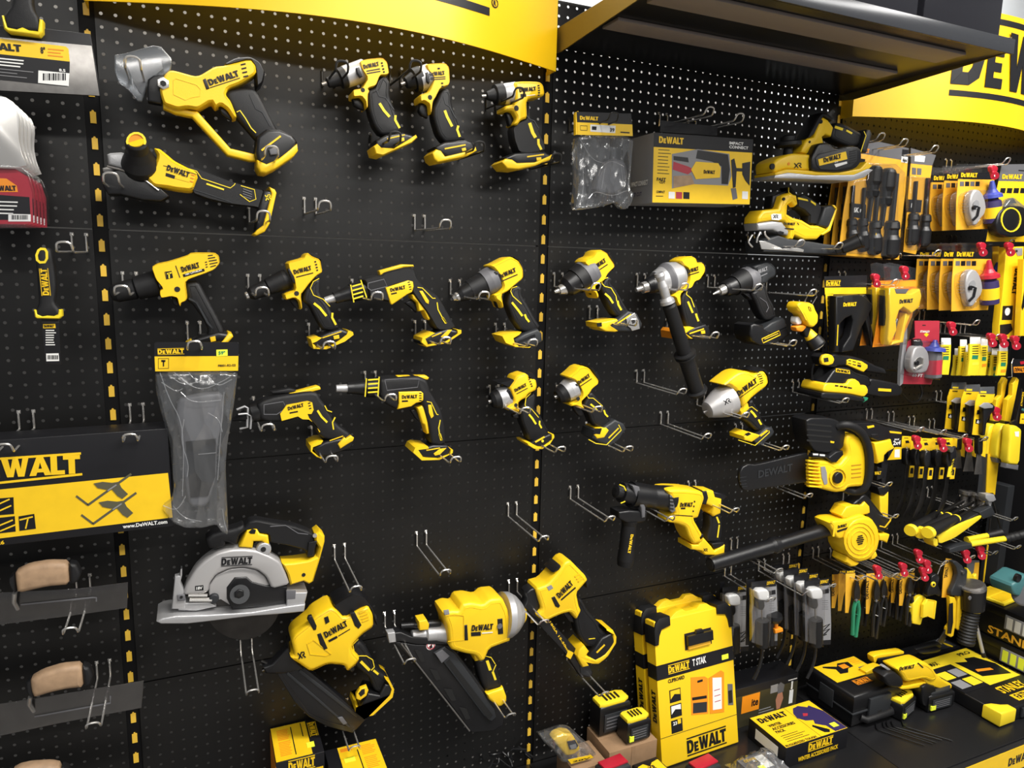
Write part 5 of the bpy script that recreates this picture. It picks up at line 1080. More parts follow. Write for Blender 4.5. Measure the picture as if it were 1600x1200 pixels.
t = Tool('jigsaw', 'yellow cordless jigsaw on its side shoe, right under the planer', 'power tool', 700, 500, .12, fr=(1150, 280, 7.27))
t.s('front_motor', K, '370 330 390 190 480 135 570 140 500 200 450 345', -26, 8, 6)
t.s('housing', Y, '198 500 205 430 262 355 430 340 475 195 560 160 640 190 655 290 620 320 585 270 540 300 532 400 600 440 700 465 800 525 890 530 1000 578 930 632 870 688 720 690 620 640 600 692 550 680 560 570 500 480 370 475', -30, 30, 8)
t.s(None, WH, '395 405 425 390 512 395 515 452 480 466 405 460', 28, 31, 0); XRm(t, 425, 405, 52, 38, 31.6, KC); t.t('DeWALT', '540 520 672 522', 30, 31, KC, 0); t.r(None, KC, '552 560 660 568', 14, 31, .5); t.r(None, KC, '700 495 715 520', 8, 31, .5); t.b(None, KD, 548, 225, 18, 28, 32)
t.s('gear_case', GA, '192 505 370 478 480 492 552 590 545 640 450 625 375 580 205 582', -26, 31, 6); t.s(None, K, '460 600 500 585 545 600 540 625 480 625', 29, 32, 1)
t.s('grip', KR, '560 95 600 85 680 190 740 165 830 215 945 305 935 420 890 530 790 510 800 420 740 360 660 320 660 215 600 160', -19, 20, 8); t.s(None, YB, '705 205 810 230 820 250 705 228', 19, 21.5, 0); t.s(None, YB, '850 240 905 275 905 300 850 262', 19, 21.5, 0); t.r(None, YB, '600 95 600 150 660 190', 8, 21.4)
t.s('trigger', K, '560 300 600 275 635 300 620 350 570 330', -9, 9, 4)
t.s('battery_foot', G3, '880 530 950 320 1030 300 1080 345 1050 440 1000 560 940 545', -36, 30, 6); t.s('foot_rim', Y, '1030 296 1062 300 1088 340 1010 590 930 640 900 630 980 570 1068 350', -37, 32, 3)
t.s('shoe', G3, '240 700 420 640 540 680 820 715 930 735 1100 755 1210 770 1190 865 800 850 500 840 250 830', -44, 30, 5); t.s('shoe_plate', CH, '262 700 330 705 420 740 530 790 700 780 770 800 760 830 600 815 290 795', 28, 32, 1)
t.tb('blade_guard', CH, [(182, 635, 20), (150, 690, 24), (140, 720, 26), (185, 770, 22)], 2.5, 8, 1); t.tb(None, CH, [(275, 600, 26), (240, 670, 28), (235, 720, 26)], 2.5, 8, 1); t.tb(None, CH, [(325, 590, 32), (330, 640, 34), (380, 680, 34)], 2.5, 8, 1)
t.c('dust_nozzle', K, '1130 815 1425 690', [(0, 40), (.2, 46), (.25, 60), (.9, 74), (.92, 80), (1, 80)], w=46, w2=90, seg=24)
t.done()
t = Tool('work_light', 'small yellow pocket work light hanging below the jigsaw', 'lamp', 220, 900, .15, fr=(1230, 380, 8))
t.s('body', Y, '80 795 108 735 150 728 240 738 290 765 318 840 350 895 345 990 290 1048 235 1035 200 970 160 890 100 850', -22, 24, 8, 1); t.r(None, K, '265 795 290 800 300 850 282 845 265 795', 5, 25); t.r(None, YB, '120 760 200 880 240 960', 8, 25)
t.tb('hanging_loop', ST, [(210, 740, 8), (270, 630, 16), (365, 645, 16), (370, 665, 12), (300, 785, 10)], 1.6, 6); t.tb(None, ST, [(350, 640, 14), (392, 595, 24)], 1.6, 6)
t.s('side_lens', WH, '95 920 130 915 165 975 160 1010 110 1020 85 980', -18, 6, 4, 1); t.s('knuckle', OR, '85 1040 180 1020 230 1040 170 1110 100 1095', -12, 12, 4, 1); t.s('neck', K, '190 1060 240 1035 280 1060 240 1180 210 1160', -12, 12, 4, 1)
t.c('lamp_head', K, '240 1090 385 1290', [(0, 40, Y), (.1, 52, Y), (.45, 66, K), (.5, 82, K), (.9, 92, K), (1, 88)], w=-4, w2=16, seg=24); t.c('lens', WH, '372 1272 385 1290', '0 74 1 70', w=16, w2=20)
t.done()
t = Tool('orbital_sander', 'corded black and yellow sander with its cable looping behind', 'power tool', 600, 700, .12, fr=(1230, 500, 8))
t.s('top_handle', K, '400 470 430 425 560 415 640 418 800 450 950 500 1060 560 1180 600 1200 680 1100 660 960 640 860 590 740 560 600 570 540 590 430 570', -26, 28, 10, 1)
t.s('yellow_eye', Y, '415 500 440 440 500 422 560 440 585 490 565 550 500 570 430 555', 20, 32, 4, 1); t.s(None, KD, '455 475 510 468 518 518 462 528', 31, 33, 0)
t.s('vent_panel', Y, '740 500 780 485 930 515 1000 560 1000 600 950 650 920 640 740 560', 22, 31, 3); vents(t, '765 505 800 512 820 518 860 528 880 535 920 548 765 540 800 548 820 555 860 565', KC, 31.6, 10); t.s(None, KC, '880 555 925 565 920 590 875 578', 30, 32, 0)
t.s('housing', K, '440 740 520 620 580 580 720 590 800 650 960 690 1000 800 900 850 640 800 400 790', -34, 30, 8, 1); t.s(None, YC, '610 602 780 628 785 675 606 650', 29, 31, 0); t.t('DeWALT', '620 640 775 664', 28, 31.4, KC)
t.s('skirt', Y, '360 860 385 790 420 770 660 785 690 730 760 720 815 755 835 800 900 800 925 850 920 900 870 950 700 910 370 885', -52, 38, 7, 1); vents(t, '600 820 640 824 660 826 700 832 710 834 750 842 760 844 810 852', KC, 39, 16)
t.c('sanding_pad', K, '620 900 626 940', [(0, 1)]) if False else t.s('sanding_pad', K, '330 930 345 885 560 895 720 915 870 955 880 990 860 1010 600 975 340 960', -56, 42, 5, 1)
t.s('motor_tail', K, '940 780 1000 720 1120 740 1350 790 1400 850 1380 940 1150 960 980 930 920 900', -26, 26, 9, 1); t.r(None, YC, '1140 870 1300 880', 34, 27); vents(t, '960 880 1010 890 960 900 1005 910 965 860 1010 870', G2, 27, 6)
t.s('green_tag', GN, '910 1010 960 960 1010 970 1000 1000 950 1030', 20, 24, 1)
t.tb('power_cord', K, [(1390, 860, 0), (1500, 1000, -30), (1600, 1040, -50), (1680, 980, -60), (1690, 850, -60), (1600, 720, -60), (1400, 640, -60), (1250, 620, -40), (1180, 640, -10)], 3.5, 8, 3)
t.tb(None, K, [(420, 450, -10), (330, 540, -20), (300, 680, -20), (330, 830, -20), (420, 880, -10)], 3.5, 8, 3)
t.done()
t = Tool('chainsaw', 'yellow cordless chainsaw with black bar cover pointing left', 'power tool', 900, 500, .14, fr=(1140, 640, 5.714))
t.s('bar_cover', K, '85 560 110 510 160 482 230 490 600 400 700 380 720 640 600 660 300 700 150 725 110 710 85 640', -6, 8, 4, 1); t.t('DEWALT', '255 610 560 545', 60, 8.6, G3, 0); vents(t, '90 610 150 600 88 640 150 632 92 670 152 662 110 690 160 684', G3, 8.8, 5)
t.s('hand_guard', K, '640 90 680 62 820 60 900 72 960 105 995 160 995 270 970 330 940 360 820 380 720 370 660 260', -36, 26, 8, 1)
for k in range(4): t.r(None, KD, [690, 130+k*48, 910, 150+k*48], 16, 27)
t.s(None, YC, '900 280 935 285 930 300 900 296', 26, 28, 0)
t.s('housing', Y, '720 430 850 440 900 470 940 470 1000 400 1000 350 985 300 1000 215 1060 200 1120 240 1160 300 1190 380 1200 500 1190 620 1150 670 1010 680 980 715 900 725 760 690 700 640 690 560 700 500', -40, 36, 12, 1)
for k in range(8): t.s(None, Y, [695+k*1, 450+k*32, 800+k*3, 462+k*32, 800+k*3, 476+k*32, 695+k, 466+k*32], 30, 44, 3)
t.s(None, GR, '812 512 850 508 865 560 872 660 845 672 820 600', 34, 38, 0); t.b('tension_knob', K, 978, 612, 50, 30, 46, 20, rim=3); t.r(None, YC, ' '.join('%.0f %.0f' % (972+72*math.cos(a*.4488), 610+84*math.sin(a*.4488)) for a in range(14)), 8, 40, 3, True)
t.s('black_inlay', K, '740 392 850 395 880 420 940 370 1000 365 1005 400 940 470 900 470 850 430 730 425', 20, 42, 4); t.s(None, WH, '745 392 790 394 790 408 745 406', 41, 43, 0); t.s(None, WH, '805 398 850 402 850 416 805 412', 41, 43, 0)
for k in range(4): t.r(None, mat('vent_amber', (.5, .25, .01), .5) if not k else MATS['vent_amber'], [1090, 500+k*36, 1175, 490+k*36], 8, 37.5, 1.)
t.tb('front_handle', KR, [(960, 150, 20), (1040, 130, 40), (1140, 170, 44), (1210, 250, 44), (1245, 380, 44), (1250, 520, 44), (1235, 640, 42), (1190, 720, 34), (1100, 735, 10), (1010, 700, 0)], 13, 14, 2)
t.s('rear_handle', K, '1040 130 1120 110 1240 110 1340 130 1400 170 1420 250 1300 280 1230 250 1160 190', -20, 22, 8, 1); t.s(None, YC, '1225 150 1285 138 1290 155 1232 168', 20, 24, 0); t.s('trigger_lock', K, '1240 215 1300 210 1310 240 1250 250', -10, 24, 3)
t.s('rear_housing', Y, '1255 290 1410 258 1420 300 1445 335 1380 370 1350 400 1345 455 1290 475 1280 420', -24, 26, 6); t.s(None, K, '1290 500 1345 520 1355 600 1290 620', -20, 24, 4); t.t('WALT', '1292 582 1350 578', 26, 25, YC)
t.done()
t = Tool('leaf_blower', 'yellow round-bodied blower with long black tube pointing left', 'power tool', 1200, 420, .14, fr=(1090, 760, 4.848))
t.c('blower_tube', K, '95 592 1000 320', [(0, 42), (.01, 46), (.48, 44), (.5, 56), (.54, 52), (.55, 40), (.6, 42), (1, 46)], w=-6, seg=28)
t.c('tube_mouth', KD, '90 593 96 592', '0 34 1 34', w=-6)
t.s('inlet_neck', Y, '962 268 1000 245 1080 240 1150 215 1200 200 1240 210 1240 320 1100 370 1020 385', -34, 34, 8, 1); t.r(None, YC, '1012 262 1040 300 1030 380', 14, 35)
t.s('fan_housing', Y, '1075 370 1100 290 1150 235 1220 215 1280 225 1330 300 1340 390 1320 470 1260 540 1180 560 1110 520 1075 450', -36, 38, 12, 1)
t.t('DeWALT', '1062 318 1130 302', 20, 35, KC); t.s(None, KC, '1056 335 1138 308 1140 322 1060 348', 33, 35.5, 0)
for R_ in (118, 92, 62):
    t.r(None, Y, ' '.join('%.0f %.0f' % (1230+R_*math.cos(a*.3307), 410+R_*1.15*math.sin(a*.3307)) for a in range(19)), 6, 40, 3, True)
for k in range(5): t.r(None, KC, [1205+abs(k-2)*6, 380+k*15, 1262-abs(k-2)*6, 372+k*15], 8, 40)
t.s('mounting_feet', Y, '1100 515 1160 550 1195 565 1165 592 1130 595 1105 570 1090 560', -30, 30, 6); t.s(None, Y, '1280 500 1320 480 1332 510 1310 535 1280 545', -30, 30, 6)
t.s('top_housing', Y, '1060 210 1100 145 1160 130 1220 130 1240 105 1275 140 1280 190 1260 200 1180 215 1130 225 1080 235', -24, 26, 5); t.b(None, KD, 1235, 125, 10, 24, 28)
t.s('handle', K, '1150 130 1235 55 1265 60 1320 130 1390 215 1440 250 1425 300 1380 345 1340 320 1290 240 1240 190 1275 135 1240 105 1200 130', -20, 24, 8, 1); t.r(None, YC, '1380 300 1420 310 1460 260 1465 235', 10, 26)
t.s('battery_foot', Y, '1340 350 1390 345 1420 350 1400 415 1370 400 1340 395', -34, 30, 5); t.s('trigger', K, '1200 195 1225 175 1250 200 1230 215', -9, 14, 3)
t.done()
# ================================================================ RIGHT BAY: BLISTER PACKS AND HAND TOOLS
def stack(t, labels, dy=.05, dx=0, dz=0):
    """further copies of a hanging pack, each one deeper on the same hook"""
    o = t.done(); out = [o]
    for i, lb in enumerate(labels): out.append(copy_tree(o, (dx*(i+1), dy*(i+1), dz*(i+1)), lb))
    return out
def screwd(t, x0, y0, x1, y1, r, x2, y2, w=6, nm='screwdriver', vert=True):
    """moulded handle from (x0,y0) to (x1,y1), shaft on to (x2,y2)"""
    t.c(nm, K, [x0, y0, x1, y1], [(0, r*.55), (.05, r*.85), (.12, r), (.5, r*1.02), (.62, r*.78), (.75, r*.75), (.8, r*.9), (.95, r*.8), (1, r*.6)], w=w, seg=16)
    t.c(None, DS, [x1, y1, x2, y2], [(0, r*.3), (1, r*.28)], w=w, seg=8)
t = Tool('screwdriver_pack', 'front screwdriver pack with grey header, six tools on a yellow card', 'package', 450, 650, .105, 'screwdriver packs on the two long hooks', fr=(1290, 200, 6))
t.s('card', YO, '325 235 772 308 745 620 705 960 690 1235 120 1190 165 800 230 400', -2, 0, .3, tp=1); t.s(None, G2, '345 110 500 128 780 190 772 308 325 238', -2, .3, 0, tp=1); t.s(None, KC, '720 200 778 205 772 270 715 262', -1, .8, 0, tp=1); t.s(None, WH, '712 265 772 272 768 330 708 320', -1, .8, 0, tp=1); t.t('6pc', '722 312 764 318', 30, 1, KC)
t.t('DeWALT', '240 222 410 238', 42, .6, OR)
screwd(t, 460, 355, 430, 655, 52, 400, 880); screwd(t, 590, 380, 550, 735, 52, 525, 920); screwd(t, 250, 1130, 245, 850, 42, 262, 540); screwd(t, 350, 1160, 345, 850, 42, 365, 560); screwd(t, 450, 1190, 465, 870, 50, 490, 600); screwd(t, 590, 1230, 620, 870, 62, 665, 430)
t.s('label_box', KC, '232 705 382 716 376 845 228 832', 0, 3, .5, tp=1); t.t('16K', '245 788 310 792', 44, 3.4, WH); t.t('PSI', '320 790 362 793', 28, 3.4, WH)
t.s(None, KC, '320 285 372 292 368 345 316 338', 0, .8, 0, tp=1); t.s(None, WH, '322 348 368 354 364 405 318 400', 0, .8, 0, tp=1)
t.s('blister', CL, '380 330 640 340 720 420 700 960 690 1220 180 1170 200 840 240 500 370 480', 0, 20, 3, tp=.5)
t.t('DEWALT', '470 1130 488 985', 16, 20.5, YC)
stack(t, ['middle screwdriver pack, only its left edge shows', 'rear screwdriver pack, closest to the pegboard'], .03)
t = Tool('screwdriver_pack', 'narrow screwdriver pack right of the large six piece pack', 'package', 880, 700, .105, 'screwdriver packs on the two long hooks', fr=(1290, 200, 6))
t.s('card', YO, '800 330 1000 352 960 640 900 1000 845 1185 730 1160 760 800', -2, 0, .3, tp=1); t.s(None, G2, '800 188 1035 255 1000 352 800 332', -2, .4, 0, tp=1); t.s(None, WH, '838 245 935 265 925 320 835 312', -1, .8, 0, tp=1)
t.s(None, G2, '812 370 850 375 848 438 810 434', 0, .8, 0, tp=1); t.s(None, G2, '860 375 900 380 896 440 858 438', 0, .8, 0, tp=1); t.s('label_box', KC, '760 668 905 675 895 790 750 782', 0, 3, .5, tp=1); t.t('16K', '800 744 850 748', 38, 3.4, WH)
screwd(t, 800, 1100, 825, 800, 44, 850, 500); screwd(t, 905, 1120, 935, 810, 44, 960, 470); t.s('blister', CL, '770 450 980 470 930 1000 850 1150 745 1140 765 800', 0, 18, 3, tp=.5)
t.done()
def reelpack(label, group, x, y, D, fr, ox, oy, s, bottle, first=True):
    """clear-topped card with a grey chalk-line reel and a bottle of chalk; local pixels scaled by s"""
    q = lambda st: [(ox+a*s) if i % 2 == 0 else (oy+a*s) for i, a in enumerate(nums(st))]
    t = Tool('chalk_reel_pack', label, 'package', x, y, D, group, fr=fr)
    t.s('card', YO, q('20 165 410 170 400 520 375 700 -5 715 0 400'), -2, 0, .3, tp=1); t.s(None, KC, q('30 90 420 95 412 160 20 158'), -2, .2, 0, tp=1); t.s('clear_header', CL, q('0 0 430 0 432 100 0 95'), -1, 1, .3, tp=1)
    t.cur = t.parts[0]; t.t('DeWALT', q('48 142 225 145'), 48*s, .8, YC)
    for k in range(4): t.s(None, KC if k % 2 else G2, q('%d 190 %d 190 %d 240 %d 240' % (40+k*56, 84+k*56, 82+k*56, 38+k*56)), 0, .6, 0, tp=1)
    t.s('chalk_reel', SG, q('160 300 190 275 230 285 265 330 290 400 300 480 280 550 235 600 200 660 165 665 145 600 125 500 125 400 140 340'), 0, 26, 6, 1); t.b(None, GR, q('215 440')[0], q('215 440')[1], 48*s, 24, 29); t.b(None, KC, q('200 470')[0], q('200 470')[1], 24*s, 28, 33, 12); t.r(None, KC, q('215 460 250 470 230 560 180 610'), 22*s, 30, 3)
    t.s('clear_blister', CL, q('60 330 130 290 300 280 310 400 300 600 200 690 130 640 70 560 50 440'), 0, 22, 4, 1, tp=.5); vents(t, q('62 400 120 400 58 430 120 430 56 460 120 460 58 490 120 490 62 520 124 520'), CL2, 20, 6*s)
    t.c('chalk_bottle', KC, q('385 640 385 360'), [(0, 50*s, NV), (.03, 60*s, NV), (.2, 60*s, YC), (.62, 60*s, NV), (.85, 56*s, NV), (.9, 40*s, NV), (1, 36*s)], w=14, seg=16)
    t.c('bottle_cap', bottle, q('385 365 385 180'), [(0, 66*s), (.2, 62*s), (.3, 40*s), (.5, 26*s), (.95, 14*s), (1, 8*s)], w=14, seg=14)
    return t
fr3 = (1430, 230, 7.06)
t = reelpack('front one of the three upper chalk reel packs, blue bottle cap', 'upper row of chalk reel packs', 640, 600, .16, fr3, 455, 185, 1.02, BL)
stack(t, ['middle one of the three upper chalk reel packs', 'rear one of the three upper chalk reel packs, in shade'], .045, 0, 0)
fr4 = (1360, 370, 6.667)
t = reelpack('front one of the four lower chalk reel packs, red bottle cap', 'lower row of chalk reel packs', 1060, 450, .16, fr4, 850, 62, 1.0, RD)
stack(t, ['second of the four lower chalk reel packs counted from the front', 'third of the four lower chalk reel packs counted from the front', 'rearmost of the four lower chalk reel packs'], .042)
t = Tool('chalk_bottle', 'dark chalk bottle with blue cap behind the red-capped chalk reel pack', 'bottle', 1325, 480, .12, fr=fr4)
t.c('bottle', NV, '1325 700 1325 420', [(0, 46), (.03, 56), (.3, 56, YC), (.65, 56, NV), (.9, 50), (1, 36)], seg=16); t.c('cap', BL, '1325 425 1325 265', '0 52 .2 50 .35 30 .9 14 1 8', seg=14)
t.s('backing_card', YC, '1270 90 1345 95 1330 330 1280 400', -20, -18, 0, tp=1); t.done()
t = Tool('tape_pack', 'yellow card with a round black long tape in a yellow ring, upper right edge', 'package', 1040, 650, .17, fr=fr3)
t.s('card', YC, '925 370 1260 378 1230 1045 785 1040 850 700', -2, 0, .3, tp=1); t.s(None, G2, '960 190 1270 185 1260 380 925 372', -2, .3, 0, tp=1); t.s(None, KC, '1140 250 1230 255 1230 268 1140 262', 0, .6, 0, tp=1); t.t('DeWALT', '958 350 1180 352', 52, .8, YC)
for k in range(4): t.s(None, KC, [945+k*74, 450, 1000+k*74, 452, 990+k*74, 508, 935+k*74, 505], 0, .6, 0, tp=1)
t.s('blister', CL2, '1010 570 1060 555 1100 590 1190 660 1240 760 1230 900 1150 990 1020 1000 920 960 860 880 870 760 930 670', 0, 24, 8, 1, tp=.5); t.s('tape_case', K, '900 700 990 650 1150 650 1230 720 1260 850 1200 980 1000 1000 890 960 860 860', 0, 34, 8, 1); t.r(None, YB, ' '.join('%.0f %.0f' % (1060+105*math.cos(a*.3307), 800+130*math.sin(a*.3307)) for a in range(19)), 14, 36, 2, True); t.s('nozzle', K, '1015 620 1060 560 1100 620', 0, 20, 4)
t.done()
# staplers
t = Tool('stapler_pack', 'black hand stapler on a black card with yellow band, next to the right post', 'package', 480, 700, .13, fr=(1200, 300, 4))
t.s('card', KC, '352 528 620 520 616 640 600 650 560 700 400 1000 372 998 362 640', -2, 0, .3, tp=1); t.s(None, YC, '355 598 614 596 614 636 357 640', -1, .4, 0, tp=1); t.s(None, YC, '360 640 408 636 400 800 378 1000 370 800', -1, .4, 0, tp=1)
t.t('DeWALT', '362 584 452 582', 26, .6, YC, 3)
for k in range(10): t.s(None, KC, [372, 650+k*32, 400, 650+k*32, 398, 672+k*32, 374, 672+k*32], 0, .8, 0, tp=1)
t.s('stapler_body', K, '410 650 560 640 600 660 640 700 620 760 570 850 540 930 520 990 450 1000 460 960 500 900 520 800 510 770 470 790 440 820 430 1000 408 1000', 4, 34, 5); t.t('DeWALT', '470 716 552 712', 24, 34.6, YC)
t.s('lever', K, '570 650 600 640 625 680 640 720 620 760 650 900 655 960 640 960 580 720', 0, 24, 4); t.b(None, G2, 590, 672, 12, 22, 26); t.s(None, KD, '470 650 530 645 530 690 470 690', 33, 35, 1); t.r(None, YC, '438 830 432 960', 5, 35)
t.done()
t = Tool('stapler_pack', 'bright yellow hand stapler in a clear pack, right of the black stapler', 'package', 800, 750, .17, 'yellow stapler packs', fr=(1200, 300, 4))
t.s('card', OR, '735 560 925 548 930 620 900 780 820 955 655 970 700 700', -2, 0, .3, tp=1); t.s('clear_header', CL, '722 450 760 440 925 475 925 555 730 560', -1, 1, .3, tp=1)
t.s('stapler_body', Y, '740 600 790 600 800 625 880 635 935 605 945 650 930 720 880 760 860 740 830 720 805 740 785 800 790 860 760 930 740 955 732 920 745 780', 2, 34, 5); t.s(None, K, '718 612 752 612 735 830 712 836', 2, 20, 2)
t.s('lever', Y, '850 755 880 765 850 840 835 940 760 955 770 935 815 925 830 850', 0, 24, 4); t.t('DeWALT', '822 697 905 690', 24, 34.6, KC); t.s(None, G2, '790 605 880 605 860 635 800 635', 30, 35, 1); t.s('magazine', ST, '775 860 800 790 808 800 790 880 780 905 768 900', 10, 26, 2)
t.s('blister', CL, '725 590 950 590 955 700 880 790 840 950 690 965 700 780', 0, 38, 5, tp=.5)
stack(t, ['yellow hand stapler pack hidden behind the front one'], .045)
# level
t = Tool('spirit_level', 'tall yellow spirit level with black lettering at the right edge', 'hand tool', 1500, 480, .16, fr=(1200, 300, 4))
t.s('body', Y, '1490 345 1600 340 1596 500 1580 700 1570 880 1560 920 1442 925 1445 830 1470 600', -12, 12, 2, tp=1); t.t('DeWALT', '1545 478 1522 640', 30, 12.4, KC); t.s(None, KC, '1468 712 1532 710 1525 800 1462 800', 12, 12.6, 0, tp=1); t.b('bubble_vial', WH, 1498, 748, 24, 12, 14, 16); t.s(None, KC, '1450 830 1520 822 1530 860 1500 890 1450 900', 12, 12.6, 0, tp=1)
t.s('hang_plate', GA, '1540 350 1590 350 1590 395 1560 400', 12, 14, .5); t.s(None, KD, '1548 362 1560 362 1560 376 1548 376', 14, 14.4, 0)
t.done()
t = Tool('spirit_level', 'slimmer yellow rail at the very right edge beside the tall level', 'hand tool', 1590, 600, .2, fr=(1200, 300, 4))
t.s('body', Y, '1600 420 1700 420 1650 900 1575 900', -10, 10, 2, tp=1); t.s(None, K, '1604 600 1610 580 1612 700 1590 740 1585 720', 10, 10.6, 0, tp=1); t.s(None, K, '1640 600 1700 600 1690 700 1630 700', 10, 10.6, 0, tp=1); t.done()
# red chalk reel pack
t = Tool('chalk_reel_pack', 'red chalk reel pack with steel reel and blue capped bottle', 'package', 260, 560, .15, fr=(1400, 490, 8))
t.s('card', RC, '145 350 240 300 545 380 520 500 455 840 440 885 85 880 120 520', -2, 0, .3, tp=1); t.s(None, RC, '235 90 545 90 540 380 240 300', -2, .3, 0, tp=1); t.s('side_flap', GR, '118 130 138 120 140 300 88 870 50 905 60 600', -10, 0, 0, tp=1)
t.cur = t.parts[0]; t.s(None, YC, '350 262 382 240 412 262 380 292', 0, .8, 0, tp=1); t.s(None, KD, '330 140 372 140 372 152 330 152', 0, .8, 0, tp=1); t.t('STANLEY', '300 235 420 238', 24, .8, WH); t.t('60 FT', '200 788 330 792', 34, .8, WH)
t.s('chalk_reel', SG, '215 410 320 400 380 480 395 620 360 720 290 750 200 740 160 680 165 560', 0, 30, 9, 1); t.b(None, ST, 290, 620, 74, 28, 33, 20); t.b(None, K, 270, 620, 30, 32, 38, 12); t.r(None, CH, '350 560 345 640 240 700', 18, 36, 4); t.s('reel_cap', K, '230 320 300 315 330 380 300 430 240 430', 0, 20, 5)
t.c('chalk_bottle', G2, '455 800 470 460', [(0, 60), (.04, 68), (.15, 68, RC), (.68, 68, G2), (.92, 62), (1, 50)], w=10, seg=16); t.c('bottle_cap', BL, '472 465 490 330', '0 90 .3 84 .4 40 1 14', w=10, seg=14)
t.s('blister', CL, '160 320 540 350 545 560 500 830 100 770 150 560', 0, 32, 6, tp=.5); t.done()
# yellow blade packs in a row
def bladepack(label, x0, x1, y0, y1, D, extra=None, sk=-30):
    t = Tool('blade_pack', label, 'package', (x0+x1)/2, (y0+y1)/2, D, 'row of yellow saw blade packs', fr=(1400, 490, 8))
    t.s('sleeve', YB, [x0, y0, x1, y0, x1+sk*.2, (y0+y1)/2, x1+sk, y1, x0+sk, y1, x0+sk*.2, (y0+y1)/2], -4, 3, 1, tp=1)
    t.s('clear_top', WH, [x0+4, y0-85, x1-4, y0-85, x1-2, y0, x0+2, y0], -1, 1, .3, tp=1); t.cur = t.parts[0]
    m = (x0+x1)/2; h = (x1-x0)*.28
    for k in range(4): t.r(None, KC, [m-h, y0+30+k*30, m+h, y0+28+k*30], 10, 3.4, .4)
    t.s(None, GN, [m-h, y0+140, m+h, y0+140, m+h-6, y0+190, m-h-6, y0+190], 3, 3.4, 0, tp=1)
    if extra: t.s(None, extra, [m-h+0, y0+230, m+h, y0+225, m+h-4, y0+262, m-h-4, y0+266], 3, 3.8, 0, tp=1)
    return t.done()
for a in ((565, 690, 390, 765, .15, None), (735, 835, 520, 775, .09, None), (800, 890, 410, 775, .12, None), (870, 960, 480, 780, .13, None), (925, 1060, 380, 775, .17, YS), (1060, 1150, 400, 775, .15, OR), (1140, 1200, 480, 770, .12, None), (1200, 1300, 520, 775, .14, GN), (1290, 1400, 470, 775, .17, OR)):
    i = (565, 735, 800, 870, 925, 1060, 1140, 1200, 1290).index(a[0])
    bladepack(['yellow blade pack alone at the left of the row, beside the red reel pack', 'second yellow blade pack from the left, half hidden', 'third yellow blade pack from the left', 'fourth yellow blade pack from the left', 'widest yellow blade pack with a yellow price sticker', 'yellow blade pack with an orange sticker, middle of the row', 'narrow yellow blade pack behind two red tags', 'yellow blade pack with a green square below the red tags', 'rightmost yellow blade pack with an orange sticker'][i], *a)
t = Tool('accessory_card', 'yellow and black small card with orange lettering at the right edge', 'package', 1550, 690, .18, fr=(1400, 490, 8))
t.s('card', KC, '1460 570 1640 575 1640 740 1455 745', -2, 0, .3, tp=1); t.s(None, OR, '1470 665 1640 660 1640 735 1475 738', 0, .5, 0, tp=1); t.t('DEWALT', '1480 724 1600 722', 44, .8, KC); t.s(None, RD, '1550 600 1640 590 1640 625 1560 635', 0, .6, 0, tp=1); t.tb('clip', CH, [(1465, 560, 4), (1445, 620, 6), (1450, 790, 6), (1400, 795, 6)], 1.2); t.done()
# snap knife packs
t = Tool('knife_pack', 'front one of three folding knife packs on yellow cards', 'package', 560, 400, .19, 'folding knife packs', fr=(1470, 600, 8.57))
t.s('card', YC, '500 130 725 135 700 240 560 330 555 440 535 690 422 680 455 400 465 240', -2, 0, .3, tp=1); t.s('clear_header', CL2, '530 40 720 35 720 135 515 130', -1, 1, .3, tp=1); t.cur = t.parts[0]; t.s(None, YB, '535 95 612 98 610 122 533 120', 1, 1.5, 0, tp=1); t.t('DeWALT', '530 165 600 170', 18, .6, KC)
t.s(None, KC, '470 470 535 475 530 540 465 530', 0, .6, 0, tp=1); t.s(None, WH, '480 520 500 480 525 520 505 530', .6, 1, 0, tp=1); t.s(None, KC, '490 350 535 345 545 400 480 410', 0, .6, 0, tp=1)
t.s('knife', K, '560 300 620 250 680 260 712 300 700 350 640 420 600 500 575 690 552 690 560 480', 2, 20, 4, 1); t.s('knife_blade', GA, '515 300 580 250 640 250 700 290 690 320 580 330', 20, 24, 1)
stack(t, ['middle one of three folding knife packs on yellow cards', 'rear one of three folding knife packs on yellow cards'], .048)
# foam-handled yellow packs with wooden-edged saw tops
def rollpack(label, dx, D):
    t = Tool('drywall_saw_pack', label, 'package', 640+dx, 750, D, 'yellow bagged saws at the right edge', fr=(1470, 600, 8.57))
    t.s('bag', YB, [640+dx, 540, 760+dx, 520, 750+dx, 700, 720+dx, 950, 690+dx, 1010, 560+dx, 985, 590+dx, 720], -16, 16, 9, 1)
    t.s('handle', YC, [730+dx, 210, 790+dx, 150, 800+dx, 0, 850+dx, -90, 880+dx, -60, 830+dx, 200, 760+dx, 520, 690+dx, 510], -8, 8, 2); t.s('saw_blade', DS, [850+dx, -90, 930+dx, -80, 870+dx, 300, 800+dx, 500, 762+dx, 520, 830+dx, 200], -1, 1, .3)
    t.s('lower_edge', G2, [560+dx, 985, 695+dx, 1010, 690+dx, 1060, 580+dx, 1050], -10, 12, 3); t.s(None, K, [680+dx, 490, 760+dx, 500, 755+dx, 560, 690+dx, 550], -10, 12, 3)
    return t.done()
rollpack('left one of three yellow bagged saws near the right edge', 0, .12); rollpack('middle one of three yellow bagged saws near the right edge', 150, .15)
t = Tool('drywall_saw_pack', 'right one of three yellow bagged saws, with black lettered blade guard', 'package', 950, 800, .19, 'yellow bagged saws at the right edge', fr=(1470, 600, 8.57))
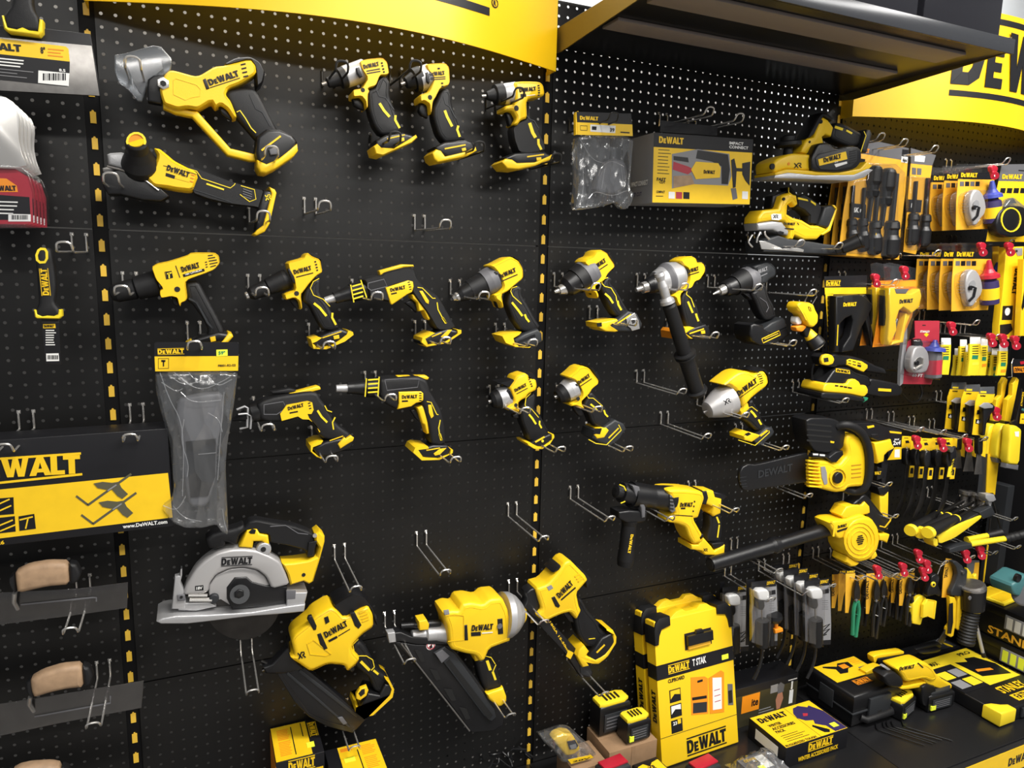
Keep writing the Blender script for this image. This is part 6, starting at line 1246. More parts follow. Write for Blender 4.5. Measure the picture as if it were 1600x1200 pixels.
t.s('bag', YB, '900 560 980 550 1050 600 1045 700 1020 1080 860 1060 890 780', -16, 16, 9, 1); t.s('lower_edge', G2, '860 1060 1020 1080 1010 1150 850 1120', -10, 12, 3); t.s('blade_guard', K, '930 520 1000 480 1040 300 1080 60 1100 90 1110 400 1060 590 1020 580', -4, 4, 1); t.t('DEWALT', '1092 110 1065 300', 20, 4.4, YC); t.s(None, WH, '990 640 1048 635 1045 710 1000 700', 16, 16.6, 0, tp=1)
t.done()
t = Tool('accessory_card', 'plain yellow card hanging lowest at the far right edge', 'package', 1100, 450, .2, fr=(1470, 600, 8.57)); t.s('card', YC, '1075 400 1180 390 1180 540 1060 530', -2, 0, .3, tp=1); t.b('vial', TE, 1115, 350, 18, 0, 6, 12); t.r(None, KC, '1085 470 1160 470', 10, .5, .4); t.done()
# jab saws
def jabsaw(label, x, y, D, k=0, wide=1.):
    t = Tool('jab_saw', label, 'hand tool', x, y+250, D, 'hanging jab saws with yellow cards', fr=(1350, 640, 7.5))
    t.s('card', YC, [x-30*wide, y, x+85*wide, y+5, x+80*wide, y+110, x+70, y+150, x-50, y+150], -1, 0, .2, tp=1); t.r(None, KC, [x-10, y+22, x+40, y+24], 7, .4, .3); t.s(None, KC, [x+5, y+55, x+40, y+50, x+55, y+80, x+10, y+85], 0, .4, 0, tp=1)
    t.s('handle', K, [x+10, y+150, x+60, y+140, x+70, y+200, x+50, y+330, x+5, y+340, x-10, y+240], 0, 24, 6, 1); t.s('handle_strip', YC, [x+60, y+350, x+110, y+350, x+95, y+480, x+45, y+485], -2, 2, .5); t.s(None, KC, [x+68, y+372, x+100, y+372, x+94, y+440, x+60, y+440], 2, 2.4, 0)
    t.s('blade', DS, [x+5, y+340, x+40, y+335, x+30, y+560, x+5, y+740, x-40, y+840, x-110, y+940, x-130, y+930, x-60, y+760, x-15, y+560], 4, 6, .5); t.tb('hanger', CH, [(x+20, y+130, 12), (x+30, y+160, 20), (x+50, y+200, 22)], 2)
    return t.done()
jabsaw('leftmost black-bladed jab saw beside the chainsaw', 480, 310, .10); jabsaw('second black-bladed jab saw from the left', 590, 320, .13); jabsaw('third jab saw from the left, under a wide yellow card', 700, 335, .17, wide=1.6)
jabsaw('fourth jab saw from the left, mostly in shade', 830, 330, .10); jabsaw('rightmost jab saw with long yellow lettered strip', 960, 330, .17, wide=1.6)
t = Tool('knife_card', 'yellow bit holder card lettered in black in front of the rightmost jab saw', 'package', 1030, 650, .19, fr=(1350, 640, 7.5)); t.s('card', YB, '990 480 1075 440 1050 640 1030 790 975 790 1000 640', -2, 0, .3, tp=1); t.t('DEWALT', '1040 600 1020 770', 28, .6, KC); t.s(None, KC, '1000 470 1070 430 1075 560 1010 600', 0, 12, 3); t.b(None, ST, 1030, 470, 34, 0, 18, 12); t.done()
t = Tool('tool_box_card', 'black and yellow carton lettered 2x4 behind the chainsaw handle', 'box', 360, 420, .1, fr=(1350, 640, 7.5))
t.s('carton', KC, '285 250 445 240 440 580 285 590', -40, 40, 1, tp=1); t.s(None, YC, '275 592 365 440 440 440 436 580', 40, 40.5, 0, tp=1); t.s(None, WH, '362 470 420 465 418 560 358 560', 40.5, 41, 0, tp=1); t.t('2x4', '338 415 425 410', 46, 40.6, WH); t.t('MAX', '355 360 412 357', 18, 40.6, WH); t.r(None, YC, '290 260 440 275', 22, 40.6, .5)
t.s('lower_carton', KC, '205 470 290 430 290 590 250 870 210 860', -40, 30, 1, tp=1); t.done()
t = Tool('yellow_tube', 'yellow and black cylinder hanging below the chainsaw grip', 'package', 200, 1050, .12, fr=(1350, 640, 7.5)); t.s('tube', YC, '150 990 190 1000 262 940 258 1200 250 1400 150 1330', -20, 20, 9); t.s('cap', K, '120 900 262 880 266 935 205 1000 150 990', -22, 22, 6); t.done()
# putty knives
for i, (x, lb) in enumerate(((200, 'left steel putty knife under the red tags'), (350, 'middle steel putty knife under the red tags'), (480, 'right steel putty knife, narrowest of the three'))):
    t = Tool('putty_knife', lb, 'hand tool', x+30, 950, .12+.03*i, 'steel putty knives', fr=(1470, 600, 8.57)); wv = (60, 70, 52)[i]
    t.s('blade', ST, [x+10, 860+i*30, x+60, 860+i*30, x+wv+20, 1130+i*40, x-wv+20, 1130+i*40], -1, 1, .3); t.s('handle', K, [x+5, 720, x+75, 720, x+65, 880+i*30, x+8, 880+i*30], -9, 9, 4, 1); t.s('card', YC, [x+70, 740+i*10, x+130, 745+i*10, x+118, 980, x+60, 960], -3, -2, 0, tp=1); t.done()
# hammers
def hammer(label, x0, y0, x1, y1, D, L=.30):
    """yellow-butted hammer lying across a hook: butt at the front left"""
    t = Tool('claw_hammer', label, 'hammer', x0, y0, D, 'claw hammers lying on the hook', fr=(1400, 750, 6))
    t.c('grip', KR, [x0, y0, (x0*.45+x1*.55), (y0*.45+y1*.55)], [(0, 40, YB), (.04, 46, YB), (.07, 46, KR), (.5, 40), (.9, 34), (.92, 36, YB), (.97, 34, K), (1, 26)], w=60, w2=10, seg=18, sq=.9)
    t.c('shaft', DS, [(x0*.45+x1*.55), (y0*.45+y1*.55), x1, y1], '0 16 1 14', w=10, w2=-20, seg=10)
    t.c('head', ST, [x1-14, y1+40, x1+14, y1-90], [(0, 22), (.3, 18), (.6, 20), (.75, 34), (.95, 36), (1, 30)], w=-20, seg=16); t.s('claw', ST, [x1, y1-30, x1+40, y1-10, x1+60, y1+80, x1+45, y1+80, x1+20, y1+20, x1-5, y1+10], -28, -14, 2)
    return t.done()
hammer('leftmost claw hammer with round yellow butt', 130, 478, 640, 190, .12); hammer('second claw hammer with yellow butt', 218, 500, 730, 200, .14)
hammer('third claw hammer with black and yellow butt', 292, 498, 800, 240, .17)
t = Tool('hatchet', 'flat yellow-sided hammer, rightmost on the hammer hook', 'hammer', 500, 480, .2, fr=(1400, 750, 6)); t.s('grip', KR, '320 560 340 530 380 520 560 420 700 330 760 300 770 330 650 430 500 530 390 600 350 620 325 600', -16, 12, 5, 1); t.s('yellow_side', YB, '385 520 600 410 700 370 800 330 790 360 660 460 540 545 400 600', 10, 18, 2, 1); t.s('butt', YB, '320 560 335 535 362 545 370 600 345 618 325 600', -17, 20, 3); t.s('head', G3, '760 300 880 240 900 290 910 320 800 360', -14, 14, 3); t.s(None, GA, '820 130 900 130 920 180 890 200 850 200 820 160', -14, 14, 3); t.s(None, GA, '850 190 890 200 880 250 870 250', -6, 6, 1)
t.done()
t = Tool('lopper', 'long yellow-armed lopper with black grips reaching out right', 'hand tool', 900, 560, .2, fr=(1400, 750, 6)); t.c('arm', YB, '690 600 1020 550', '0 24 1 22', w=0, w2=30, seg=12); t.c('arm', YB, '660 560 860 520', '0 24 1 20', w=-30, w2=-20, seg=12); t.c('grip', KR, '1020 552 1240 500', '0 26 .1 34 .2 30 .3 34 .4 30 .5 34 .6 30 1 34', w=30, w2=60, seg=12); t.c('grip', KR, '860 520 990 490', '0 24 1 30', w=-20, w2=0, seg=12); t.s('jaws', G3, '480 640 560 610 690 590 700 630 600 660 480 680', -20, 10, 4); t.r(None, YC, '560 660 640 650', 26, -10)
t.done()
# long yellow box corner and square
t = Tool('yellow_square', 'tall yellow square blade hanging right of the putty knives', 'hand tool', 900, 60, .14, fr=(1400, 750, 6)); t.s('blade', YC, '862 -245 968 -235 925 140 905 120 860 122 845 130', -2, 2, .5); t.s('stock', G3, '800 -245 862 -245 845 135 790 160 760 140', -4, -2, .5); t.done()
# black and yellow triangle frame lines
t = Tool('tripod_stand', 'thin grey folding stand legs behind the hammers', 'stand', 950, 300, .12, fr=(1400, 750, 6)); t.tb('leg', DS, [(905, 180, 0), (990, 480, 10)], 3); t.tb('leg', DS, [(885, 360, 0), (872, 480, 0)], 3); t.tb('leg', YC, [(860, 610, 0), (812, 1010, 0)], 3); t.done()
# ================================================================ RIGHT BAY, LOWER ROWS
frp = (1290, 840, 6.667)
def plierpack(label, x, y, h, D, wd=70, hc=K, header=False, head=True):
    t = Tool('plier_pack', label, 'hand tool', x, y+h*.5, D, 'plier packs on the low hooks', fr=frp)
    t.s('card', YO, [x, y, x+wd*1.3, y-6, x+wd*1.2, y+h*.3, x+wd*.7, y+h*.62, x+wd*.35, y+h, x-wd*.1, y+h*1.0, x-wd*.05, y+h*.4], -2, 0, .3, tp=1)
    t.s(None, KC, [x+3, y-28, x+wd*1.3, y-34, x+wd*1.3, y-6, x+3, y], -2, .2, 0, tp=1)
    if header: t.t('DeWALT', [x+8, y-6, x+wd*1.2, y-12], 20, .5, YC)
    else: t.t('DEWALT', [x+wd*.25, y+h*.62, x+wd*.32, y+h*.15], wd*.35, .5, KC)
    if head:
        cx = x+wd*1.5
        t.s('jaws', DS, [cx-8, y+h*.18, cx+8, y+h*.16, cx+32, y+h*.40, cx+30, y+h*.66, cx-34, y+h*.66, cx-30, y+h*.42], 4, 16, 3, 1); t.b('pivot', G2, cx, y+h*.68, 13, 12, 18)
        t.tb('handle', hc, [(cx-10, y+h*.7, 10), (cx-34, y+h*.9, 10), (cx-40, y+h*1.2, 10), (cx-46, y+h*1.55, 10)], 6.5, 8, 1); t.tb('handle', hc, [(cx+10, y+h*.7, 10), (cx+24, y+h*.95, 10), (cx+6, y+h*1.25, 10), (cx-12, y+h*1.6, 10)], 6.5, 8, 1)
        t.tb('cable_tie', WH if hc is not GN else GN, [(cx-38, y+h*1.0, 12), (cx+20, y+h*1.06, 12)], 1)
    return t.done()
plierpack('leftmost yellow plier card under the blower', 72, 385, 350, .09, head=False); plierpack('second yellow plier card from the left under the blower', 138, 375, 390, .12, head=False, header=True)
plierpack('plier pack with green-handled long nose pliers', 212, 375, 410, .16, 75, GN, True)
plierpack('black-handled pliers on a yellow card right of the green pair', 428, 375, 420, .15, 70); plierpack('half-hidden black-handled pliers in the middle of the low row', 612, 400, 265, .11, 62)
plierpack('narrow yellow plier card with black handles below', 690, 380, 300, .13, 62); plierpack('silver-jawed pliers with yellow and black handles', 775, 365, 345, .16, 72)
plierpack('plier pack with dark jaws between the green pair and the first red tag', 330, 390, 330, .11, 58); plierpack('dark pliers with yellow card right of the first red tag', 520, 392, 330, .12, 60)
plierpack('pliers with a light tie, just left of the yellow snips', 850, 372, 330, .13, 60, K); plierpack('plier card at the back between the two plier tags', 655, 395, 250, .08, 55, K, False, False)
t = Tool('tin_snips', 'yellow-handled snips hanging at the right of the pliers', 'hand tool', 960, 700, .17, 'yellow handled cutters', fr=frp); t.s('handle', YB, '900 690 960 610 1000 598 1040 620 1035 700 1010 800 980 910 935 900 890 890', -6, 10, 4, 1); t.s('handle', YB, '1040 640 1080 660 1060 830 1005 820', -10, 4, 4, 1); t.s('blade', DS, '1000 600 1060 430 1100 420 1070 560 1050 640', 0, 6, 1); t.s('card', YO, '1000 580 1070 420 1100 440 1050 600 1010 640', -8, -7, 0, tp=1); t.done()
frq = (1420, 840, 6.667)
t = Tool('stripping_pliers', 'black stripping pliers with a round yellow knob', 'hand tool', 250, 500, .19, fr=frq); t.s('jaws', K, '230 400 280 370 310 400 300 460 290 480 330 580 310 610 270 590 220 600 180 610 185 550 220 470', -8, 10, 4, 1); t.b('knob', YB, 265, 492, 26, 8, 16, 14, rim=2); t.b(None, K, 265, 492, 10, 16, 19, 10); t.s('handle', YB, '185 640 285 660 262 850 190 820 140 835 150 700', -6, 6, 3); t.r('edge', YC, '200 650 275 660 255 845 195 815', 6, 7); t.tb('hanger', CH, [(300, 380, 0), (330, 300, 4), (380, 270, 6)], 1.5); t.done()
t = Tool('aviation_snips', 'large black-jawed snips with yellow and black handles on a yellow card', 'hand tool', 500, 600, .2, fr=frq)
t.s('card', YO, '390 215 450 225 470 300 450 420 430 600 415 625 345 625 360 400', -14, -12, .3, tp=1); t.t('DEWALT', '400 410 412 300', 30, -11.8, KC)
t.s('jaws', G3, '440 250 480 235 550 290 560 330 600 330 590 420 575 560 520 610 430 600 430 560 470 480 500 380 480 300', -8, 10, 4, 1); t.b('pivot', ST, 572, 365, 16, 8, 16, 12)
t.s('handle', YC, '415 610 470 620 485 660 480 880 455 1020 430 1035 390 1010 395 940 425 900 420 700', -8, 8, 4); t.s(None, K, '425 690 460 680 462 880 440 1000 405 1000', 7, 10, 1); t.s('handle', YC, '500 610 560 590 575 560 580 600 555 680 545 960 520 970 480 940 500 700', -12, 4, 4); t.s('strap', DS, '385 950 400 1000 350 1110 300 1080', -4, 0, .5); t.done()
t = Tool('knife_pack', 'grey knife card with two yellow knives left of the flashlight lens', 'package', 690, 320, .17, fr=frq); t.s('card', G2, '610 230 735 240 720 480 600 470', -3, -1, 0, tp=1); t.s(None, YO, '690 260 735 260 720 480 660 480', -1, -.6, 0, tp=1); t.s('knife', YB, '600 310 640 360 665 440 650 455 595 440 600 380', 0, 14, 3, 1); t.s('knife', YB, '670 400 700 370 705 460 670 460', 0, 14, 3, 1); t.done()
t = Tool('flashlight', 'black cylindrical torch with silver rim and ribbed grip standing among the snips', 'lamp', 650, 700, .22, fr=frq)
t.c('barrel', K, '662 500 655 740', [(0, 78, ST), (.03, 80, ST), (.08, 80, K), (.95, 72), (1, 56)], seg=28); t.c('grip', KR, '652 740 590 1100', [(0, 52, YB), (.02, 54, YB), (.04, 52, KR)]+[(.06+.09*k+(.045 if j else 0), 52 if j else 46) for k in range(10) for j in (0, 1)]+[(1, 48)], seg=24); t.c('lens', ST, '661 480 662 500', '0 60 .5 76 1 78'); t.b('button', G2, 640, 632, 20, 26, 30, 14, rim=1); t.done()
t = Tool('steel_tube', 'grey steel tube slanting down beside the torch', 'tool part', 710, 950, .2, fr=frq); t.c('tube', GA, '665 755 780 1235', '0 12 1 12', w=0, w2=26, seg=14); t.c('end_cap', KR, '772 1200 782 1240', '0 15 1 15', w=26, w2=28, seg=14); t.done()
# pick-up tools on clear cards
frc = (1100, 860, 6)
def pickup(label, q, D, dx=0, dy=0, orange=False):
    t = Tool('magnetic_pickup_pack', label, 'package', 1080+dx, 600+dy, D, 'magnetic pick-up tools on grey cards', fr=frc)
    S = lambda st: [a+(dx if i % 2 == 0 else dy) for i, a in enumerate(nums(st))]
    t.s('card', GR, S('945 350 1180 312 1192 700 1186 880 1085 888 952 852'), -3, -1, 0, tp=1); t.s(None, KC, S('944 290 1172 262 1178 325 944 352'), -3, -.8, 0, tp=1); t.s(None, KC, S('1085 845 1190 838 1188 882 1085 888'), -1, -.6, 0, tp=1)
    t.t('DEWALT', S('1088 312 1164 300'), 26, -.6, YC); t.sl = 0; lines(t, 1108+dx, 470+dy, 0, 20, 5, 62, -.6, G2, 4); t.s(None, KC, S('1110 370 1170 360 1172 400 1110 410'), -1, -.5, 0, tp=1); t.r(None, KC, S('1112 720 1180 690 1112 760 1180 735 1112 800 1150 785'), 12, -.5, .4)
    t.s('magnet_head', WH, S('985 380 1010 352 1080 350 1102 380 1100 440 1060 455 1000 450'), 0, 24, 5, 1); t.s('socket', K, S('992 450 1052 450 1060 510 1040 545 1005 540'), 0, 22, 4, 1); t.c('rod', ST, S('1042 545 1045 640'), '0 6 1 6', w=11, seg=8); t.c('handle', KR, S('1048 635 1045 890'), [(0, 28), (.03, 44), (.5, 46), (.97, 44), (1, 34)], w=11, seg=18)
    t.tb('flexible_shaft', K, [(1045+dx, 885+dy, 11), (1042+dx, 1000+dy, 14), (1010+dx, 1110+dy, 18), (965+dx, 1200+dy, 20)], 5, 8, 2)
    t.s('clear_pocket', CL, S('945 350 1110 330 1105 640 1090 890 952 852'), 0, 26, 3, tp=.5)
    return t
t = pickup('front grey pick-up tool pack in the right hand group of four', 0, .19)
stack(t, ['second grey pick-up pack of the right hand group', 'third grey pick-up pack of the right hand group', 'rearmost grey pick-up pack of the right hand group'], .042)
t = pickup('grey pick-up tool pack hanging alone on the middle hook', 0, .17, -500, 10)
t.s('side_flap', KC, '400 280 476 268 462 560 430 890 392 890', -20, -18, .3, tp=1); t.done()
t = pickup('grey pick-up tool pack partly behind the clipboard case', 0, .06, -770, 60); t.s('side_flap', KC, '150 300 196 292 180 620 125 630', -20, -18, .3, tp=1); t.done()
t = Tool('inspection_mirror', 'small dark tool with an orange sleeve beside the middle pick-up pack', 'hand tool', 665, 700, .18, fr=frc); t.c('cap', K, '660 600 660 660', '0 50 .5 56 1 44', seg=20); t.c('stem', OR, '672 650 680 760', '0 14 1 14', seg=12); t.s('clip', OR, '655 735 730 725 735 755 660 775', -6, 10, 2); t.c('body', K, '625 660 625 880', '0 26 1 26', w=-10, seg=14); t.done()
# red anti-theft tags
RT_ = [(1552, 268, 'beside the upper chalk reels'), (1534, 388, 'on the lower chalk reel hook'), (1577, 388, 'over the tall spirit level'), (1368, 437, 'left of the yellow stapler'), (1413, 425, 'on the yellow stapler hook'), (1487, 512, 'on the hook above the blade packs'), (1549, 530, 'left one over the yellow blade packs'), (1567, 531, 'middle one over the yellow blade packs'), (1586, 534, 'right one over the yellow blade packs'), (1556, 645, 'right of the folding knife packs'), (1432, 690, 'between the first two jab saws'), (1472, 694, 'left of the rightmost jab saw'), (1512, 694, 'above the putty knives'), (1435, 868, 'at the back of the plier hooks'), (1448, 884, 'upper one among the plier hooks'), (1371, 893, 'above the black-handled pliers'), (1411, 889, 'above the silver-jawed pliers'), (1443, 896, 'lower one among the plier hooks'), (1509, 868, 'on the hook over the large snips'), (1532, 862, 'on the hook over the torch')]
for i, (x, y, s_) in enumerate(RT_):
    t = Tool('security_tag', 'red anti-theft tag '+s_, 'security tag', x, y, .205, 'red anti-theft tags on the hooks', fr=(x-10, y-12, 1))
    t.s('lock_body', RD, '5 5 8 2 13 3 16 6 15 12 10 13 6 12', -9, 5, 3, 1); t.c('lock_button', RD, '12 18 12.5 19', '0 4.2 1 4.2', w=0, w2=9, seg=14); t.s(None, RD, '7 11 15 11 16 22 9 22', -6, 6, 3, 1); t.b('white_mark', WH, 12.5, 18.6, 1.7, 9, 9.5, 10); t.done()
hook(1581, 380, 'black wire hook over the tall spirit level', m=BW)
for tx, ty, lb in [(1462, 233, 'dark wire hook in the narrow screwdriver pack'), (1575, 252, 'chrome wire hook between the upper chalk reels and the tape pack'), (1466, 396, 'long wire hook on the yellow stapler pack'), (1400, 442, 'wire hook on the black stapler card'), (1527, 505, 'chrome wire hook over the red reel pack'), (1560, 527, 'left wire hook over the yellow blade packs'), (1592, 527, 'right wire hook over the yellow blade packs'),
                   (1552, 640, 'wire hook in the folding knife packs'), (1440, 672, 'left wire hook carrying the jab saws'), (1475, 676, 'middle wire hook carrying the jab saws'), (1508, 683, 'right wire hook carrying the jab saws'), (1540, 687, 'wire hook carrying the putty knives'),
                   (1587, 812, 'wire hook above the lopper grips'), (1592, 856, 'wire hook below the lopper grips'), (1556, 865, 'wire hook over the torch'), (1520, 872, 'wire hook over the large snips'), (1478, 880, 'wire hook carrying the stripping pliers'), (1400, 900, 'left wire hook carrying the plier packs'), (1425, 893, 'middle wire hook carrying the plier packs'), (1452, 888, 'right wire hook carrying the plier packs'),
                   (1207, 938, 'left wire hook carrying a grey pick-up pack'), (1262, 928, 'middle wire hook carrying a grey pick-up pack'), (1302, 917, 'right wire hook carrying four grey pick-up packs'), (1535, 800, 'wire hook carrying the claw hammers'), (1378, 905, 'short wire hook left of the plier tags'), (1413, 903, 'wire hook between the two front plier tags'), (1440, 905, 'wire hook under the cluster of red tags'), (1350, 905, 'leftmost wire hook of the plier row')]:
    hook(tx, ty, lb)
# ================================================================ THINGS ON THE SHELF
SHZ = .2005
class Boxy:
    """carton or case with decals; rotates about its lower front left corner"""
    def __init__(s, name, label, cat, x0, x1, y0, y1, z0, z1, m, yaw=0., r=.001, lean=0., group=None, part='carton'):
        s.o = bpy.data.objects.new(name, None); C.objects.link(s.o); s.o.location = (x0, y0, z0); tag(s.o, label, cat, group)
        s.o.rotation_euler = (lean, 0, yaw); s.W, s.Dp, s.H = x1-x0, y1-y0, z1-z0; s.parts = []; s.cur = None
        s.new(part); Z = Vector((0, 0, 0)); prism(s.cur, [(0, 0), (s.W, 0), (s.W, s.Dp), (0, s.Dp)], Z, EX, Vector((0, 1, 0)), EZ, 0, s.H, r, m, 3)
    def new(s, name): s.cur = PB(name); s.parts.append(s.cur); return s.cur
    def face(s, f):
        if f == 'front': return Vector((0, 0, 0)), EX, EZ, EN, s.W, s.H
        if f == 'left': return Vector((0, s.Dp, 0)), Vector((0, -1, 0)), EZ, Vector((-1, 0, 0)), s.Dp, s.H
        return Vector((0, 0, s.H)), EX, Vector((0, 1, 0)), EZ, s.W, s.Dp
    def rect(s, f, u0, v0, u1, v1, m, h=.0005, r=0., h0=0.):
        return s.poly(f, [(u0, v0), (u1, v0), (u1, v1), (u0, v1)], m, h, r, h0)
    def poly(s, f, P, m, h=.0005, r=0., h0=0.):
        o, U, V, N, W, H = s.face(f); prism(s.cur, [(a*W, b*H) for a, b in P], o, U, V, N, h0, h, r, m, 2, back=h > .002); return s
    def text(s, f, st, u0, v0, u1, hh, m, h=.0008, bars=0, v1=None):
        o, U, V, N, W, H = s.face(f); a = o+U*(u0*W)+V*(v0*H)+N*h
        if st == 'DeWALT': put_logo(s.cur, a, U, V, N, (u1-u0)*W, hh*H, m, bars)
        else: put_text(s.cur, st, a, U, V, N, (u1-u0)*W, hh*H, m)
        return s
    def done(s):
        for p in s.parts: p.build(parent=s.o, origin=(0, 0, 0))
        return s.o
def smallprint(b, f, u0, v0, u1, n, dv, m, hh=.02):
    rr = random.Random(int(u0*100+v0*977))
    for i in range(n): b.rect(f, u0, v0-i*dv, u0+(u1-u0)*(.75+.25*rr.random()), v0-i*dv+hh, m, .0009)
# boxes at the bottom of the left bay
c0 = unz(431, 1193, .5)
b = Boxy('tool_carton', 'yellow topped carton with a small yellow price sticker, lower left', 'box', c0.x, c0.x+.108, c0.y, c0.y+.135, SHZ, .5, KC, group='yellow topped cartons in the left bay')
b.rect('top', .01, .02, .76, .98, YC); smallprint(b, 'top', .12, .85, .38, 7, .045, OR); smallprint(b, 'top', .12, .5, .38, 9, .045, OR); b.rect('top', .42, .1, .44, .9, KC, .0009); b.rect('top', .64, .55, .66, .95, KC, .0009)
o, U, V, N, W, H = b.face('top'); put_logo(b.cur, o+U*(.82*W)+V*(.9*H)+N*.0009, -V, U, N, .42*H, .13*W, YC, 3)
b.rect('top', .68, .2, .84, .34, YS, .0012); b.rect('front', .03, .0, .97, .88, YC); b.text('front', 'DeWALT', .25, .905, .8, .075, YC, bars=3); b.rect('left', 0, 0, 1, .97, OR); b.done()
c0 = unz(548, 1215, .47)
b = Boxy('tool_carton', 'second yellow topped carton, under the tip of the left nailer', 'box', c0.x-.04, c0.x+.085, c0.y-.01, c0.y+.115, SHZ, .47, KC, group='yellow topped cartons in the left bay')
b.rect('top', .24, .02, .99, .98, YC); smallprint(b, 'top', .66, .86, .93, 6, .05, OR); smallprint(b, 'top', .66, .5, .93, 7, .05, OR); b.rect('top', .58, .05, .6, .8, KC, .0009); b.rect('top', .3, .5, .5, .62, YS, .0012); b.rect('top', .28, .82, .5, .92, OR, .0009)
b.text('front', 'DeWALT', .05, .9, .5, .075, YC, bars=3); b.rect('front', .03, 0, .97, .86, YC); b.done()
# folded black cables with clips
t = Tool('cable_bundle', 'tangled black cables with clear zip ties, bottom edge left of the mid post', 'cable', 740, 1195, .2, fr=(0, 0, 1))
rr = random.Random(3)
for i in range(9):
    p0 = unz(690+10*i, 1196+rr.random()*10, .215); t.part('cable' if i else 'cable')
    pts = [p0+Vector((.02*k+rr.uniform(-.02, .02), rr.uniform(-.05, .05), .01+.045*math.sin(k*.8+i)**2)) for k in range(7)]
    tube(t.cur, smoothpath(pts, 2), .0028, K, 6)
t.done()
# glove / gun pack, batteries on brown box
c0 = unz(905, 1180, .2)
b = Boxy('brown_carton', 'plain brown cardboard box under the two batteries', 'box', 1.175, 1.335, -.155, -.03, SHZ, .29, CB); b.rect('front', .46, 0, .54, 1, CB, .0009); b.rect('top', .0, .47, 1, .53, CB, .0009); b.done()
def battery(label, x0, x1, y0, y1, z0, z1, yaw, sticker=True, group='slide batteries on the shelf', top=YB):
    b = Boxy('battery_pack', label, 'battery', x0, x1, y0, y1, z0, z1, K, yaw, .012, group=group, part='battery_case')
    b.new('slide_rail'); W, Dp, H = b.W, b.Dp, b.H
    prism(b.cur, [(.002, Dp*.12), (W*.16, Dp*.04), (W*.8, Dp*.04), (W*.98, Dp*.2), (W*.98, Dp*.8), (W*.8, Dp*.96), (W*.16, Dp*.96), (.002, Dp*.85)], Vector((0, 0, 0)), EX, Vector((0, 1, 0)), EZ, H-.004, H+.008, .003, top, 2)
    for k in range(4): box(b.cur, (W*(.3+.13*k), Dp*.5, H+.009), (W*.05, Dp*.5, .004), K, EX, Vector((0, 1, 0)))
    b.new('side_panel'); b.rect('front', .14, .15, .88, .74, G3, .003, .0012)
    for k in range(4): b.rect('front', .2, .26+k*.11, .8, .30+k*.11, G2, .0034)
    if sticker: b.new('price_sticker'); b.rect('front', .08, .18, .26, .42, YS, .0042)
    b.done()
battery('taller battery on the brown box, behind the smaller one', 1.18, 1.285, -.09, -.035, .2905, .385, .03, False)
battery('smaller battery with yellow price sticker at the front of the brown box', 1.235, 1.315, -.15, -.10, .2905, .36, .03)
b = Boxy('brown_carton', 'brown cardboard box standing left of the batteries, under the yellow tool pack', 'box', 1.06, 1.165, -.16, -.06, SHZ, .27, CB); b.done()
t = Tool('bagged_tool_pack', 'small yellow tool in a clear bag lying on a brown box, left of the batteries', 'package', 700, 1000, .12, fr=(800, 1050, 8))
t.s('tool', Y, '500 840 540 780 640 740 740 760 800 860 840 940 760 1010 660 1030 600 960', -20, 14, 8, 1); t.s(None, K, '690 870 790 850 830 920 800 960 720 970', 14, 17, 1); t.s(None, GR, '720 920 800 900 810 950 740 965', 17, 18, 0); t.s('bag', BAG, '360 830 480 790 640 730 760 740 900 870 1020 980 1030 1010 620 1120 500 960', -24, 24, 8, 1); t.s('label', YC, '700 1100 990 1040 1020 1070 740 1150', 24, 25, 0, tp=1); t.t('20V', '760 1130 980 1080', 16, 25.4, KC); t.done()
b = Boxy('battery_charger', 'black and yellow battery charger with an arrow shaped yellow label', 'charger', 1.235, 1.32, -.265, -.185, SHZ, .262, K, .05, .008, part='charger_case')
b.new('yellow_label'); b.poly('top', [(.06, .3), (.3, .3), (.45, .5), (.6, .3), (.9, .2), (.9, .8), (.62, .75), (.45, .6), (.3, .8), (.06, .75)], YC, .0012); b.text('top', 'XR', .34, .42, .62, .2, KC, .0016); b.new('cooling_rib')
for k in range(5): b.rect('front', .05, .12+k*.15, .95, .18+k*.15, G3, .003)
b.new('price_sticker'); b.rect('front', .3, .5, .5, .8, YS, .0042); b.done()
def redtool(label, x, y, z, yaw):
    b = Boxy('compact_tool', label, 'power tool', x, x+.085, y, y+.05, z, z+.05, G3, yaw, .012, group='small red and black tools at the bottom edge', part='body'); b.new('red_top'); prism(b.cur, [(.004, .008), (.08, .008), (.08, .044), (.004, .044)], Vector((0, 0, 0)), EX, Vector((0, 1, 0)), EZ, .048, .056, .003, RD, 2); b.new('yellow_band'); b.rect('front', .05, .55, .85, .8, YC, .003, .001); b.text('front', 'DeWALT', .2, .6, .6, .14, KC, .0034); b.rect('front', .05, .1, .6, .45, G2, .002); b.done()
redtool('red topped compact tool left, in front of the brown box', 1.115, -.235, .2505, .1); redtool('red topped compact tool right, in front of the clipboard case', 1.345, -.33, .2505, .12)
b = Boxy('brown_carton', 'low brown tray under the left red topped tool', 'box', 1.09, 1.215, -.26, -.17, SHZ, .25, KC); b.text('front', 'DeWALT', .1, .3, .5, .3, YC); b.done()
b = Boxy('brown_carton', 'low black tray under the right red topped tool', 'box', 1.325, 1.465, -.35, -.265, SHZ, .25, KC); b.text('front', 'DeWALT', .1, .3, .5, .3, YC); b.done()
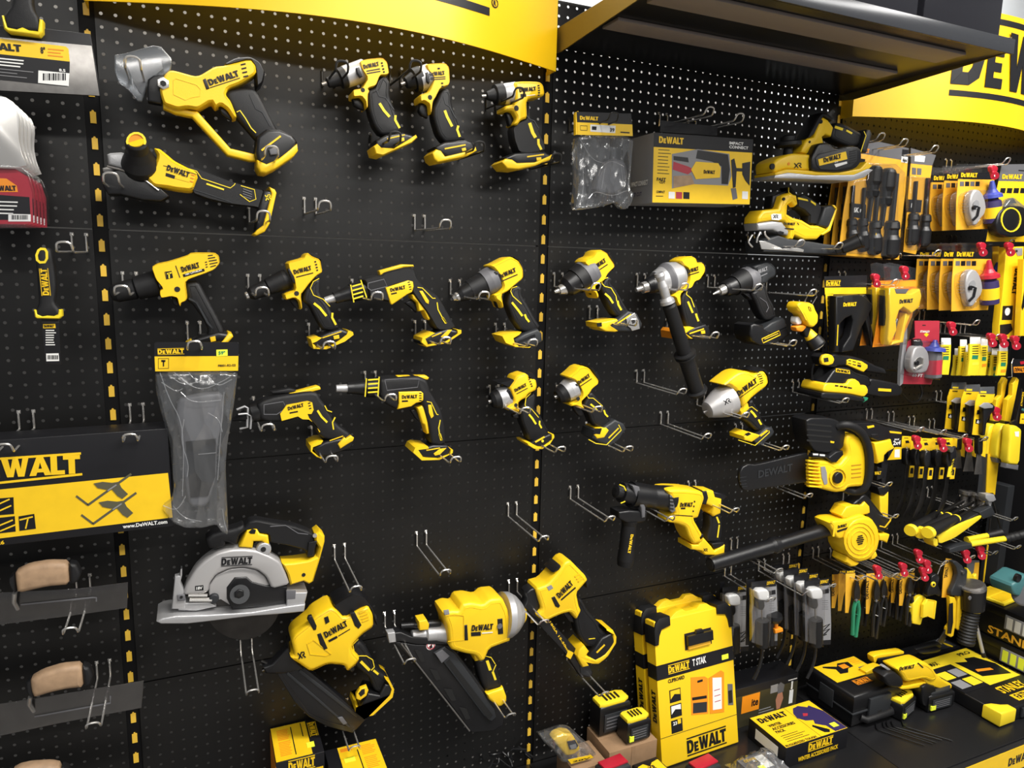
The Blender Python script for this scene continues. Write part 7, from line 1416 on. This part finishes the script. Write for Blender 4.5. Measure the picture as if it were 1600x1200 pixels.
# two clipboard cases
def clip_case(label, x, y, z, full=True):
    lean = math.radians(-10.5); W, Dp, H = .288, .042, .425
    b = Boxy('clipboard_case', label, 'case', x, x+W, y, y+Dp, z, z+H, Y, .03, .004, lean, group='yellow clipboard storage cases', part='lid')
    b.rect('front', .0, .60, 1, .70, KC, .001); b.text('front', 'DeWALT', .14, .632, .41, .045, YC, .0016, 3); b.text('front', 'T STAK', .45, .636, .63, .045, WH, .0016)
    b.rect('left', 0, .60, 1, .70, KC, .001); b.text('front', 'CLIPBOARD', .13, .565, .34, .024, KC, .001)
    b.rect('front', 0, .203, 1, .206, KC, .0006)
    for k in range(3):
        b.rect('front', .14, .5-k*.105-.075, .28, .5-k*.105+.012, KC, .001); b.poly('front', [(.15, .5-k*.105-.05), (.2, .5-k*.105-.02), (.27, .5-k*.105-.03), (.27, .5-k*.105+.006), (.15, .5-k*.105+.006)], (YC, WH, KC)[k], .0014)
    b.text('front', '23', .16, .27, .21, .022, WH, .0016); b.rect('front', .22, .27, .26, .30, YC, .0018)
    b.poly('front', [(.40, .30), (.62, .275), (.64, .52), (.60, .54), (.42, .56)], OR, .001); b.poly('front', [(.64, .27), (.83, .25), (.86, .53), (.82, .55), (.65, .52)], OR, .0012); b.poly('front', [(.42, .31), (.60, .29), (.61, .36), (.43, .38)], G3, .0016); b.poly('front', [(.42, .4), (.61, .385), (.61, .405), (.42, .42)], KC, .0016); b.poly('front', [(.68, .29), (.80, .28), (.82, .50), (.70, .515)], WH, .0018); b.rect('front', .5, .51, .57, .525, KC, .0016)
    for k in range(3): b.rect('front', .71, .42-k*.04, .79, .425-k*.04, RC, .002)
    b.poly('front', [(.89, .29), (.96, .28), (.965, .43), (.9, .44)], G2, .0012); b.rect('front', .9, .3, .95, .39, K, .0016)
    b.text('front', 'DeWALT', .32, .045, .84, .09, KC, .001, 3)
    o, U, V, N, W_, H_ = b.face('left')
    put_logo(b.cur, o+U*(.74*W_)+V*(.30*H_)+N*.0012, V, -U, N, .22*H_, .45*W_, KC, 0)
    b.new('price_sticker'); b.rect('front', .84, .62, .93, .655, YS, .0018)
    for q, nm in (([(0, .84), (.045, .84), (.06, .90), (.09, .94), (.2, .955), (.2, 1.02), (.07, 1.02), (.02, .99), (0, .94)], 0), ([(1, .84), (.955, .84), (.94, .90), (.91, .94), (.8, .955), (.8, 1.02), (.93, 1.02), (.98, .99), (1, .94)], 1)):
        b.new('corner_bumper'); prism(b.cur, [(a*W*1.02-.003, c*H) for a, c in q], Vector((0, 0, 0)), EX, EZ, EN, -Dp-.004, .006, .003, KR, 2)
    b.new('top_grip'); prism(b.cur, [(.2*W, H*.99), (.3*W, H*1.035), (.38*W, H*1.04), (.42*W, H*1.02), (.56*W, H*1.02), (.6*W, H*1.045), (.7*W, H*1.04), (.8*W, H*.99)], Vector((0, 0, 0)), EX, EZ, EN, -Dp, -.003, .003, Y, 2)
    b.new('latch'); b.rect('front', .37, .755, .72, .87, KD, .001); b.rect('front', .38, .79, .71, .86, K, .016, .004); b.poly('front', [(.49, .86), (.6, .86), (.58, .885), (.51, .885)], K, .012, .003); b.rect('front', .40, .76, .69, .785, YO, .008, .002)
    return b.done()
clip_case('front yellow clipboard storage case, standing at the middle of the shelf', 1.347, -.172, SHZ+.002)
clip_case('rear yellow clipboard storage case, left edge showing behind the front one', 1.347, -.105, SHZ+.002)
# boot / garment carton behind
b = Boxy('workwear_carton', 'dark printed carton lettered ite with a cap-wearing figure, behind the accessories box', 'box', 1.645, 1.925, -.105, -.02, SHZ, .337, KC)
b.rect('front', 0, 0, 1.0, .8, mat('olive_print', (.045, .04, .02), .4), .0005); b.rect('front', 0.1695, .35, 0.427, .78, OR, .001); b.text('front', 'ite', 0.3107, .48, 0.4103, .18, KC, .0014)
b.poly('front', [(0.701, .2), (0.7509, .2), (0.7924, .45), (0.7675, .62), (0.701, .6), (0.6761, .45)], mat('skin_print', (.45, .2, .12), .5), .001); b.poly('front', [(0.701, .6), (0.7841, .62), (0.7924, .8), (0.7342, .88), (0.6844, .8)], G2, .0012); b.rect('front', 0.5848, .66, 0.6927, .86, GR, .001); b.rect('front', 0.8837, .25, 0.9419, .6, WH, .001); b.rect('front', 0.9003, .62, 0.9253, .82, WH, .001); b.rect('front', 0.8505, .86, 0.9834, .88, WH, .001)
smallprint(b, 'front', .43, .3, .67, 3, .07, GR, .02); b.done()
b = Boxy('accessories_carton', 'black and yellow winter accessories box with a picture of navy boots', 'box', 1.682, 1.93, -.305, -.152, SHZ, .266, KC)
b.rect('top', .005, .01, .995, .99, YC); b.poly('top', [(.42, .985), (.44, .985), (.97, .02), (.95, .02)], KC, .0008) if False else b.rect('top', .555, .0, .56, 1, KC, .0008)
b.poly('top', [(.56, .62), (.58, .76), (.66, .9), (.76, .93), (.86, .82), (.9, .86), (.99, .6), (.99, .02), (.80, .02), (.78, .22), (.68, .35), (.72, .45), (.62, .5)], NV, .001); b.poly('top', [(.66, .62), (.7, .7), (.76, .66), (.72, .6)], RC, .0014); b.r = None
b.poly('top', [(.6, .3), (.63, .34), (.76, .1), (.72, .04), (.66, .08)], KC, .0014); b.poly('top', [(.58, .28), (.64, .36), (.79, .1), (.73, .01)], YC, .0011)
b.text('top', 'DeWALT', .06, .76, .5, .15, KC, .001); b.text('top', 'WINTER', .1, .6, .3, .07, KC, .001); b.text('top', 'ACCESSORIES', .1, .5, .46, .07, KC, .001); b.text('top', 'PACK', .1, .4, .24, .07, KC, .001); smallprint(b, 'top', .1, .3, .45, 4, .055, KC, .012); b.text('top', 'RUGGEDIZED TOUGH', .02, .02, .5, .05, KC, .001)
b.text('front', 'DeWALT', .35, .52, .75, .33, YC, .001, 3); b.text('front', 'WINTER ACCESSORIES PACK', .2, .14, .85, .2, YC, .001); b.rect('left', .2, .25, .8, .75, WH); b.new('price_sticker'); b.rect('top', .84, .12, .93, .24, YS, .0018); b.done()
t = Tool('bagged_accessories', 'clear bag of grey accessory packs in front of the clipboard case', 'package', 1170, 1190, .30, fr=(0, 0, 1))
t.part('bag'); P0 = Vector((1.53, -.36, SHZ)); R3 = random.Random(5)
def crumple(pb, o, w, d, h, m, n=9, seed=1):
    R3 = random.Random(seed); vs = []; fs = []
    for j in range(n+1):
        for i in range(n+1):
            u, v = i/n, j/n; e = (1-abs(2*u-1)**3)*(1-abs(2*v-1)**3); vs.append(o+Vector((u*w+R3.uniform(-.003, .003), v*d+R3.uniform(-.003, .003), .004+e*h*(.75+.35*R3.random()))))
    for j in range(n):
        for i in range(n): a = j*(n+1)+i; fs.append([a, a+1, a+n+2, a+n+1])
    b0 = [Vector((v.x, v.y, o.z+.0015)) for v in vs]; k = len(vs); vs += b0; fs += [[f[0]+k, f[3]+k, f[2]+k, f[1]+k] for f in fs[:n*n]]; pb.add(vs, fs, m)
crumple(t.cur, P0, .155, .13, .055, BAG, 10, 4)
t.part('grey_packs'); box(t.cur, P0+Vector((.075, .06, .017)), (.12, .09, .03), G2, EX, Vector((0, 1, 0)), .003); box(t.cur, P0+Vector((.085, .07, .0335)), (.03, .05, .001), WH, EX, Vector((0, 1, 0))); box(t.cur, P0+Vector((.06, .045, .0335)), (.02, .03, .0012), YS, EX, Vector((0, 1, 0))); put_text(t.cur, 'DEWALT', P0+Vector((.03, .085, .0335)), EX, Vector((0, 1, 0)), EZ, .05, .01, YC)
t.done()
# black carry case with yellow label
b = Boxy('carry_case', 'black plastic carry case with clamp picture on its yellow label', 'case', 2.02, 2.235, -.245, -.06, SHZ, .30, K, 0, .014, part='lower_shell')
b.new('lid'); prism(b.cur, [(-.002, -.002), (b.W+.002, -.002), (b.W+.002, b.Dp+.001), (-.002, b.Dp+.001)], Vector((0, 0, 0)), EX, Vector((0, 1, 0)), EZ, b.H*.52, b.H+.012, .014, K, 3); b.new('seam'); prism(b.cur, [(-.004, -.004), (b.W+.004, -.004), (b.W+.004, b.Dp+.002), (-.004, b.Dp+.002)], Vector((0, 0, 0)), EX, Vector((0, 1, 0)), EZ, b.H*.48, b.H*.54, .002, G3, 2)
b.new('label'); b.H += .0125
b.rect('top', .06, .42, .94, .95, YC); b.poly('top', [(.3, .6), (.45, .58), (.55, .68), (.68, .7), (.7, .85), (.5, .88), (.42, .8), (.2, .9), (.18, .86), (.34, .74)], KC, .0009); b.rect('top', .46, .7, .6, .82, OR, .0014); b.rect('top', .72, .5, .9, .64, G2, .001); smallprint(b, 'top', .74, .88, .92, 4, .05, OR, .01); b.text('top', 'DeWALT', .3, .24, .62, .1, OR, .001, 3); b.rect('top', .28, .2, .64, .38, KC, .0006)
b.H -= .0125; b.new('latch'); b.rect('front', .3, .2, .75, .92, G3, .010, .003); b.rect('front', .48, .3, .56, .45, KD, .0105); b.new('carry_handle'); tube(b.cur, [(.04, .0, .03), (.05, -.012, .026), (.165, -.012, .026), (.175, 0, .03)], .011, KR, 12); b.new('latch'); b.rect('left', .3, .3, .6, .9, G3, .006, .002); b.done()
# batteries, nailer and light lying together
battery('left loose battery on the shelf with yellow slide, beside the carry case', 2.2, 2.30, -.285, -.21, SHZ, .262, .25)
battery('right loose black battery on the shelf, left of the organizer', 2.325, 2.445, -.285, -.2, SHZ, .262, -.05, top=G3)
t = Tool('compact_nailer', 'yellow cordless tool lying between the carry case and the organizer', 'power tool', 450, 330, .25, fr=(1350, 1000, 6))
t.s('housing', Y, '255 245 330 225 500 180 560 200 610 245 640 300 640 345 590 370 520 340 355 375 310 300', -28, 28, 9, 1); t.t('DeWALT', '330 288 470 262', 30, 29, KC); t.r(None, KC, '505 215 555 260', 12, 29, .5)
t.s('grip', Y, '530 340 560 300 640 290 730 370 800 400 800 440 740 460 640 430 560 400', -14, 22, 7, 1); t.s('rubber_nose', KR, '145 330 190 290 260 280 330 340 340 400 300 430 200 420', -24, 24, 9, 1); t.s('base', Y, '300 425 420 395 540 370 560 410 400 440 320 445', -30, 20, 4); t.s('drum', K, '510 430 560 400 650 420 650 600 590 620 530 600', -10, 30, 8, 1)
t.s('nose_bits', GA, '165 245 190 235 240 270 225 290', -8, 8, 2); t.done()
t = Tool('compact_tool', 'yellow clamp-like tool lying at the back beside the carry case', 'power tool', 200, 180, .12, fr=(1350, 1000, 6)); t.s('rail', Y, '70 150 100 130 330 95 360 100 355 125 330 130 110 165 90 215 75 200', -14, 14, 4); t.s('body', K, '100 165 330 130 340 190 250 230 120 225', -16, 16, 6); t.s('jaw', Y, '0 290 60 255 130 235 165 245 140 290 120 320 90 300 60 310 0 320', 20, 50, 5); t.done()
# organizer
b = Boxy('organizer_case', 'flat black and yellow organizer case lettered in yellow on the shelf', 'case', 2.475, 2.785, -.42, -.10, SHZ, .25, K, 0, .006, part='lid')
b.rect('top', .04, .36, .96, .97, YB); b.rect('top', .0, .36, .42, .8, KC, .0009)
for i in range(2):
    for j in range(2): b.rect('top', .05+.19*i, .42+.17*j, .21+.19*i, .55+.17*j, YB if (i+j) % 2 else GR, .0012)
b.poly('top', [(.52, .5), (.9, .42), (.94, .62), (.84, .8), (.7, .82), (.66, .76), (.5, .8)], K, .0012); b.poly('top', [(.56, .58), (.78, .54), (.78, .58), (.58, .62)], OR, .0016); b.text('top', 'FATMAX', .06, .84, .3, .06, KC, .001); b.text('top', 'PRO', .7, .87, .9, .05, KC, .001)
b.text('top', 'STANLEY', .4, .2, .82, .1, YC, .001); b.rect('top', .42, .06, .82, .16, YC, .0008); b.text('top', 'FATMAX', .46, .075, .78, .07, KC, .0012)
for q in ((0, 0), (1, 0)):
    b.new('corner_bumper'); sx = 1 if q[0] == 0 else -1; X = lambda a: (a if q[0] == 0 else b.W-a)
    prism(b.cur, [(X(-.006), -.008), (X(.07), -.008), (X(.07), .02), (X(.045), .028), (X(.022), .045), (X(-.006), .05)], Vector((0, 0, 0)), EX, Vector((0, 1, 0)), EZ, .004, b.H+.004, .006, YB, 3)
b.new('front_latch'); b.rect('front', .35, .2, .7, .85, G3, .008, .002); b.done()
# two stacked tool boxes seen from their end
for z0, z1, lb in ((SHZ, .325, 'lower black tool box with clear lid tray and gold lettering'), (.3255, .45, 'upper black tool box with gold lettering, under the tape dispenser')):
    b = Boxy('tool_box', lb, 'tool box', 2.8, 2.985, -.47, -.075, z0, z1, K, 0, .01, group='stacked black tool boxes at the right end', part='body')
    b.new('lid'); prism(b.cur, [(-.003, -.003), (b.W, -.003), (b.W, b.Dp+.003), (-.003, b.Dp+.003)], Vector((0, 0, 0)), EX, Vector((0, 1, 0)), EZ, b.H*.72, b.H-.001, .006, K, 2); b.cur = b.parts[0]
    b.text('left', 'STANLEY', .22, .1, .72, .22, YO, .001); b.new('clear_tray'); b.rect('left', .36, .42, .66, .85, GR, .005, .002)
    for k in range(4): b.rect('left', .38+k*.07, .46, .43+k*.07, .8, (YS if z0 < .3 else WH), .0056)
    b.done()
b = Boxy('plastic_tray', 'small bright yellow tray on top of the upper tool box', 'tray', 2.81, 2.93, -.2, -.09, .4505, .463, YB, .1, .004, part='tray'); b.rect('top', .08, .1, .92, .48, YC, .0012); b.rect('top', .08, .54, .92, .92, YC, .0012); b.done()
t = Tool('tape_dispenser', 'teal tape dispenser on the tool boxes with a grey reel beside it', 'dispenser', 700, 640, .28, fr=(1500, 850, 8)); t.s('body', TE, '560 480 660 410 740 350 860 390 900 500 860 640 700 640 580 600', -40, 40, 10, 1); t.b('hub', K, 740, 430, 46, 30, 41, 18); t.done()
t = Tool('wire_reel', 'round grey reel at the right edge in front of the teal dispenser', 'reel', 820, 640, .33, fr=(1500, 850, 8)); t.c('reel', G2, '800 620 840 640', '0 130 .1 150 .2 120 .8 120 .9 150 1 130', seg=30); t.done()
b = Boxy('fixture_panel', 'dark grey upright panel with an oval hole at the right edge', 'panel', 2.93, 2.97, -.09, -.03, .46, .86, G3, 0, .004, part='panel'); b.rect('left', .3, .55, .7, .75, KD, .0008); b.done()
# black pliers on the organizer's far side
t = Tool('cable_cutter', 'black folding cutter lying at the back of the shelf near the organizer', 'hand tool', 600, 80, .1, fr=(1350, 1000, 6)); t.s('handle', K, '470 80 560 50 700 20 720 60 640 90 500 110', -12, 12, 5, 1); t.s('handle', K, '500 105 640 90 720 70 700 110 560 135', 10, 26, 5, 1); t.s('head', GA, '690 15 715 -10 760 -5 720 40', -6, 6, 2); t.s('tip', YB, '740 25 780 35 830 55 825 65 770 50', -6, 6, 2); t.done()
b = Boxy('black_pad', 'flat black case behind the organizer, against the pegboard', 'case', 2.44, 2.78, -.085, -.01, SHZ, .245, K, 0, .006, part='case'); b.rect('top', .05, .1, .95, .9, G3, .001); b.done()
# five hex keys
for i, (xa, ya, xb, yb, u) in enumerate(((1369, 1139, 1444, 1164, 6), (1380, 1136, 1458, 1162, 7), (1386, 1135, 1463, 1160, 8), (1395, 1135, 1472, 1156, 8), (1411, 1134, 1488, 1157, 9))):
    a = unz(xa, ya, .205); b_ = unz(xb, yb, .205); d = (b_-a).normalized(); n = Vector((-d.y, d.x, 0))
    pb = PB('hex_key'); tube(pb, smoothpath([a+n*.028-d*.004, a+n*.006, a+d*.004, a+d*.02], 1)+[b_], .0022, K, 6); o = pb.build(origin=a); tag(o, ['leftmost of the five black hex keys on the shelf', 'second of the five black hex keys from the left', 'middle one of the five black hex keys', 'fourth of the five black hex keys from the left', 'rightmost of the five black hex keys on the shelf'][i], 'hex key', 'five hex keys lying on the shelf')
# end panel of the fixture
pb = PB('wall_right'); box(pb, (3.03, -.3, 1.05), (.02, 2.1, .64), SH); struct('wall_right', pb)
